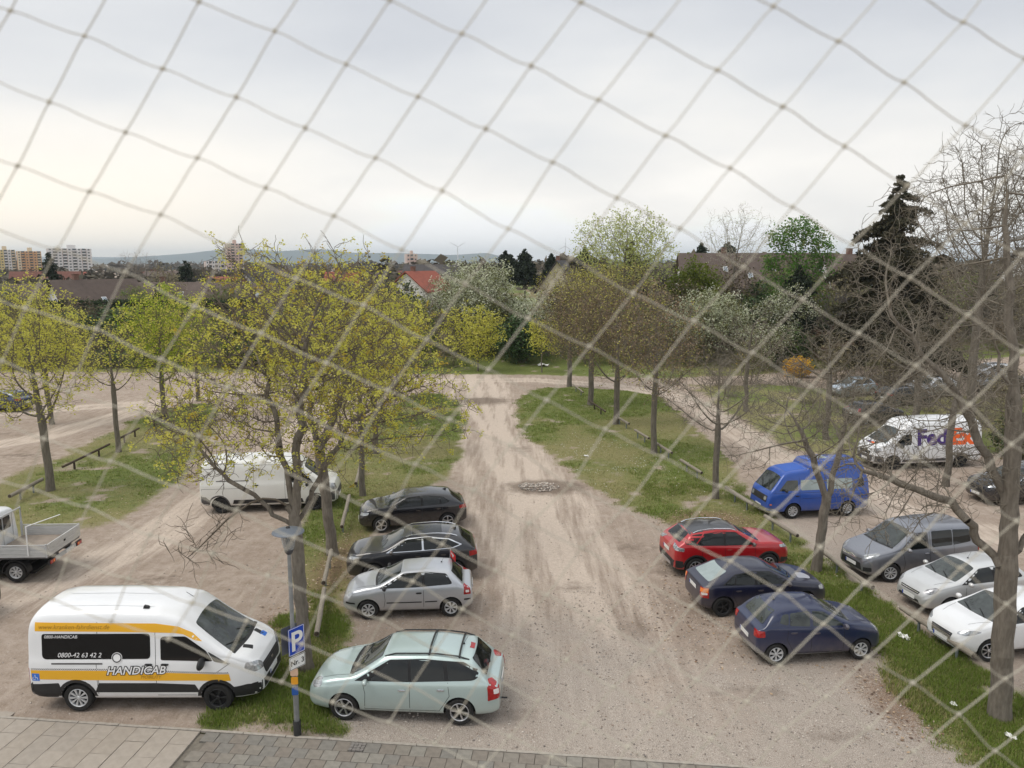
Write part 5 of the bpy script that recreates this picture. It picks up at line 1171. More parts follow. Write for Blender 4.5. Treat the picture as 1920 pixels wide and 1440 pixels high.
ALU = mat('aluminium_board', (.60,.60,.59), .55, .25, var=.2, scale=4, stretch=(1,1,8)); DECK = mat('deck_plywood', (.30,.25,.205), .8, var=.3, scale=3); GALV = mat('galvanised', (.50,.51,.51), .55, .3)
bx0, bx1, bw, bz = -2.78, -.80, 1.05, .92
MB().box(((bx0+bx1)/2,0,bz), (bx1-bx0, 2*bw-.02, .05)).build('load_deck', [DECK], tr)
MB().box(((bx0+bx1)/2,0,bz-.06), (bx1-bx0-.02, 2*bw-.06, .06)).build('subframe', [GREYP], tr)
for s in (-1, 1):
    m = MB(); 
    for k in range(3): m.box(((bx0+bx1)/2, s*(bw+.012), bz+.045+k*.125), (bx1-bx0-.10, .024, .118))
    m.box(((bx0+bx1)/2, s*(bw+.012), bz+.395), (bx1-bx0-.06, .036, .035)); m.build('drop_side', [ALU], tr)
    MB().box((bx1+.02, s*bw, bz+.25), (.06,.06,.55)).build('corner_post', [GALV], tr)
    MB().box((bx0+.02, s*bw, bz+.20), (.05,.05,.46)).build('corner_post', [GALV], tr)
    m = MB(); m.box(((bx0+bx1)/2, s*.42, .74), (bx1-bx0, .10, .16)); m.build('chassis_rail', [GREYP], tr)
    m = MB(); m.box((bx0-.02, s*.86, .70), (.06,.36,.15), 1); m.box((bx0-.055, s*.86, .70), (.02,.30,.11), 0); m.box((bx0-.068, s*.80, .70), (.01,.08,.09), 2); m.build('tail_light', [LAMP_R, BLACKP, LAMP_O], tr)
    m = MB(); n = 10; m.prism([(-1.65+.43*math.cos(PI*k/n), .36+.43*math.sin(PI*k/n)) for k in range(n+1)]+[(-1.65+.40*math.cos(PI*k/n), .36+.40*math.sin(PI*k/n)) for k in range(n, -1, -1)], s*.74, s*1.0, lambda u, v, d: (u, d, v)); m.build('mudguard', [BLACKP], tr)
m = MB()
for k in range(3): m.box((bx0-.012, 0, bz+.045+k*.125), (.024, 2*bw-.1, .118))
m.box((bx0-.012, 0, bz+.395), (.036, 2*bw-.04, .035)); m.box((bx0-.03, 0, bz+.2), (.01,.10,.07), 1); m.build('tail_board', [ALU, SEAM], tr)
MB().box((bx0-.02,0,.70), (.05, 1.3, .12)).build('rear_beam', [GALV], tr)
pb = MB(); pb.box((0,0,0), (.012,.52,.11)); o = pb.build('number_plate', [PLATE], tr); o.location = (bx0-.055, -.25, .70)
m = MB(); m.tube([(bx1+.02,-bw,bz+.4),(bx1+.02,-bw,bz+1.05),(bx1+.02,bw,bz+1.05),(bx1+.02,bw,bz+.4)], .028, 8)
for y in (-.55, 0, .55): m.tube([(bx1+.02,y,bz),(bx1+.02,y,bz+1.05)], .016, 6)
m.build('headboard_frame', [GALV], tr)
m = MB(); m.tube([(-2.2,bw+.05,bz+.05),(-2.2,bw+.05,bz+1.06)], .022, 8); m.tube([(-2.2,bw+.05,bz+1.06),(-2.9,.30,bz+1.2)], .016, 6); m.build('load_stanchion', [mat('white_tube', (.75,.75,.74), .5)], tr)

# ------------------------------------------------------------------ lamp post with signs
lp = empty('street_lamp', (-4.84, 15.93, gz(-4.84,15.93)), R(0), 'grey steel street lamp with flat disc hood carrying parking signs', 'street lamp')
POST = mat('lamp_post_grey', (.30,.31,.31), .55, .4, var=.3, scale=6); POSTD = mat('post_sleeve_dark', (.03,.03,.03), .7)
MB().lathe([(.085,0),(.085,.34),(.078,.36)], 20).build('base_sleeve', [POSTD], lp)
HP = 4.27
MB().lathe([(.060,.30),(.060,1.55),(.064,1.56),(.064,1.60),(.050,1.64),(.042,HP-.04),(.042,HP)], 20).build('pole', [POST], lp)
MB().lathe([(.045,HP),(.08,HP+.04),(.10,HP+.09),(.10,HP+.12),(.02,HP+.12)], 20).build('lamp_socket', [mat('lamp_socket_dark', (.06,.06,.065), .5)], lp)
GL = mat('lamp_glass', (.93,.95,.95), .15, trans=.75, ior=1.2)
MB().lathe([(.10,HP+.12),(.135,HP+.25),(.175,HP+.48),(.172,HP+.48),(.132,HP+.25),(.097,HP+.12)], 24).build('glass_bowl', [GL], lp)
m = MB(); 
for k in range(3):
    a = 2*PI*k/3+.5; m.tube([(.105*math.cos(a),.105*math.sin(a),HP+.12),(.19*math.cos(a),.19*math.sin(a),HP+.50)], .009, 6)
m.build('hood_strut', [POST], lp)
MB().tube([(0,0,HP+.13),(0,0,HP+.36)], .04, 10).build('lamp_tube', [mat('lamp_tube_white', (.8,.8,.78), .4)], lp)
MB().lathe([(.001,HP+.60),(.06,HP+.598),(.16,HP+.575),(.28,HP+.545),(.34,HP+.515),(.345,HP+.50),(.33,HP+.50),(.25,HP+.52),(.10,HP+.53),(.001,HP+.535)], 36).build('disc_hood', [mat('hood_grey', (.15,.17,.20), .45, .3)], lp)
MB().lathe([(.001,HP+.63),(.04,HP+.625),(.05,HP+.598)], 14).build('hood_cap', [POSTD], lp)
def sign(name, w, h, z, yaw, thick=.006, face=None, back=GREYP, dx=0, dy=-.07, r=.02):
    o = link(bpy.data.objects.new(name, None), lp); return o
SBLU = mat('sign_blue', (.008,.055,.42), .35); SW = mat('sign_white', (.78,.78,.76), .4)
def plate_part(name, w, h, z, yaw, face, border=None, off=(0,-.075), texts=()):
    """a sign board: face towards local -y, turned by yaw; border and lettering are sub-parts"""
    m = MB(); pr = [(x, y) for x, y in rounded([(-w/2,-h/2),(w/2,-h/2),(w/2,h/2),(-w/2,h/2)], .03)]
    m.prism(pr, 0, .006, lambda u, v, d: (u, d, v)); o = m.build(name, [face], lp, angle=30)
    q = Matrix.Rotation(yaw, 3, 'Z') @ Vector((0, off[1], 0)); o.location = (q.x+off[0], q.y, z); o.rotation_euler = (0, 0, yaw)
    if border:
        a = rounded([(-w/2+.008,-h/2+.008),(w/2-.008,-h/2+.008),(w/2-.008,h/2-.008),(-w/2+.008,h/2-.008)], .025); b = rounded([(-w/2+.020,-h/2+.020),(w/2-.020,-h/2+.020),(w/2-.020,h/2-.020),(-w/2+.020,h/2-.020)], .02)
        mesh_obj('sign_border', [(x,-.002,y) for x, y in a]+[(x,-.002,y) for x, y in b], [(i, (i+1)%len(a), len(a)+(i+1)%len(a), len(a)+i) for i in range(len(a))], border, o)
    for body, size, x, y, mm, bold in texts:
        cu = bpy.data.curves.new('lettering', 'FONT'); cu.body = body; cu.size = size; cu.align_x = 'CENTER'; cu.offset = bold; cu.extrude = .0008
        t = bpy.data.objects.new('lettering', cu); link(t); dg = bpy.context.evaluated_depsgraph_get(); me = bpy.data.meshes.new_from_object(t.evaluated_get(dg)); bpy.data.objects.remove(t)
        me.materials.clear(); me.materials.append(mm); t = link(bpy.data.objects.new('lettering', me), o); t.location = (x, -.004, y); t.rotation_euler = (PI/2, 0, 0)
    return o
SY = R(58)
plate_part('parking_sign', .42, .63, 2.30, R(52), SBLU, SW, texts=[('P', .62, 0, -.215, SW, .012)], off=(.03,-.075))
plate_part('number_sign', .42, .30, 1.80, R(52), SW, INK, texts=[('Nr. 3', .165, 0, -.055, INK, .003)], off=(.03,-.075))
plate_part('back_to_back_sign', .42, .63, 2.28, R(52+180), mat('sign_back_grey', (.16,.165,.17), .5, .4), None, off=(-.04,-.075))
plate_part('sticker', .17, .17, 1.55, R(8), mat('sticker_peach', (.62,.42,.30), .6), None, off=(0,-.07), texts=[('A1', .08, 0, -.03, mat('faded_red', (.45,.15,.10), .6), 0)][:0])
plate_part('sticker', .15, .18, 1.35, R(8), mat('sticker_orange', (.75,.33,.02), .6), None, off=(0,-.07))
plate_part('sticker', .14, .19, 1.10, R(8), mat('sticker_blue', (.02,.09,.33), .6), None, off=(0,-.07))
m = MB()
for z in (2.5, 2.1, 1.8): m.lathe([(.054,z-.015),(.060,z-.015),(.060,z+.015),(.054,z+.015)], 16)
m.build('sign_clamp', [GALV], lp)

# ------------------------------------------------------------------ low log rails on short steel posts
WOODR = mat('weathered_log', (.19,.16,.125), .9, color2=(.29,.26,.21), scale=5, stretch=(1,8,8), bump=.6, bscale=9); WOODE = mat('log_end', (.10,.075,.055), .9, var=.4, scale=12)
WOODD = mat('dark_log', (.085,.06,.04), .9, var=.4, scale=5, bump=.4); POSTG = mat('rail_post_steel', (.22,.25,.25), .6, .4, var=.3, scale=9); POSTK = mat('rail_post_dark', (.05,.035,.025), .8)
def log_rail(a, b, label, z=.42, dark=False, r=.075, posts=(.22,.78), az=None, bz=None, group='low log rails along the grass strips'):
    A, B = Vector((*a, 0)), Vector((*b, 0)); L_ = (B-A).length; d = (B-A).normalized(); mid = (A+B)/2
    t = empty('log_rail', (mid.x, mid.y, gz(mid.x, mid.y)), math.atan2(d.y, d.x), label, 'rail', group)
    za = z if az is None else az; zb = z if bz is None else bz
    m = MB(); n = 9; pts = []; rr = []
    for k in range(n):
        u = k/(n-1); pts.append((-L_/2+L_*u, random.uniform(-.006,.006), za+(zb-za)*u+random.uniform(-.004,.004))); rr.append(r*random.uniform(.94,1.06))
    m.tube(pts, rr, 12); o = m.build('log', [WOODD if dark else WOODR], t, angle=50)
    for i, e in ((0,-1), (n-1,1)):
        q = MB(); q.lathe([(r*.82,0),(r*.6,.004),(.001,.005)], 12, 'z'); w = q.build('log_end', [WOODE], t); w.rotation_euler = (0, PI/2*e, 0); w.location = Vector(pts[i])+Vector((e*.001,0,0))
    for u in posts:
        h = za+(zb-za)*u; q = MB(); q.box((-L_/2+L_*u, 0, (h-r*.4)/2-.04), (.075, .075 if dark else .03, h-r*.4+.12)); 
        if not dark: q.box((-L_/2+L_*u, .028, (h-r*.4)/2-.04), (.012,.04,h-r*.4+.12)); q.box((-L_/2+L_*u, 0, h-r*1.02), (.12,.09,.012))
        q.build('post', [POSTK if dark else POSTG], t)
    return t
log_rail((11.02,25.95), (11.36,22.95), 'log rail between the navy hatchback and the pale silver hatchback', posts=(.30,.80))
log_rail((11.55,21.55), (12.02,18.70), 'nearest log rail on the right, beside the bright white hatchback', posts=(.28,.80), z=.40)
log_rail((10.25,29.95), (10.72,27.65), 'log rail beside the nose of the red crossover', posts=(.25,.8))
log_rail((9.75,33.9), (10.20,31.4), 'log rail before the blue camper bus', posts=(.35,.8))
log_rail((8.78,38.9), (9.25,36.4), 'half hidden log rail left of the fifth bare trunk', posts=(.3,.8))
log_rail((8.2,42.7), (8.62,40.4), 'log rail just past the fourth bare trunk', posts=(.3,.8))
log_rail((7.55,46.2), (8.0,43.9), 'pale log rail left of the fourth bare trunk', posts=(.2,.7))
log_rail((6.95,50.6), (7.45,48.0), 'log rail at the foot of the third bare trunk', posts=(.3,.8))
log_rail((5.75,56.6), (6.45,52.2), 'long dark rail on two black posts between second and third trunk', dark=True, posts=(.35,.75), r=.06)
log_rail((5.15,64.2), (5.65,60.2), 'farthest log rail on the right, between the two farthest trunks', posts=(.3,.8), r=.06)
log_rail((-5.42,20.0), (-5.95,23.1), 'log rail leaning low beside the silver three-door hatchback', posts=(.15,.62), az=.34, bz=.30)
log_rail((-6.02,23.3), (-6.42,26.1), 'log rail beside the leaning trunk and the black crossover', posts=(.25,.8))
log_rail((-6.60,28.6), (-7.10,32.4), 'log rail running from the black hatchback toward the young trunk', posts=(.15,.8), bz=.5)
log_rail((-7.25,34.6), (-7.75,38.4), 'far log rail behind the young trunk in the middle strip', posts=(.2,.8))
log_rail((-22.05,32.6), (-22.25,35.3), 'mossy thick log rail nearest the flatbed truck', posts=(.3,.7), dark=False, r=.085)
log_rail((-22.55,37.5), (-22.75,42.4), 'long dark rail between the two left maples', dark=True, posts=(.22,.75), r=.06)
log_rail((-22.9,43.6), (-23.1,46.6), 'dark rail just beyond the second left trunk', dark=True, posts=(.3,.8), r=.06)
log_rail((-23.2,48.2), (-23.4,50.8), 'dark rail ending at the third left trunk', dark=True, posts=(.3,.8), r=.06)
log_rail((-22.0,28.2), (-22.1,31.0), 'log rail half cut by the left edge above the flatbed cab', posts=(.3,.7), dark=True)

# ------------------------------------------------------------------ the bird net stretched in front of the camera's balcony
exec_net = True
CORD = mat('net_cord', (.50,.465,.38), .9, var=.12, scale=60)
def build_net():
    NT = NETDATA
    root = empty('balcony_net', (0, .44, CAM_H), 0, 'beige knotted bird net stretched in front of the balcony', 'net')
    rnd = random.Random(4)
    def P3(k):
        x, z = NT[k]; x, z = x*1e-4, z*1e-4
        return Vector((x, .012*math.sin(k[0]*.7)+.008*math.sin(k[1]*.9+1), z))*1.0
    pos = {k: P3(k) for k in NT}
    # keep nodes on their sight lines when the net bellies in and out
    for k in pos: f = (.44+pos[k].y)/.44; pos[k] = Vector((pos[k].x*f, pos[k].y, pos[k].z*f))
    I = sorted({k[0] for k in NT}); J = sorted({k[1] for k in NT})
    def strand(keys, wav):
        runs = []; cur = []
        for k in keys:
            if k in pos: cur.append(k)
            else:
                if len(cur) > 1: runs.append(cur)
                cur = []
        if len(cur) > 1: runs.append(cur)
        for run in runs:
            pts = []
            for a, b in zip(run[:-1], run[1:]):
                A, B = pos[a], pos[b]; d = B-A; n = Vector((-d.z, 0, d.x)).normalized(); s1 = rnd.uniform(.3,1.)*wav; s2 = rnd.uniform(.3,1.)*wav
                m_ = 8
                for q in range(m_):
                    t = q/m_
                    # the cord leaves each knot at a slant and straightens in between
                    off = s1*math.sin(PI*min(t*2.2,1))*(1-t)**1.5 - s2*math.sin(PI*min((1-t)*2.2,1))*t**1.5
                    sag = -abs(wav)*.5*math.sin(PI*t)
                    pts.append(A+d*t+n*off*d.length+Vector((0,0,sag*d.length)))
            pts.append(pos[run[-1]])
            MB().tube(pts, .00037, 6).build('cord', [CORD], root)
    for j in J: strand([(i, j) for i in I], .028)
    for i in I: strand([(i, j) for j in J], -.012)
    bm = bmesh.new(); bmesh.ops.create_icosphere(bm, subdivisions=2, radius=.00135)
    for v in bm.verts: v.co *= 1+.25*noise.noise(v.co*900)
    for f in bm.faces: f.smooth = True
    me = bpy.data.meshes.new('knot'); bm.to_mesh(me); bm.free(); me.materials.append(CORD)
    for k, p in pos.items():
        o = link(bpy.data.objects.new('knot', me), root); o.location = p; o.rotation_euler = (rnd.random()*3, rnd.random()*3, .5); o.scale = (1, .8, 1.25)
NETDATA = {(-2,-1):(-3279,2018),(-1,-1):(-2876,1884),(-1,0):(-3146,1540),(-1,1):(-3347,1193),(0,-2):(-2231,2061),(0,-1):(-2477,1739),(0,0):(-2699,1347),(0,1):(-2933,1035),(0,2):(-3153,699),(0,3):(-3364,378),(0,4):(-3555,20),(1,-2):(-1821,1901),(1,-1):(-2077,1563),(1,0):(-2313,1220),(1,1):(-2535,877),(1,2):(-2741,538),(1,3):(-2962,212),(1,4):(-3163,-101),(1,5):(-3337,-403),(1,6):(-3470,-730),(1,7):(-3679,-1053),(1,8):(-3811,-1337),(2,-2):(-1446,1753),(2,-1):(-1682,1393),(2,0):(-1901,1050),(2,1):(-2130,717),(2,2):(-2354,399),(2,3):(-2561,83),(2,4):(-2776,-250),(2,5):(-2938,-553),(2,6):(-3122,-848),(2,7):(-3274,-1171),(2,8):(-3406,-1450),(2,9):(-3515,-1760),(3,-3):(-768,1923),(3,-2):(-1039,1557),(3,-1):(-1282,1244),(3,0):(-1509,903),(3,1):(-1742,581),(3,2):(-1967,274),(3,3):(-2189,-45),(3,4):(-2379,-368),(3,5):(-2573,-730),(3,6):(-2741,-1011),(3,7):(-2880,-1304),(3,8):(-3031,-1587),(3,9):(-3170,-1866),(4,-3):(-387,1743),(4,-2):(-656,1401),(4,-1):(-902,1074),(4,0):(-1139,740),(4,1):(-1372,420),(4,2):(-1598,104),(4,3):(-1809,-240),(4,4):(-2022,-543),(4,5):(-2156,-856),(4,6):(-2360,-1146),(4,7):(-2520,-1425),(4,8):(-2674,-1757),(4,9):(-2785,-2005),(5,-4):(264,1911),(5,-3):(-10,1574),(5,-2):(-271,1231),(5,-1):(-514,905),(5,0):(-756,581),(5,1):(-997,266),(5,2):(-1225,-81),(5,3):(-1437,-393),(5,4):(-1650,-708),(5,5):(-1831,-995),(5,6):(-1966,-1305),(5,7):(-2163,-1600),(5,8):(-2313,-1871),(5,9):(-2438,-2149),(6,-5):(949,2070),(6,-4):(659,1733),(6,-3):(370,1390),(6,-2):(104,1066),(6,-1):(-144,737),(6,0):(-389,405),(6,1):(-622,80),(6,2):(-845,-231),(6,3):(-1070,-565),(6,4):(-1260,-836),(6,5):(-1462,-1149),(6,6):(-1638,-1446),(6,7):(-1798,-1716),(6,8):(-1935,-2030),(6,9):(-2095,-2259),(7,-5):(1296,1907),(7,-4):(1032,1562),(7,-3):(750,1225),(7,-2):(473,889),(7,-1):(225,558),(7,0):(-21,195),(7,1):(-266,-111),(7,2):(-490,-429),(7,3):(-720,-724),(7,4):(-898,-1032),(7,5):(-1124,-1300),(7,6):(-1301,-1617),(7,7):(-1470,-1854),(7,8):(-1614,-2145),(7,9):(-1761,-2418),(8,-6):(1972,2066),(8,-5):(1686,1720),(8,-4):(1406,1369),(8,-3):(1118,1044),(8,-2):(847,700),(8,-1):(586,365),(8,0):(334,33),(8,1):(91,-307),(8,2):(-135,-602),(8,3):(-364,-897),(8,4):(-569,-1166),(8,5):(-741,-1478),(8,6):(-940,-1766),(8,7):(-1137,-1993),(8,8):(-1283,-2297),(8,9):(-1419,-2545),(9,-6):(2340,1870),(9,-5):(2051,1513),(9,-4):(1767,1192),(9,-3):(1485,852),(9,-2):(1210,526),(9,-1):(943,198),(9,0):(688,-165),(9,1):(444,-469),(9,2):(201,-781),(9,3):(-9,-1049),(9,4):(-226,-1324),(9,5):(-418,-1658),(9,6):(-599,-1891),(9,7):(-786,-2136),(9,8):(-947,-2431),(9,9):(-1110,-2680),(10,-7):(3021,1990),(10,-6):(2693,1663),(10,-5):(2434,1290),(10,-4):(2139,980),(10,-3):(1838,643),(10,-2):(1568,315),(10,-1):(1309,-18),(10,0):(1040,-322),(10,1):(790,-652),(10,2):(545,-955),(10,3):(344,-1293),(10,4):(100,-1528),(10,5):(-99,-1824),(10,6):(-301,-2070),(10,7):(-465,-2330),(10,8):(-626,-2574),(10,9):(-763,-2815),(11,-7):(3402,1804),(11,-6):(3086,1453),(11,-5):(2787,1102),(11,-4):(2494,754),(11,-3):(2201,432),(11,-2):(1913,110),(11,-1):(1655,-201),(11,0):(1384,-506),(11,1):(1138,-809),(11,2):(887,-1121),(11,3):(659,-1440),(11,4):(418,-1681),(11,5):(211,-1977),(11,6):(4,-2240),(11,7):(-171,-2477),(11,8):(-327,-2742),(11,9):(-484,-2960),(12,-6):(3443,1229),(12,-5):(3160,897),(12,-4):(2837,583),(12,-3):(2542,222),(12,-2):(2258,-78),(12,-1):(1987,-393),(12,0):(1730,-702),(12,1):(1463,-1023),(12,2):(1229,-1298),(12,3):(980,-1609),(12,4):(776,-1881),(12,5):(531,-2138),(12,6):(334,-2398),(12,7):(163,-2671),(12,8):(-12,-2911),(12,9):(-185,-3124),(13,-5):(3476,712),(13,-4):(3176,353),(13,-3):(2880,51),(13,-2):(2604,-289),(13,-1):(2332,-581),(13,0):(2058,-875),(13,1):(1813,-1186),(13,2):(1557,-1460),(13,3):(1313,-1763),(13,4):(1085,-2053),(13,5):(859,-2341),(13,6):(625,-2579),(13,7):(449,-2825),(13,8):(250,-3049),(13,9):(123,-3291),(14,-4):(3527,137),(14,-3):(3228,-170),(14,-2):(2936,-500),(14,-1):(2660,-807),(14,0):(2368,-1126),(14,1):(2099,-1398),(14,2):(1846,-1676),(14,3):(1618,-1949),(14,4):(1359,-2226),(14,5):(1138,-2532),(14,6):(923,-2755),(14,7):(723,-2983),(14,8):(576,-3231),(14,9):(379,-3430),(15,-3):(3547,-400),(15,-2):(3267,-714),(15,-1):(2927,-1047),(15,0):(2682,-1292),(15,1):(2430,-1626),(15,2):(2124,-1905),(15,3):(1896,-2165),(15,4):(1644,-2438),(15,5):(1451,-2676),(15,6):(1244,-2929),(15,7):(1005,-3186),(15,8):(834,-3375),(15,9):(668,-3560),(16,-2):(3572,-934),(16,-1):(3285,-1244),(16,0):(3003,-1514),(16,1):(2696,-1808),(16,2):(2457,-2099),(16,3):(2181,-2384),(16,4):(1942,-2645),(16,5):(1694,-2862),(16,6):(1501,-3150),(16,7):(1295,-3328),(16,8):(1105,-3566),(16,9):(930,-3748),(17,-1):(3579,-1428),(17,0):(3288,-1729),(17,1):(2996,-2039),(17,2):(2748,-2300),(17,3):(2470,-2551),(17,4):(2222,-2855),(17,5):(1964,-3075),(17,6):(1777,-3307),(17,7):(1550,-3536),(17,8):(1339,-3738),(17,9):(1188,-3905),(18,0):(3594,-1963),(18,1):(3335,-2292),(18,2):(3035,-2526),(18,3):(2774,-2761),(18,4):(2514,-3013),(18,5):(2283,-3291),(18,6):(2033,-3484),(18,7):(1831,-3713),(18,8):(1604,-3917),(18,9):(1387,-4099),(19,0):(3884,-2190),(19,1):(3603,-2481),(19,2):(3303,-2738),(19,3):(3022,-3011),(19,4):(2765,-3243),(19,5):(2508,-3467),(19,6):(2271,-3717),(19,7):(2058,-3895),(19,8):(1827,-4080),(20,1):(3855,-2706),(20,2):(3572,-2974),(20,3):(3307,-3216),(20,4):(3028,-3466),(20,5):(2744,-3683),(20,6):(2528,-3899)}
build_net()
# ------------------------------------------------------------------ trees
def norm(a): return a/np.maximum(np.linalg.norm(a, axis=-1, keepdims=True), 1e-9)
def colonize(rs, start, attr, step=.22, di=2.2, dk=.40, iters=120, jit=.22, up=.06, maxn=9000):
    """grow branches from the start polylines towards scattered points; returns positions and parents"""
    pos = []; par = []; th = []
    for line, p0 in start:
        prev = p0
        for k, p in enumerate(line):
            pos.append(np.array(p, float)); par.append(prev); prev = len(pos)-1
    pos = list(pos); N = len(pos); A = attr.copy()
    P = np.array(pos); d = np.linalg.norm(A[:, None]-P[None], axis=2); ni = d.argmin(1); nd = d.min(1)
    dirs = {}
    for it in range(iters):
        if len(A) == 0 or len(pos) > maxn: break
        lim = di if it > 12 else 1e9
        act = nd < lim
        if not act.any(): break
        idx = ni[act]; v = norm(A[act]-np.array(pos)[idx])
        acc = np.zeros((len(pos), 3)); np.add.at(acc, idx, v); un = np.unique(idx)
        g = norm(acc[un]+rs.normal(0, jit, (len(un), 3))*1.0+np.array([0,0,up]))
        pp = np.array(pos)[un]+g*step
        new = []
        for u, q in zip(un, pp):
            key = (int(u),); c = dirs.get(int(u), 0)
            if c >= 3: continue
            dirs[int(u)] = c+1; pos.append(q); par.append(int(u)); new.append(q)
        if not new: break
        NP = np.array(new); base = len(pos)-len(new)
        d = np.linalg.norm(A[:, None]-NP[None], axis=2); m = d.min(1); mi = d.argmin(1)
        b = m < nd; nd = np.where(b, m, nd); ni = np.where(b, mi+base, ni)
        keep = nd > dk; A = A[keep]; nd = nd[keep]; ni = ni[keep]
    return np.array(pos), np.array(par)
def add_twigs(rs, pos, par, n_per, seg, length, mask, droop=0., jit=.5, up=.15):
    """short kinked twigs on the nodes in mask"""
    idx = np.repeat(np.where(mask)[0], n_per)
    if len(idx) == 0: return pos, par
    pd = norm(pos[idx]-pos[np.maximum(par[idx], 0)])
    d = norm(pd*.6+rs.normal(0, .6, (len(idx), 3))+np.array([0,0,up])); cur = idx; p = pos[idx]; L = length*rs.uniform(.5, 1.3, (len(idx), 1))/seg
    P = [pos]; Q = [par]; n = len(pos)
    for k in range(seg):
        d = norm(d+rs.normal(0, jit, d.shape)*.6+np.array([0,0,-droop])); p = p+d*L; P.append(p); Q.append(cur.copy()); cur = np.arange(n, n+len(idx)); n += len(idx)
    return np.concatenate(P), np.concatenate(Q)
def radii(pos, par, tip, expo=2.3, base=None):
    n = len(pos); a = np.zeros(n); ch = np.zeros(n, int)
    for i in range(n-1, -1, -1):
        if ch[i] == 0: a[i] = tip**expo
        p = par[i]
        if p >= 0: a[p] += a[i]; ch[p] += 1
    r = a**(1/expo)
    if base:
        k = math.log(base/tip)/math.log(max(r.max(), tip*1.01)/tip); r = tip*(r/tip)**k
    return r, ch
def topo(pos, par):
    """children must follow their parents for radii()"""
    order = []; kids = {}
    for i, p in enumerate(par): kids.setdefault(int(p), []).append(i)
    st = kids.get(-1, [])[::-1]
    while st:
        i = st.pop(); order.append(i); st += kids.get(i, [])
    order = np.array(order); inv = np.full(len(pos), -1); inv[order] = np.arange(len(order))
    return pos[order], np.where(par[order] >= 0, inv[par[order]], -1)
def tubes(pos, par, r, sel, n):
    e = np.where(sel & (par >= 0))[0]
    if len(e) == 0: return np.zeros((0,3)), np.zeros((0,4), int)
    a = pos[par[e]]; b = pos[e]; d = norm(b-a)
    pd = norm(a-pos[np.maximum(par[par[e]], 0)]); top = par[par[e]] < 0; pd[top] = d[top]
    ra = np.minimum(r[par[e]], r[e]*1.35); rb = r[e]
    up = np.where(np.abs(d[:, 2:3]) < .9, np.array([[0,0,1.]]), np.array([[1.,0,0]]))
    def ring(c, dd, rr):
        u = norm(np.cross(dd, up)); w = np.cross(u, dd); t = 2*PI*np.arange(n)/n
        return c[:, None]+(u[:, None]*np.cos(t)[None, :, None]+w[:, None]*np.sin(t)[None, :, None])*rr[:, None, None]
    V = np.concatenate([ring(a-d*ra[:, None]*.25, d, ra), ring(b, d, rb)], 1)
    k = np.arange(n); f = np.stack([k, (k+1)%n, n+(k+1)%n, n+k], 1)
    F = (f[None]+(np.arange(len(e))*2*n)[:, None, None]).reshape(-1, 4)
    return V.reshape(-1, 3), F
def stack(parts):
    V = []; F = []; o = 0
    for v, f in parts:
        if len(v): V.append(v); F.append(f+o); o += len(v)
    return np.concatenate(V), np.concatenate(F)
def leaf_quads(rs, c, n_per, spread, s0, s1, flat=.5):
    """small creased leaf faces around the points c"""
    C_ = np.repeat(c, n_per, 0); m = len(C_); C_ = C_+rs.normal(0, spread, (m, 3))
    u = norm(rs.normal(0, 1, (m, 3))*np.array([1,1,flat])); w = norm(np.cross(u, rs.normal(0, 1, (m, 3)))); s = rs.uniform(s0, s1, (m, 1))
    V = np.stack([C_-u*s, C_+w*s*.62+u*s*.1, C_+u*s, C_-w*s*.62+u*s*.1], 1).reshape(-1, 3)
    return V, np.arange(m*4).reshape(-1, 4)
BARK = mat('bark_grey', (.215,.188,.152), .95, color2=(.115,.098,.078), scale=5, stretch=(3,3,.7), bump=1., bscale=14, det=6)
BARKG = mat('bark_pale_grey', (.20,.178,.145), .95, color2=(.11,.095,.075), scale=4, stretch=(3,3,.6), bump=1., bscale=12, det=6)
LICHEN = mat('bark_mossy', (.17,.15,.09), .95, color2=(.26,.23,.06), scale=3, bump=.8, bscale=14)
TWIG = mat('twig_brown', (.17,.14,.105), .9, var=.3, scale=2); TWIGG = mat('twig_grey', (.205,.178,.138), .9, var=.3, scale=2)
MAP1 = mat('maple_flower_yellow', (.68,.64,.12), .6, color2=(.44,.44,.07), scale=.9, spec=.2, transl=.45); MAP2 = mat('maple_flower_lime', (.52,.55,.10), .6, color2=(.70,.63,.15), scale=1.1, spec=.2, transl=.45)
MAP3 = mat('maple_leaf_amber', (.52,.38,.06), .6, color2=(.40,.34,.05), scale=1., spec=.2, transl=.4)
def ell(rs, n, c, r, shell=.35):
    """points in an ellipsoid, denser towards its skin"""
    d = norm(rs.normal(0, 1, (n, 3))); t = rs.uniform(0, 1, n)**shell
    if n >= 200:                                            # lobed outline, never a smooth egg
        lb = norm(rs.normal(0, 1, (7, 3))); w = 1-.30*np.clip((d@lb.T).max(1)*-1+1, 0, 1)*1.6+.06
        t = t*np.clip(w, .62, 1.12)
        k = np.array([noise.noise(Vector(q)*1.7+Vector((n, 0, 0))) for q in d*t[:, None]*2]); t = np.where(k < -.22, t*.72, t)
    return np.array(c)+d*np.array(r)*t[:, None]
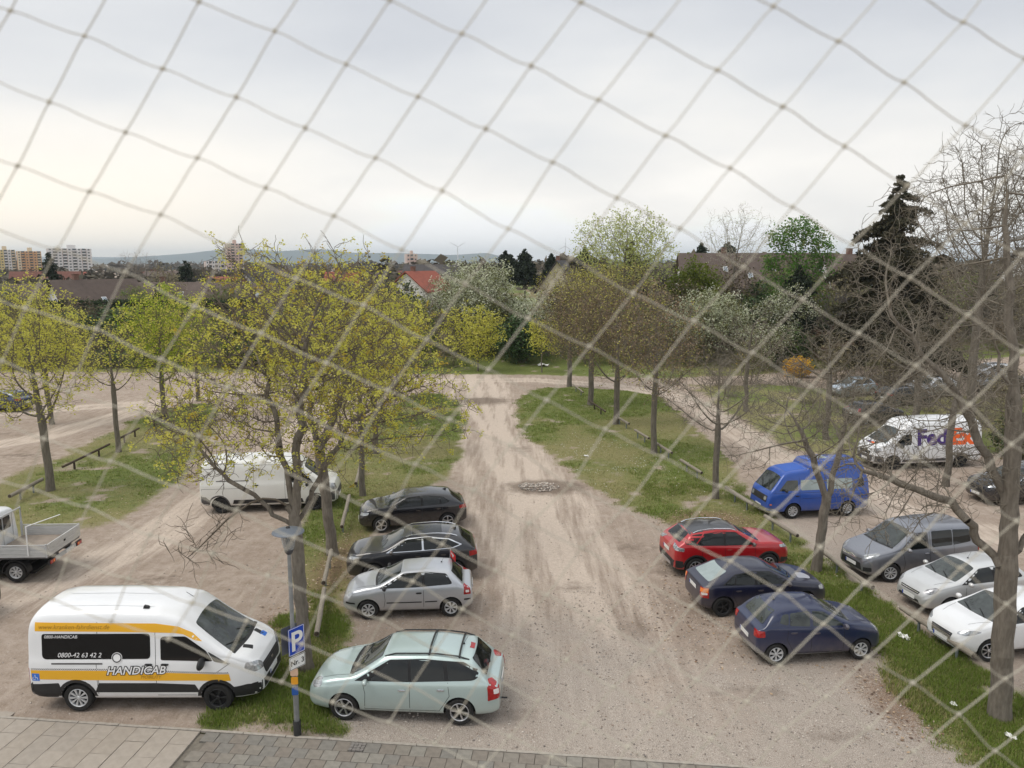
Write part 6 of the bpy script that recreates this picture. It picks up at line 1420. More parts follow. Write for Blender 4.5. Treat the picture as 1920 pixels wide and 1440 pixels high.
def make_tree(name, loc, label, trunk, attr, seed, cat='tree', group=None, base_r=.2, tip=.006, step=.22, dk=.4, di=2.2, twigs=(1,3,.5), twig_r=.008, up=.06, jit=.22, bark=BARK, twm=TWIG,
              leaves=None, limit=.03, expo=2.3, droop=0., tw_jit=.5, maxn=9000, rz=0, flare=1.35, bole=True):
    """trunk: list of (polyline, parent index into the running node list); attr in local metres"""
    rs = np.random.RandomState(seed)
    pos, par = colonize(rs, trunk, attr, step, di, dk, jit=jit, up=up, maxn=maxn)
    pos, par = topo(pos, par)
    r, ch = radii(pos, par, tip, expo, base_r)
    if twigs:
        m = (r < twigs[3] if len(twigs) > 3 else r < .03) & (par >= 0)
        n0 = len(pos); pos2, par2 = add_twigs(rs, pos, par, twigs[0], twigs[1], twigs[2], m, droop, tw_jit)
        r2 = np.concatenate([r, np.full(len(pos2)-n0, twig_r)]); k = len(pos2)-n0
        q = k//twigs[1]
        for s_ in range(twigs[1]): r2[n0+s_*q:n0+(s_+1)*q] = twig_r*(1-.55*s_/twigs[1])
        pos, par, r = pos2, par2, r2
    else: n0 = len(pos)
    # the bole keeps most of its girth up to the first fork
    m0 = len(trunk[0][0]); main = np.zeros(len(pos), bool); zt = max(q[2] for q in trunk[0][0]); xy0 = np.array([q[:2] for q in trunk[0][0]]); z0_ = np.array([q[2] for q in trunk[0][0]])
    if bole:
        dx = np.hypot(pos[:, 0]-np.interp(pos[:, 2], z0_, xy0[:, 0]), pos[:, 1]-np.interp(pos[:, 2], z0_, xy0[:, 1]))
        main = (dx < .004) & (pos[:, 2] <= zt+.01); r = np.where(main, np.maximum(r, base_r*(1-.30*np.clip(pos[:, 2]/zt, 0, 1))), r)
        nx_ = main[np.maximum(par, 0)] & ~main & (r > .02); r = np.where(nx_, np.maximum(r, base_r*.42), r)
    # flare at the foot
    z = pos[:, 2]; r = r*(1+(flare-1)*np.exp(-np.maximum(z, 0)/.35)*(r > .05))
    root = empty(name, (loc[0], loc[1], gz(*loc)-.05), rz, label, cat, group)
    thick = r > limit
    V, F = stack([tubes(pos, par, r, thick & (r > .08), 12), tubes(pos, par, r, thick & (r <= .08), 7)])
    tn = 'trunk' if bole else 'stems'; link(bpy.data.objects.new(tn, np_mesh(tn, V, F, bark, smooth=True)), root)
    V, F = stack([tubes(pos, par, r, ~thick & (r > .012), 4), tubes(pos, par, r, ~thick & (r <= .012), 3)])
    tw = link(bpy.data.objects.new('branches', np_mesh('branches', V, F, twm, smooth=False)), root)
    if leaves:
        pts = leaves['where'](pos, par, r, n0, rs)
        V, F = leaf_quads(rs, pts, leaves['n'], leaves['spread'], *leaves['size'], flat=leaves.get('flat', .6))
        mc = rs.choice(len(leaves['m']), len(pts), p=leaves.get('p'))
        if leaves.get('ztop'): mc = np.where(pts[:, 2]+rs.normal(0, .8, len(pts)) > leaves['ztop'], len(leaves['m'])-1, mc)
        mi = np.repeat(mc, leaves['n'])
        link(bpy.data.objects.new('crown', np_mesh('crown', V, F, leaves['m'], mi=mi)), root)
    return root
def tips(frac=1., zmin=None, cond=None):
    def f(pos, par, r, n0, rs):
        haskid = np.zeros(len(pos), bool); haskid[par[par >= 0]] = True
        k = ~haskid & (par >= 0)
        if cond is not None: k &= cond(pos)
        p = pos[k]; return p[rs.uniform(0, 1, len(p)) < frac]
    return f
MG = 'yellow-green maples'
# --- the big flowering maple by the lamp post
rs = np.random.RandomState(11)
zz = lambda x0, y0, z0, x1, y1, z1, n, w=.05: [(x0+(x1-x0)*k/n+rs.normal(0,w), y0+(y1-y0)*k/n+rs.normal(0,w), z0+(z1-z0)*k/n) for k in range(n+1)]
tA = [(zz(0,0,-.1,-.15,0,4.2,14,.015), -1), (zz(-.16,.05,4.4,-.75,.3,7.6,10), 14), (zz(-.12,.0,4.5,.15,.5,8.4,12), 14), (zz(-.15,.2,3.9,1.1,1.0,6.4,9), 13), (zz(-.2,0,3.9,-1.9,-.5,5.6,9), 13), ([(-.3,-.08,4.5),(-.55,-.15,4.68),(-.85,-.2,4.72),(-1.15,-.24,4.62),(-1.45,-.28,4.42),(-1.75,-.3,4.2),(-2.0,-.34,3.95),(-2.25,-.36,3.7),(-2.5,-.4,3.45),(-2.75,-.42,3.25)], 14)]
att = np.concatenate([ell(rs, 2600, (.15,.8,7.9), (3.6,2.9,2.9), .5), ell(rs, 600, (-2.6,.2,6.4), (1.6,1.8,1.5)), ell(rs, 220, (1.0,.6,10.0), (1.7,1.3,1.1)), ell(rs, 200, (2.9,.8,7.0), (1.6,1.6,1.6)),
                      ell(rs, 130, (-1.2,.6,10.4), (1.2,1.2,.8))])
att = np.concatenate([att[att[:, 2] > 4.8], ell(rs, 60, (-2.2,-.4,3.7), (1.1,.7,.8))])
make_tree('maple_tree', (-5.38,18.77), 'largest yellow-green maple, standing right behind the street lamp', tA, att, 5, group=MG, base_r=.165, dk=.30, step=.2, twigs=(2,3,.42,.020), maxn=9500,
          bark=BARK, leaves=dict(where=tips(.46, cond=lambda p: (p[:, 2] > 5.0) | (p[:, 0] > -1.0)), n=14, spread=.050, size=(.022,.044), m=[MAP1, MAP2, MAP3], p=[.5,.36,.14]), limit=.028)
# the bare drooping bough low on its left side
# --- a second bare-stemmed companion bough drooping over the lane (belongs to the same maple's neighbour)
tB = [(zz(0,0,-.1,-.35,.1,3.8,12,.02), -1), (zz(-.4,.1,4.0,-1.0,.4,7.0,9), 12), (zz(-.3,.1,4.0,.9,.6,7.4,10), 12), ]
att = np.concatenate([ell(rs, 2300, (.3,.4,7.6), (3.7,3.0,3.1), .5), ell(rs, 400, (2.6,.4,8.2), (1.8,1.6,1.6))])
att = att[att[:, 2] > 4.4]
make_tree('maple_tree', (-6.53,26.82), 'leaning yellow-green maple just behind the largest one', tB, att, 8, group=MG, base_r=.19, dk=.36, step=.22, twigs=(2,3,.45,.022), maxn=8500,
          leaves=dict(where=tips(.44, cond=lambda p: p[:, 2] > 4.3), n=13, spread=.06, size=(.026,.052), m=[MAP1, MAP2, MAP3], p=[.46,.38,.16]), limit=.03)
def mid_tree(loc, label, seed, H, cr, zc, n, dens=1., mats=(MAP1, MAP2), size=(.045,.08), n_leaf=6, base=.13, group=MG, off=(0,0), frac=.85, bark=BARKG, tw=(2,3,.5,.025), step=.26, dk=.46, stem=2.2, p=None, spread=.09, twm=TWIG, **k):
    rs = np.random.RandomState(seed)
    ax, ay = rs.normal(0,.008), rs.normal(0,.008); tr = [([(ax*i+.02*math.sin(i*.8+seed), ay*i+.02*math.sin(i*.6), -.1+stem*i/8) for i in range(9)], -1)]
    a = ell(rs, int(n*1.5), (off[0],off[1],zc), cr, .5); a = a[a[:, 2] > stem*.9]
    lv = dict(where=tips(frac), n=n_leaf, spread=spread, size=size, m=list(mats), p=p, ztop=k.pop('ztop', None)) if mats else None
    return make_tree('maple_tree' if group == MG else 'bare_tree', loc, label, tr, a, seed, group=group, base_r=base, dk=dk, step=step, twigs=tw, bark=bark, leaves=lv, maxn=5000, twm=twm, **k)
mid_tree((-6.84,34.0), 'slender young maple in the middle strip beside the white panel van', 21, 9, (2.4,2.3,2.7), 6.3, 600)
mid_tree((-7.63,42.05), 'maple in the middle strip behind the slender young one', 22, 9.5, (2.8,2.6,3.1), 6.4, 750, base=.16)
mid_tree((-8.7,50.5), 'fifth maple of the middle strip, mostly behind other crowns', 23, 9.5, (2.9,2.6,3.0), 6.2, 650, base=.15)
mid_tree((-8.9,58.8), 'farthest maple of the middle strip, by the crossing track', 24, 9.5, (2.9,2.6,3.0), 5.6, 650, base=.15)
mid_tree((-21.63,34.85), 'yellow-green maple at the left edge, nearest in its row', 31, 9.8, (3.4,2.8,3.3), 6.7, 1100, base=.17, dk=.40, step=.24, size=(.035,.065), n_leaf=7, off=(-.5,0), stem=3.0, spread=.07)
mid_tree((-22.22,42.3), 'thin maple with few flowers, second in the left row', 32, 7.5, (2.4,2.2,1.9), 5.4, 450, frac=.35, base=.13, stem=2.9)
LIME = mat('lime_green_leaves', (.25,.36,.03), .6, color2=(.36,.42,.035), scale=.8, transl=.45, spec=.2)
mid_tree((-23.42,50.94), 'dense bright lime-green maple, third in the left row', 33, 9.3, (3.2,2.8,3.3), 6.0, 1100, mats=(LIME, MAP2), n_leaf=9, base=.16, stem=2.6, spread=.13, size=(.05,.09))
mid_tree((-24.31,58.71), 'maple at the end of the left row, by the crossing track', 34, 8.5, (2.8,2.6,2.9), 5.4, 600, base=.15, mats=(LIME, MAP1))
mid_tree((-30.5,50.), 'yellow maple beyond the left dirt lane, behind the nearest left maple', 35, 8.5, (3.0,2.6,2.9), 5.6, 600, base=.15)
mid_tree((-3.4,75.5), 'yellow-green maple across the track, left of the far green bank', 36, 8, (3.4,2.4,2.9), 3.9, 520, base=.08, mats=(MAP2, MAP1), stem=1.0, size=(.07,.12), spread=.14)
mid_tree((2.9,74.5), 'small yellow-green maple across the track at the lane end', 37, 7, (2.3,1.8,2.0), 3.6, 260, base=.06, mats=(MAP1, MAP2), stem=1.2, size=(.07,.12), spread=.14)
# --- budding grey-brown trees in the right row
BUD1 = mat('bud_russet', (.27,.19,.11), .8, var=.3, scale=1); BUD2 = mat('bud_olive', (.32,.30,.09), .8, var=.3, scale=1); BUD3 = mat('bud_yellow', (.46,.43,.08), .7, var=.3, scale=1)
RG = 'bare trees in the right row'
for i, (loc, lab, cr, zc, n, p, base) in enumerate([
    ((4.99,65.79), 'farthest tree of the right row, russet buds, beside the crossing track', (3.9,2.8,4.0), 6.4, 1000, (.55,.35,.10), .20),
    ((5.9,56.89), 'second farthest tree of the right row with russet and yellow buds', (3.8,2.8,4.1), 6.7, 1100, (.62,.30,.08), .20),
    ((6.91,50.06), 'third tree from the far end of the right row, brown buds over a straight trunk', (3.6,2.6,4.0), 6.7, 1000, (.6,.3,.1), .19),
    ((7.96,42.05), 'fourth trunk from the far end of the right row, forked low with upright boughs', (2.8,2.6,3.6), 6.5, 800, (.7,.25,.05), .16)]):
    mid_tree(loc, lab, 41+i, 10, cr, zc, n, mats=(BUD1, BUD2, BUD3), p=p, group=RG, base=base, n_leaf=4, size=(.035,.07), spread=.12, frac=.95, tw=(3,3,.6,.03), up=.25, stem=2.2+(i == 3)*.2, limit=.035, ztop=(8.6,8.6,9.6,10.4)[i], twm=TWIGG if i == 3 else TWIG)
mid_tree((9.2,33.61), 'small bare crown on a straight trunk left of the blue camper bus', 51, 7, (3.3,2.6,1.9), 4.9, 1000, mats=None, group=RG, base=.14, tw=(2,3,.5,.03), stem=2.85, limit=.03, twm=TWIGG, jit=.35)
rs = np.random.RandomState(61)
tr = [(zz(0,0,-.1,.20,0,2.7,10,.012), -1), (zz(.12,0,2.85,-.75,.1,5.0,7,.03), 10), (zz(.3,0,2.85,.75,.2,4.9,7,.03), 10)]
a = np.concatenate([ell(rs, 1300, (0,.3,5.4), (3.1,2.4,1.8), .5), ell(rs, 160, (-2.6,-.2,4.3), (1.,.8,.8))]); a = a[a[:, 2] > 3.4]
make_tree('bare_tree', (10.53,25.33), 'bare tree forking in a V in front of the blue camper bus', tr, a, 62, group=RG, base_r=.155, dk=.30, step=.2, twigs=(2,3,.42,.018), bark=BARK, twm=TWIGG, jit=.38, limit=.028, maxn=7000, twig_r=.006)
# --- the thick bare tree at the right edge
rs = np.random.RandomState(71)
tr = [(zz(0,0,-.1,-.42,0,7.6,26,.012), -1), (zz(-.45,0,7.9,-.95,.3,12.4,13,.04), 26), (zz(-.3,0,5.2,-1.7,.3,7.9,10,.05)+zz(-1.9,.3,8.1,-2.9,.6,9.4,6,.05), 18), (zz(-.2,-.02,3.9,1.5,.3,6.2,9,.05), 14), (zz(-.2,0,3.6,-1.3,.2,5.0,8,.05)+zz(-1.5,.2,5.2,-3.4,.4,5.9,7,.06), 13),
      (zz(-.3,.1,5.9,.9,.8,8.8,9,.05), 20), (zz(-.35,0,6.6,-1.3,-.3,9.6,9,.05), 23)]
a = np.concatenate([ell(rs, 1100, (-1.9,.6,6.6), (2.9,2.2,2.5), .5), ell(rs, 1100, (-.7,.9,10.2), (3.3,2.4,3.6), .5), ell(rs, 420, (-3.1,.4,5.6), (1.7,1.5,1.5)), ell(rs, 300, (2.1,.5,6.2), (2,1.8,2))]); a = a[a[:, 2] > 3.6]
make_tree('bare_tree', (11.44,16.61), 'thick bare tree with a low fork at the right edge, nearest trunk of all', tr, a, 72, group=RG, base_r=.225, dk=.32, step=.2, twigs=(2,3,.42,.018), bark=BARK, twm=TWIGG, jit=.42, limit=.03, flare=1.25, maxn=9000, tw_jit=.9, twig_r=.006)
# --- tall bare tree with contorted twigs beyond the parking bays
def bare_big(loc, lab, seed, cr, zc, n, H, base, tw=(1,3,.8,.035), stem=4., jit=.42, group='tall bare trees beyond the bays', m=TWIGG, dk=.55, step=.34, twr=.012, off=(0,0), bark=BARKG, mats=None, **k):
    rs = np.random.RandomState(seed)
    ax, ay = rs.normal(0,.02), rs.normal(0,.02); tr = [([(ax*i+.05*math.sin(i*.7+seed), ay*i+.04*math.sin(i*.5), -.1+stem*i/10) for i in range(11)], -1)]
    a = ell(rs, n, (*off, zc), cr, .55); a = a[a[:, 2] > stem*.85]
    lv = dict(where=tips(k.pop('frac', .8)), n=k.pop('n_leaf', 4), spread=k.pop('spread', .15), size=k.pop('size', (.06,.11)), m=list(mats)) if mats else None
    return make_tree('bare_tree', loc, lab, tr, a, seed, group=group, base_r=base, dk=dk, step=step, twigs=tw, bark=bark, twm=m, jit=jit, limit=.05, maxn=6500, twig_r=twr, tip=.010, di=3.2, leaves=lv, **k)
bare_big((25.8,42.5), 'tall bare tree with upswept forking boughs in front of the spruce', 81, (4.6,3.4,5.4), 12.9, 1900, 16, .22, stem=7.0, up=.12, dk=.42, tw=(2,3,.7,.03))
bare_big((30.5,44.), 'tall bare tree cut by the right edge, the highest of all', 82, (3.8,3.4,6.2), 13.8, 1800, 18, .24, stem=5.5, up=.12, dk=.42, tw=(2,3,.7,.03))
bare_big((23.5,44.5), 'bare spreading tree behind the parcel van', 83, (4.6,3.4,3.2), 6.4, 900, 9, .20, stem=2.4)
bare_big((19.0,45.5), 'low bare tree left of the parcel van, crown over the parked cars', 84, (3.8,3.0,2.4), 5.2, 700, 8, .16, stem=2.2)
bare_big((16.9,54.5), 'bare thicket tree above the dirt lane, right of the row', 85, (3.4,3.0,2.6), 5.4, 650, 8, .15, stem=2.0)
bare_big((20.8,35.6), 'bare tree behind the grey family van, boughs over the clearing', 86, (2.8,2.2,2.2), 5.4, 420, 8, .15, stem=2.5)
# ------------------------------------------------------------------ thicket, far trees, houses, towers, hills
def shrub(name, loc, label, seed, cr, n, stems,  leafm=None, n_leaf=4, size=(.06,.12), spread=.12, frac=.9, tw=(2,3,.7,.03), twm=TWIG, group='shrubs of the far thicket', cat='shrub', p=None, zc=None, dk=.5, step=.3, up=.2, base=.05):
    rs = np.random.RandomState(seed); tr = []; idx = 0
    for k in range(stems):
        a = rs.uniform(0, 2*PI); q = rs.uniform(.1, .45)
        tr.append(([(q*cr[0]*math.cos(a)*(.3+.7*i/4), q*cr[1]*math.sin(a)*(.3+.7*i/4), -.1+i*.28) for i in range(5)], -1))
    a = ell(rs, int(n*1.4), (0,0,zc if zc is not None else cr[2]*.95), cr, .6); a = a[a[:, 2] > .3]
    lv = dict(where=tips(frac), n=n_leaf, spread=spread, size=size, m=list(leafm), p=p) if leafm else None
    return make_tree(name, loc, label, tr, a, seed, cat=cat, group=group, base_r=base, dk=dk, step=step, twigs=tw, bark=TWIGG, twm=twm, leaves=lv, limit=.03, maxn=3600, up=up, di=3., bole=False, tip=.008, twig_r=.011, flare=1., jit=.3)
OL1 = mat('leaf_olive', (.23,.235,.09), .7, color2=(.15,.16,.06), scale=.5, objvar=.5, transl=.3, spec=.2); OL2 = mat('leaf_brownish', (.27,.225,.14), .8, color2=(.18,.15,.09), scale=.5, objvar=.5, spec=.2)
DG1 = mat('leaf_dark_green', (.045,.075,.028), .6, color2=(.07,.105,.035), scale=.6, objvar=.4, spec=.3); FG1 = mat('leaf_fresh_green', (.085,.17,.028), .6, color2=(.13,.22,.04), scale=.5, objvar=.3, transl=.4, spec=.2)
BW1 = mat('blossom_cream', (.74,.74,.62), .7, color2=(.50,.53,.36), scale=.6, transl=.3, spec=.2); BW2 = mat('blossom_greenish', (.44,.48,.28), .7, color2=(.58,.60,.44), scale=.6, transl=.3, spec=.2)
FOR = mat('forsythia_yellow', (.90,.60,.01), .6, color2=(.80,.48,.01), scale=1.5, transl=.3, spec=.2); RDT = mat('twig_reddish', (.16,.075,.06), .9, var=.3, scale=2); WIL = mat('willow_pale', (.40,.46,.13), .6, color2=(.50,.52,.22), scale=.5, transl=.5, spec=.2)
CON = mat('conifer_dark', (.016,.026,.014), .75, color2=(.030,.042,.020), scale=1.2, spec=.2); SPR = mat('spruce_brown_green', (.040,.044,.024), .8, color2=(.075,.062,.038), scale=.8, spec=.2)
# five kinds of thicket shrub, each grown once and then repeated along the bank
protos = [shrub('thicket_shrub', (-300,0), 'x', 101, (2.6,2.2,2.9), 420, 5, (OL1,OL2), p=[.5,.5], tw=(2,3,.8,.03)),
          shrub('thicket_shrub', (-300,0), 'x', 102, (2.8,2.2,2.3), 420, 6, None, tw=(3,3,.9,.03), twm=TWIGG),
          shrub('thicket_shrub', (-300,0), 'x', 103, (2.4,2.2,3.3), 420, 4, (OL2,), n_leaf=3, tw=(3,3,.8,.03)),
          shrub('thicket_shrub', (-300,0), 'x', 104, (2.4,2.2,2.6), 420, 5, (DG1,OL1), p=[.75,.25], n_leaf=9, spread=.2, size=(.09,.17)),
          shrub('thicket_shrub', (-300,0), 'x', 105, (2.6,2.2,2.8), 420, 5, (OL1,FG1), p=[.8,.2], n_leaf=6, spread=.2, size=(.08,.15))]
KL = ['brown-olive budding shrub in the dense thicket behind the track', 'leafless grey shrub in the dense thicket behind the track', 'tall russet-brown twiggy shrub in the thicket behind the track', 'dark evergreen shrub in the thicket behind the track', 'olive leafy shrub in the thicket behind the track']
used = set()
def put(k, x, y, s, sz=1., label=None):
    r_ = protos[k]
    if k in used: o = copy_tree(r_)
    else: o = r_; used.add(k)
    o.location = (x, y, gz(x, y)-.15); o.scale = (s, s, s*sz); o.rotation_euler = (0, 0, random.uniform(0, 6.28)); o['label'] = label or KL[k]
    return o
rr = random.Random(12)
def kind_at(x):
    if x < -40: return rr.choice([0,1,2,4,3])
    if x < -15: return rr.choice([0,4,2,3])
    if x < 2: return rr.choice([0,3,4,2])
    if x < 20: return rr.choice([0,2,2,1,4])
    if x < 30: return rr.choice([0,1,4,3])
    return rr.choice([1,1,2,0,1])
KN = ['brown-olive budding shrub', 'leafless grey shrub', 'tall russet twiggy shrub', 'dark evergreen shrub', 'olive leafy shrub']
ZN = [(-54,'below the orange towers'),(-47,'under the steep white gable'),(-41,'below the dark hedge'),(-35,'left of the lime-green maple'),(-30,'behind the lime-green maple'),(-24,'behind the end of the left row'),(-19,'seen left through the largest maple'),(-14,'seen through the largest maple'),
      (-10,'right of the largest maple'),(-6,'below the red roof'),(-2,'below the large blackthorn'),(3,'at the end of the middle lane'),(7,'behind the farthest trunk'),(11,'behind the second farthest trunk'),(15,'below the willow'),(19,'right of the willow'),(23,'below the round yellow-green bush'),
      (27,'behind the forsythia'),(31,'below the bright green tree'),(35,'behind the red-twigged shrub'),(39,'below the ragged spruce'),(44,'right of the spruce'),(49,'behind the tall bare trees'),(55,'behind the far right cars'),(99,'at the far right edge')]
def zone(x):
    for a_, n_ in ZN:
        if x < a_: return n_
taken = set()
def pick(k, pat):
    for d in range(5):
        q = (k+d) % 5
        if (q, pat) not in taken: taken.add((q, pat)); return q
    return k
x = -58.
while x < 64:
    y0 = 78.5 + (.22*(x-24) if x > 24 else 0) + rr.uniform(-.6,1.5); zn = zone(x); ls = (.72 if x < -22 else 1.)
    if not (-3.5 < x < 6):
        k = pick(kind_at(x), 'low %s '+zn); put(k, x, y0, rr.uniform(.66,.9), rr.uniform(.7,.95)*ls, 'low %s %s' % (KN[k], zn))
    k = pick(kind_at(x), '%s '+zn+', middle'); put(k, x+rr.uniform(-1,1), y0+4.5+rr.uniform(-.5,1), rr.uniform(1.0,1.25)*(1.12 if x > 10 else 1), rr.uniform(.85,1.05)*ls, '%s %s, middle rank of the thicket' % (KN[k], zn))
    k = pick(rr.choice([0,1,2,3,4,2]), '%s '+zn+', back'); put(k, x+rr.uniform(-1,1), y0+11+rr.uniform(-1,1), rr.uniform(1.15,1.45), (1.12 if x > 8 else 1. if x > -15 else .62), '%s %s, back rank of the thicket' % (KN[k], zn))
    x += rr.uniform(3.0,3.9)
# dense low brush between the bays on the right, beyond the dirt lane
for (x, y, s, k, pl) in ((22.5,57.5,.55,1,'left of the dark grey car tail'),(26.2,57.8,.6,1,'right before the light blue-silver car'),(29.8,54.2,.62,1,'before the dark grey car'),(33.4,57.2,.65,1,'before the silver crossover'),(22.0,47.2,.55,1,'before the dark small car'),(37.2,59.0,.7,1,'left of the dark far-right hatchback'),(31.5,64.2,.75,2,'behind the dark grey car'),(18.,66,.7,1,'left of the light blue-silver car'),(21,67.5,.8,0,'just left of the forsythia foot'),(24.5,66.5,.75,1,'before the forsythia'),(28,66,.8,2,'behind the light blue-silver car'),(31,68,.9,1,'behind the silver crossover'),(34.5,67,.85,2,'at the foot of the ragged spruce'),(37,70,.9,1,'right of the ragged spruce foot'),(40,72,1.,2,'behind the dark far-right hatchback'),(17.5,60.5,.45,1,'beside the bend of the dirt lane'),(24,55,.5,1,'before the light blue-silver car'),(20,49.,.42,1,'left of the dark small car'),(26.5,53,.5,1,'between the dark cars'),(31,50,.6,1,'behind the parcel van roof'),(34,52,.65,2,'right of the dark grey car'),(28.5,47,.6,1,'behind the parcel van rear'),(36,47,.7,3,'right of the parcel van'),(39,50,.8,1,'before the dark far-right hatchback'),(30.,42.5,.7,4,'beside the rear of the parcel van'),(33,44,.8,1,'right of the two tall bare trees'),(27.6,41.0,.55,3,'below the rear corner of the parcel van'),(45,62,.9,1,'right of the dark far-right hatchback'),(49,66,1.,3,'beyond the silver far-right car'),(52,70,1.1,1,'at the far right beyond all cars')):
    put(k, x, y, s, .9, KN[k]+' '+pl)
for (x, y, s, k, pl) in ((-73,110,.95,4,'before the brown gable roof on the left'),(-53.5,110,.9,4,'left of the middle of the long brown roof'),(-41,110,.9,4,'between the two brown roofs on the left'),(-31,112,1.0,2,'left of the grey-brown roof'),(-76,112,.9,1,'before the brown roof behind the left maple'),(-70,110,.8,0,'left of the steep white gable'),(-57,111,.75,1,'right of the steep white gable'),(-50,113,.95,2,'before the long brown roof'),(-44,112,.8,1,'at the right end of the long brown roof'),(-38,112,.9,0,'before the brown roof with the pale chimney'),(-47,134,1.2,1,'rising behind the long brown roof'),(-60,134,1.15,2,'rising behind the steep white gable'),(-34,132,1.2,0,'behind the brown roof with the pale chimney'),(-27,110,1.,4,'before the grey-brown roof'),(-21,112,1.1,0,'left of the red-roofed house'),(-11,118,1.2,1,'right of the red-roofed house'),(29,108,1.25,1,'before the left end of the brown terrace'),(37,107,1.3,2,'before the middle of the brown terrace'),(45,106,1.25,0,'before the right end of the brown terrace'),(58,104,1.3,1,'before the russet roof peak'),(8,104,1.2,2,'before the dark gabled house'),(66,98,1.4,1,'before the house behind the tall bare trees')):
    put(k, x, y, s*(1.22 if x < 0 else 1.1), 1.0, KN[k]+' '+pl)
# named shrubs and trees that stand out
shrub('blossoming_tree', (-3.6,84.5), 'large cream-blossoming blackthorn left of the lane end', 111, (5.2,3.4,4.3), 1100, 8, (BW1,BW2,OL1), p=[.42,.28,.30], n_leaf=10, spread=.22, size=(.07,.13), group='cream-blossoming thorns', cat='tree', zc=5.8, base=.09)
shrub('blossoming_tree', (2.2,83.0), 'small cream-blossoming thorn right of the large one', 112, (2.4,2.0,2.4), 420, 5, (BW1,BW2), p=[.6,.4], n_leaf=10, spread=.22, size=(.07,.13), group='cream-blossoming thorns', cat='tree', zc=4.4)
shrub('blossoming_tree', (20.5,80.5), 'wide greenish-white blossoming thicket below the bright green tree', 113, (5.0,3.0,3.0), 900, 8, (BW2,BW1,OL1), p=[.5,.22,.28], n_leaf=10, spread=.22, size=(.07,.13), group='cream-blossoming thorns', cat='tree', zc=4.4, base=.08)
shrub('blossoming_tree', (24.8,75.5), 'low cream-blossoming thorn behind the forsythia', 114, (3.2,2.4,2.0), 420, 6, (BW2,OL1,BW1), p=[.4,.4,.2], n_leaf=5, spread=.2, size=(.06,.12), group='cream-blossoming thorns', cat='tree', zc=3.0)
shrub('blossoming_tree', (29.0,82.0), 'white-flecked thorn left of the dark hollow below the spruce', 115, (3.6,2.6,2.5), 480, 6, (BW2,BW1,OL1), p=[.35,.35,.3], n_leaf=5, spread=.2, size=(.07,.12), group='cream-blossoming thorns', cat='tree', zc=5.0)
bare_big((12.2,84.), 'pale yellow-green willow crown rising above the right row', 116, (5.7,4.4,4.8), 11.2, 2300, 17, .22, stem=6.0, up=.25, mats=(WIL,), n_leaf=7, spread=.25, size=(.08,.15), frac=.95, m=TWIG, jit=.25, group='tall trees behind the thicket')
bare_big((26.5,92.), 'pale leafless tree between the willow and the bright green tree', 117, (4.6,3.4,4.6), 11.5, 700, 16, .15, stem=6., up=.3, m=mat('twig_pale', (.34,.31,.25), .9), jit=.2, group='tall trees behind the thicket', mats=(BW2,), frac=.35, n_leaf=3, spread=.2, size=(.05,.09))
rs = np.random.RandomState(118); a = np.concatenate([ell(rs, 170, (cx_,cy_,cz_), (r_,r_*.8,r_*.85)) for cx_,cy_,cz_,r_ in ((-1.6,0,12.0,1.7),(.4,.4,12.8,1.9),(2.4,0,11.3,1.6),(3.0,.5,9.2,1.7),(-.2,-.6,9.6,2.0),(-2.4,.3,9.4,1.3),(1.2,0,7.0,1.7),(-1.6,.2,6.4,1.3))])
make_tree('leafy_tree', (31.4,86.), 'bright mid-green tree in full leaf before the brown roofs', [([(.03*i,0,-.1+.42*i) for i in range(11)], -1)], a, 118, group='tall trees behind the thicket', base_r=.2, dk=.5, step=.34, twigs=(1,3,.5,.03), leaves=dict(where=tips(.9), n=12, spread=.30, size=(.10,.20), m=[FG1, OL1], p=[.85,.15]), limit=.05, maxn=5000, di=3.2, tip=.01)
shrub('round_bush', (20.5,88.), 'rounded yellow-green bush left of the bright green tree', 119, (3.4,2.6,3.4), 600, 6, (mat('leaf_yellow_green', (.17,.20,.025), .6, color2=(.11,.15,.02), scale=.4, transl=.4, spec=.2),), n_leaf=10, spread=.3, size=(.11,.2), group='tall trees behind the thicket', cat='bush', zc=5.6)
shrub('forsythia_bush', (26.9,71.6), 'bright yellow forsythia bush above the parked cars', 121, (1.3,.9,.85), 420, 6, (FOR,), n_leaf=30, spread=.14, size=(.08,.14), tw=(2,3,.3,.03), group=None, cat='bush', zc=.95, dk=.3, step=.2)
shrub('forsythia_bush', (22.6,74.6), 'small faint yellow forsythia left of the bright one', 122, (.8,.7,.6), 120, 5, (FOR,OL1), p=[.5,.5], n_leaf=4, spread=.11, size=(.04,.08), tw=(1,3,.3,.03), group=None, cat='bush', zc=1.4, dk=.3, step=.2)
shrub('red_twig_shrub', (32.5,76.5), 'reddish-brown twiggy shrub right of the forsythia', 123, (3.0,2.2,2.0), 480, 7, None, tw=(3,3,.8,.03), twm=RDT, group=None, zc=2.4)
shrub('evergreen_bush', (27.8,77.8), 'dark green evergreen bush behind the yellow forsythia', 124, (2.6,2.0,1.9), 420, 6, (DG1,FG1), p=[.8,.2], n_leaf=12, spread=.25, size=(.1,.18), group=None, cat='bush', zc=2.2)
shrub('evergreen_bush', (1.0,80.2), 'dark glossy evergreen filling the gap at the lane end', 125, (2.8,2.0,2.2), 420, 6, (DG1,), n_leaf=12, spread=.25, size=(.1,.18), group=None, cat='bush', zc=2.6)
shrub('evergreen_bush', (-28.5,78.8), 'low dark green bush behind the left row', 126, (3.0,2.0,1.3), 380, 6, (DG1,FG1), p=[.6,.4], n_leaf=12, spread=.25, size=(.1,.18), group=None, cat='bush', zc=1.4)
